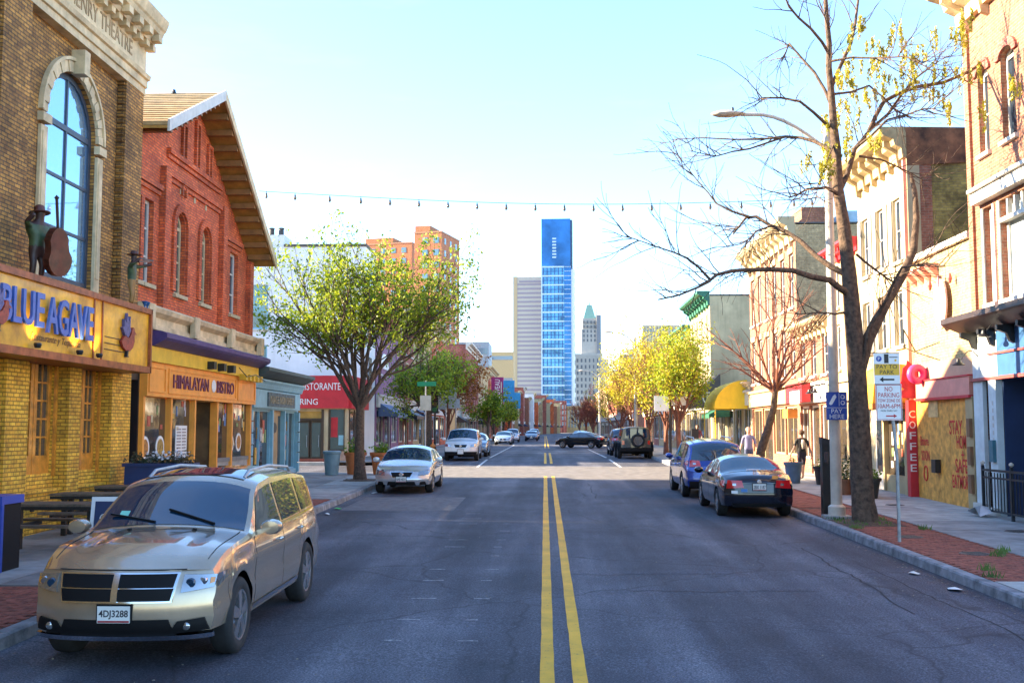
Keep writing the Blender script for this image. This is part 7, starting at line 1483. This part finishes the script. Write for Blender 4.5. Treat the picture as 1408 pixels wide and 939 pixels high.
MB().box(-9.3, -7.9, 23.2, 23.9, z, z+1.15).build('box', mat('box_navy', (.012, .03, .10), .5), t); MB().box(-9.34, -7.86, 23.16, 23.94, z+1.15, z+1.22).build('rim', MATS['box_navy'], t); r = random.Random(2); mb = MB()
for k in range(9): leafball(mb, r, (-9.2+k*.15, 23.5, z+1.2), .22, 60, .05)
tag(mb.build('foliage', leafmat('dusky_leaf', [(.03, .05, .02), (.06, .06, .03), (.10, .07, .03)], .2), t, recalc=False), kind='stuff'); mb = MB()
for k in range(60): c = (r.uniform(-8.9, -7.95), 23.2+r.uniform(0, .5), z+1.3+r.uniform(0, .2)); mb.lathe([(.001, .0), (.035, .005), (.001, .02)], 6, Matrix.Translation(c) @ Matrix.Rotation(r.uniform(-1, 1), 4, 'X'))
tag(mb.build('flowers', mat('white_petal', (.7, .68, .7), .7, var=.1), t, recalc=False), kind='stuff')
# picnic tables on the terrace
def picnic(lb, x, y, L=1.75, rot=0):
    z = gz(y)+.15; t = thing('picnic_table', lb, 'table', (x, y, z), 'picnic tables on the pavement terrace')
    for k in range(4): MB().box(x-L/2, x+L/2, y-.36+k*.185, y-.19+k*.185, z+.76, z+.80).build('top_plank', TABLE, t)
    for s_ in (-1, 1):
        MB().box(x-L/2, x+L/2, y+s_*.68-.13, y+s_*.68+.13, z+.44, z+.48).build('bench_plank', TABLE, t); MB().box(x+s_*(L/2-.25)-.03, x+s_*(L/2-.25)+.03, y-.36, y+.36, z+.68, z+.757).build('crossbar', BLACK, t); MB().box(x+s_*(L/2-.25)-.03, x+s_*(L/2-.25)+.03, y-.8, y+.8, z+.37, z+.437).build('bench_bar', BLACK, t)
        for q in (-1, 1): MB().bar((x+s_*(L/2-.2), y+q*.14, z), (x+s_*(L/2-.2), y+q*.14, z+.68), .085).build('leg', BLACK, t)
    for s_ in (-1, 1): MB().box(x-L/2+.02, x+L/2-.02, y+s_*.37-.01, y+s_*.37+.01, z+.70, z+.757).build('apron', BLACK, t)
picnic('picnic table nearest the camera at the yellow brick terrace', -8.35, 17.9); picnic('middle picnic table of the yellow brick terrace', -8.5, 20.2); picnic('picnic table nearest the navy flower box', -8.55, 22.3)
t = thing('blue_edged_bin', 'black litter bin with bright blue edge at the frame side', 'bin', (-8.1, 15.5, gz(15.5)+.15)); z = gz(15.5)+.15; MB().box(-8.62, -7.94, 15.3, 15.9, z, z+.98).build('body', CBLK, t); MB().box(-8.65, -7.91, 15.27, 15.93, z+.98, z+1.1).build('lid', SIGNB, t); MB().box(-7.935, -7.905, 15.27, 15.33, z, z+.979).build('corner_trim', SIGNB, t)
t = thing('chalkboard_sign', 'white framed navy chalkboard standing behind the gold suv', 'sign', (-6.7, 16.6, gz(16.6)+.15)); z = gz(16.6)+.15
for q in (-1, 1):
    M = Matrix.Translation((-6.85, 16.6, z)) @ Matrix.Rotation(R_(8)*q, 4, 'X') @ Matrix.Translation((0, q*.14, 0))
    def bx_(x0, x1, y0, y1, z0, z1, nm, m_): mb = MB().box(x0, x1, y0, y1, z0, z1); mb.v = [tuple(M @ Vector(v)) for v in mb.v]; return mb.build(nm, m_, t)
    bx_(-.3, .3, -.012, .012, 0, .99, 'frame_board', SIGNW); bx_(-.235, .235, -.02*1, .02, .12, .92, 'chalk_panel', NAVY)
mb = MB().tube([(-.08+.06*math.cos(a), -.022, .66+.06*math.sin(a)) for a in frange(0, 6.28, 12)], .007, 4); M = Matrix.Translation((-6.85, 16.6, z)) @ Matrix.Rotation(R_(-8), 4, 'X') @ Matrix.Translation((0, -.14, 0)); mb.v = [tuple(M @ Vector(v)) for v in mb.v]; mb.build('chalk_mark', SIGNW, t)
t = thing('blue_bin', 'pale blue grey bin on the pavement by the side street corner', 'bin', (-7.8, 40.8, gz(41)+.15)); z = gz(41)+.15; MB().lathe([(.25, 0), (.33, .8), (.36, .82), (.36, .9), (.3, .92)], 14, Matrix.Translation((-8.2, 40.6, z))).build('barrel', mat('blue_grey_bin', (.16, .28, .34), .5), t, smooth=40)
# ------------------------------------------------------------------ people and figures
def skin_mesh(name, J, E, mats, pick, parent=None, sub=2, root=0, loc=(0, 0, 0), rz=0, scale=1.0, local=True):
    """J: joint -> (x,y,z,radius); E: edges.  One continuous skinned surface; pick(face centre) chooses the clothing material"""
    me = bpy.data.meshes.new(name); keys = list(J); ix = {k: i for i, k in enumerate(keys)}
    me.from_pydata([J[k][:3] for k in keys], [(ix[a], ix[b]) for a, b in E], []); o = bpy.data.objects.new(name, me); COL.objects.link(o)
    md = o.modifiers.new('s', 'SKIN'); sv = me.skin_vertices[0].data
    for k in keys: r_ = J[k][3]; sv[ix[k]].radius = r_ if isinstance(r_, tuple) else (r_, r_)
    sv[ix[keys[root]]].use_root = True
    ms = o.modifiers.new('u', 'SUBSURF'); ms.levels = sub; ms.render_levels = sub
    dg = bpy.context.evaluated_depsgraph_get(); m2 = bpy.data.meshes.new_from_object(o.evaluated_get(dg)); bpy.data.objects.remove(o); bpy.data.meshes.remove(me)
    for m in mats: m2.materials.append(m)
    for p in m2.polygons: p.material_index = pick(p.center); p.use_smooth = True
    o = bpy.data.objects.new(name, m2); COL.objects.link(o); o.parent = parent
    return o
SKIN = mat('skin', (.50, .29, .20), .6, var=.1); HAIR = mat('brown_hair', (.10, .05, .025), .7, var=.3, scale=30)
def person(label, loc, rz, H, top, bottom, pick, hairm, stride=.0, arm=.15, bag=None, shoes=None, skin=None, nm='person'):
    t = thing(nm, label, 'person', loc, None, rz); WL[t.name] = Vector((0, 0, 0)); s = H/1.75; st = stride
    J = {'pel': (0, 0, .95, (.16, .115)), 'waist': (0, 0, 1.10, (.145, .105)), 'chest': (0, .01, 1.32, (.175, .12)), 'shou': (0, 0, 1.43, (.12, .09)), 'neck': (0, .01, 1.51, .055), 'hd0': (0, .02, 1.58, (.072, .085)), 'hd1': (0, .025, 1.66, (.082, .1)), 'hd2': (0, .02, 1.73, (.06, .07))}
    E = [('pel', 'waist'), ('waist', 'chest'), ('chest', 'shou'), ('shou', 'neck'), ('neck', 'hd0'), ('hd0', 'hd1'), ('hd1', 'hd2')]
    for n_, sx in (('l', -1), ('r', 1)):
        f = st*sx
        J.update({n_+'hip': (sx*.095, 0, .88, .095), n_+'knee': (sx*.10, f*.5+.02, .49, .06), n_+'ank': (sx*.10, f-.02 if f > 0 else f-.08, .09+(.05 if f < 0 else 0), .042), n_+'toe': (sx*.12, f+.15, .035+(.0 if f >= 0 else .0), .036),
                  n_+'sh': (sx*.185, 0, 1.41, .062), n_+'el': (sx*.25, -f*.35-.03, 1.14, .045), n_+'wr': (sx*(.25+arm*.2), -f*.9+.06, .90, .03), n_+'hand': (sx*(.25+arm*.2), -f*1.0+.09, .81, .035)})
        E += [('pel', n_+'hip'), (n_+'hip', n_+'knee'), (n_+'knee', n_+'ank'), (n_+'ank', n_+'toe'), ('shou', n_+'sh'), (n_+'sh', n_+'el'), (n_+'el', n_+'wr'), (n_+'wr', n_+'hand')]
    J = {k: (a*s, b*s, c*s, (d[0]*s, d[1]*s) if isinstance(d, tuple) else d*s) for k, (a, b, c, d) in J.items()}
    b = skin_mesh('body', J, E, [skin or SKIN, top, bottom, shoes or mat('shoe', (.35, .34, .33), .6)], lambda c: pick(c/s), t)
    mb = MB(); mb.lathe([(.086, -.01), (.104, .03), (.105, .08), (.085, .125), (.045, .15), (.002, .156)], 14, Matrix.Translation((0, -.002*s, 1.625*s)) @ Matrix.Scale(s, 4) @ Matrix.Rotation(R_(14), 4, 'X')); mb.build('hair', hairm, t, smooth='all', local=True)
    for k, (x, y, z, m, q) in enumerate(((-.03, .105, 1.655, BLACK, .009), (.03, .105, 1.655, BLACK, .009), (0, .122, 1.625, SKIN, .014))): MB().lathe([(.001, -q), (q, 0), (.001, q)], 6, Matrix.Translation(Vector((x, y, z))*s)).build('eye' if k < 2 else 'nose', m, t, local=True)
    MB().box(-.025*s, .025*s, .1*s, .108*s, 1.58*s, 1.588*s).build('mouth', mat('lip', (.35, .12, .1), .6), t, local=True)
    for sx in (-1, 1):          # five curled fingers rooted in each hand
        hx, hy, hz, _ = J[('l' if sx < 0 else 'r')+'hand']
        for q in range(4): MB().tube([(hx, hy+(-.025+.017*q)*s, hz-.01*s), (hx-sx*.006*s, hy+(-.025+.017*q)*s, hz-(.055+.006*(q in (1, 2)))*s), (hx-sx*.03*s, hy+(-.02+.015*q)*s, hz-(.085+.006*(q in (1, 2)))*s)], [.011*s, .01*s, .007*s], 5).build('finger', SKIN, t, smooth='all', local=True)
        MB().tube([(hx-sx*.01*s, hy+.02*s, hz+.02*s), (hx-sx*.028*s, hy+.042*s, hz-.01*s), (hx-sx*.03*s, hy+.045*s, hz-.04*s)], [.012*s, .011*s, .008*s], 5).build('thumb', SKIN, t, smooth='all', local=True)
    if bag: MB().tube([(0, -.13*s, 1.42*s), (0, -.16*s, 1.3*s), (0, -.17*s, 1.1*s)], [.05*s, .075*s, .05*s], 8).build('light_scarf', bag, t, smooth='all', local=True)
    return t
def pk_shorts(c):
    if abs(c.x) > .2 and c.z < 1.2 or c.z > 1.49: return 0
    if c.z > .98 and not (abs(c.x) > .17 and c.z < 1.22 and abs(c.x) > .24): return 1
    if c.z > .52 and abs(c.x) < .24: return 2
    return 3 if c.z < .1 else 0
def pk_long(c):
    if c.z > 1.49 or (abs(c.x) > .21 and c.z < 1.16): return 0
    if c.z > .96: return 1
    return 2 if c.z > .1 else 3
px_ = atY(1103, 652, 38.0)
person('person walking away in a black top and dark shorts on the sunny pavement', (px_.x, 38.0, gz(38)+.15), R_(8), 1.74, mat('black_top', (.02, .018, .018), .8, var=.2), mat('dark_shorts', (.03, .02, .04), .8, var=.2), pk_shorts, HAIR, .22, .3, mat('pale_scarf', (.5, .4, .32), .8))
px_ = atY(1030, 640, 41.0)
person('person in a violet blue tee walking towards the camera past the parked suv', (px_.x, 41.0, gz(41)+.15), R_(176), 1.8, mat('violet_tee', (.20, .20, .34), .8, var=.15), mat('blue_jeans', (.05, .07, .14), .8, var=.2), pk_long, mat('bald_tone', (.42, .25, .17), .6), .12, .35)
for k, (x, y, c_, lb) in enumerate(((7.2, 57.0, (.5, .5, .55), 'distant person in a pale top under the yellow trees'), (8.6, 60.0, (.5, .12, .1), 'distant person in a red top beside the shop parade'))):
    person(lb, (x, y, gz(y)+.15), R_(160*k), 1.72, mat('far_top_%d' % k, c_, .8), mat('blue_jeans', (.05, .07, .14), .8), pk_long, HAIR, .1)
# musician figures standing on the sign ledge
WOODR = mat('oxblood_wood', (.085, .018, .010), .5, var=.5, scale=5, coat=.1)
def figure(name, label, loc, rz, h, mt, pick, J, E):
    t = thing(name, label, 'statue', loc, None, rz); WL[t.name] = Vector((0, 0, 0)); skin_mesh('body', J, E, mt, pick, t); return t
fz = 5.05
p = atX(50, 372, -9.35)
J = {'pel': (0, 0, .55, (.14, .12)), 'chest': (0, 0, .92, (.19, .15)), 'neck': (0, .03, 1.08, .06), 'hd': (0, .05, 1.2, .1), 'hd2': (0, .05, 1.3, .085), 'lh': (-.09, 0, .45, .08), 'lk': (-.1, .04, .25, .06), 'la': (-.1, 0, .05, .05), 'rh': (.09, 0, .45, .08), 'rk': (.1, .04, .25, .06), 'ra': (.1, 0, .05, .05), 'ls': (-.2, 0, .98, .07), 'le': (-.27, .12, .8, .055), 'lw': (-.1, .3, .78, .045), 'rs': (.2, 0, .98, .07), 're': (.34, .12, 1.0, .05), 'rw': (.3, .28, 1.15, .045)}
E = [('pel', 'chest'), ('chest', 'neck'), ('neck', 'hd'), ('hd', 'hd2'), ('pel', 'lh'), ('lh', 'lk'), ('lk', 'la'), ('pel', 'rh'), ('rh', 'rk'), ('rk', 'ra'), ('chest', 'ls'), ('ls', 'le'), ('le', 'lw'), ('chest', 'rs'), ('rs', 're'), ('re', 'rw')]
FIG = [mat('figure_dark', (.05, .02, .015), .5, var=.3), mat('figure_green', (.05, .08, .03), .5, var=.4, scale=6), BLACK]
t = figure('bass_player_statue', 'dark carved double bass player standing on the amber sign ledge', (-9.35, p.y, fz), R_(-115), 1.3, FIG, lambda c: 1 if .6 < c.z < 1.0 else 0, J, E)
hat = MB(); hat.lathe([(.19, 1.33), (.195, 1.345), (.105, 1.36), (.095, 1.46), (.05, 1.49), (.002, 1.49)], 14, Matrix.Translation((0, .22, -.10)) @ Matrix.Rotation(R_(8), 4, 'X')); hat.build('hat', WOODR, t, smooth=50, local=True)
def fiddle(par, M, s, name, m):
    P = []
    for a in frange(0, 6.2832-.2618, 23):
        w = .30*(1-.28*math.exp(-((math.sin(a)-.12)/.28)**2))*(1.0-.16*math.sin(a)); P.append((w*math.cos(a), .5*math.sin(a)))
    mb = MB(); mb.prism([(x*s, y*s) for x, y in P], lambda a, b, k: M @ Vector((a, k*s, b)), -.09, .09); o = mb.build(name, m, par, local=True)
    mb = MB(); mb.bar(M @ Vector((0, .05*s, .42*s)), M @ Vector((0, .05*s, 1.08*s)), .05*s, .05*s); mb.lathe([(.002, -.05*s), (.055*s, 0), (.002, .06*s)], 8, M @ Matrix.Translation((0, .05*s, 1.1*s))); mb.build(name+'_neck', FIG[0], par, local=True)
    MB().box(-.001, .001, 0, .001, 0, .001)
fiddle(t, Matrix.Translation((-.16, .34, .5)) @ Matrix.Rotation(R_(12), 4, 'Y') @ Matrix.Rotation(R_(-8), 4, 'X'), .9, 'double_bass', WOODR)
p = atX(180, 415, -9.3)
J2 = {k: (a*.62, b*.62, c*.72, (d[0]*.6, d[1]*.6) if isinstance(d, tuple) else d*.6) for k, (a, b, c, d) in J.items()}; J2['lw'] = (-.36, .26, .80, .028); J2['le'] = (-.24, .14, .74, .03)
t = figure('violin_player_statue', 'small carved violin player standing at the end of the amber sign ledge', (-9.22, 23.1, fz), R_(-82), .95, [FIG[0], FIG[1], mat('figure_ochre', (.28, .14, .03), .5)], lambda c: 1 if .45 < c.z < .74 else 2 if c.z <= .45 else 0, J2, E)
hat = MB(); hat.lathe([(.13, .95), (.135, .96), (.07, .97), (.065, 1.02), (.002, 1.04)], 12, Matrix.Translation((0, .03, -.045))); hat.build('hat', WOODR, t, smooth=50, local=True); t.scale = (1.25, 1.25, 1.25); MB().bar((.05, .14, .84), (-.62, .22, .90), .024).build('bow', FIG[0], t, local=True); MB().bar((.08, .1, .78), (-.3, .2, .84), .09, .035).build('violin', WOODR, t, local=True)
t = thing('blue_finial', 'small pair of blue glass cups on the sign ledge beside the violin player', 'ornament', (-9.2, 24.0-.25, fz))
for k in (0, 1): MB().lathe([(.035, 0), (.02, .05), (.03, .08), (.07, .16), (.06, .17), (.002, .09)], 10, Matrix.Translation((-9.15, 23.72+k*.16, fz))).build('cup', CBLUE, t, smooth=50)
# lit lamps of the amber sign
t = bpy.data.objects['restaurant_sign']
for u in (18.4, 21.0, 20.1):
    lo = MB().lathe([(.05, 0), (.07, .06), (.06, .09), (.002, .08)], 10, Matrix.Translation((-9.0, u, 3.735))).build('sign_lamp', BLACK, t)
    ld = bpy.data.lights.new('sign_lamp_light', 'SPOT'); ld.energy = 5; ld.color = (1, .72, .35); ld.shadow_soft_size = .03; ld.spot_size = R_(120); ld.spot_blend = .8; q = bpy.data.objects.new('sign_lamp_light', ld); COL.objects.link(q); q.parent = t; q.location = Vector((-8.98, u, 3.84))-WL['restaurant_sign']; q.rotation_euler = Vector((.25, 0, -1)).to_track_quat('Z', 'Y').to_euler()
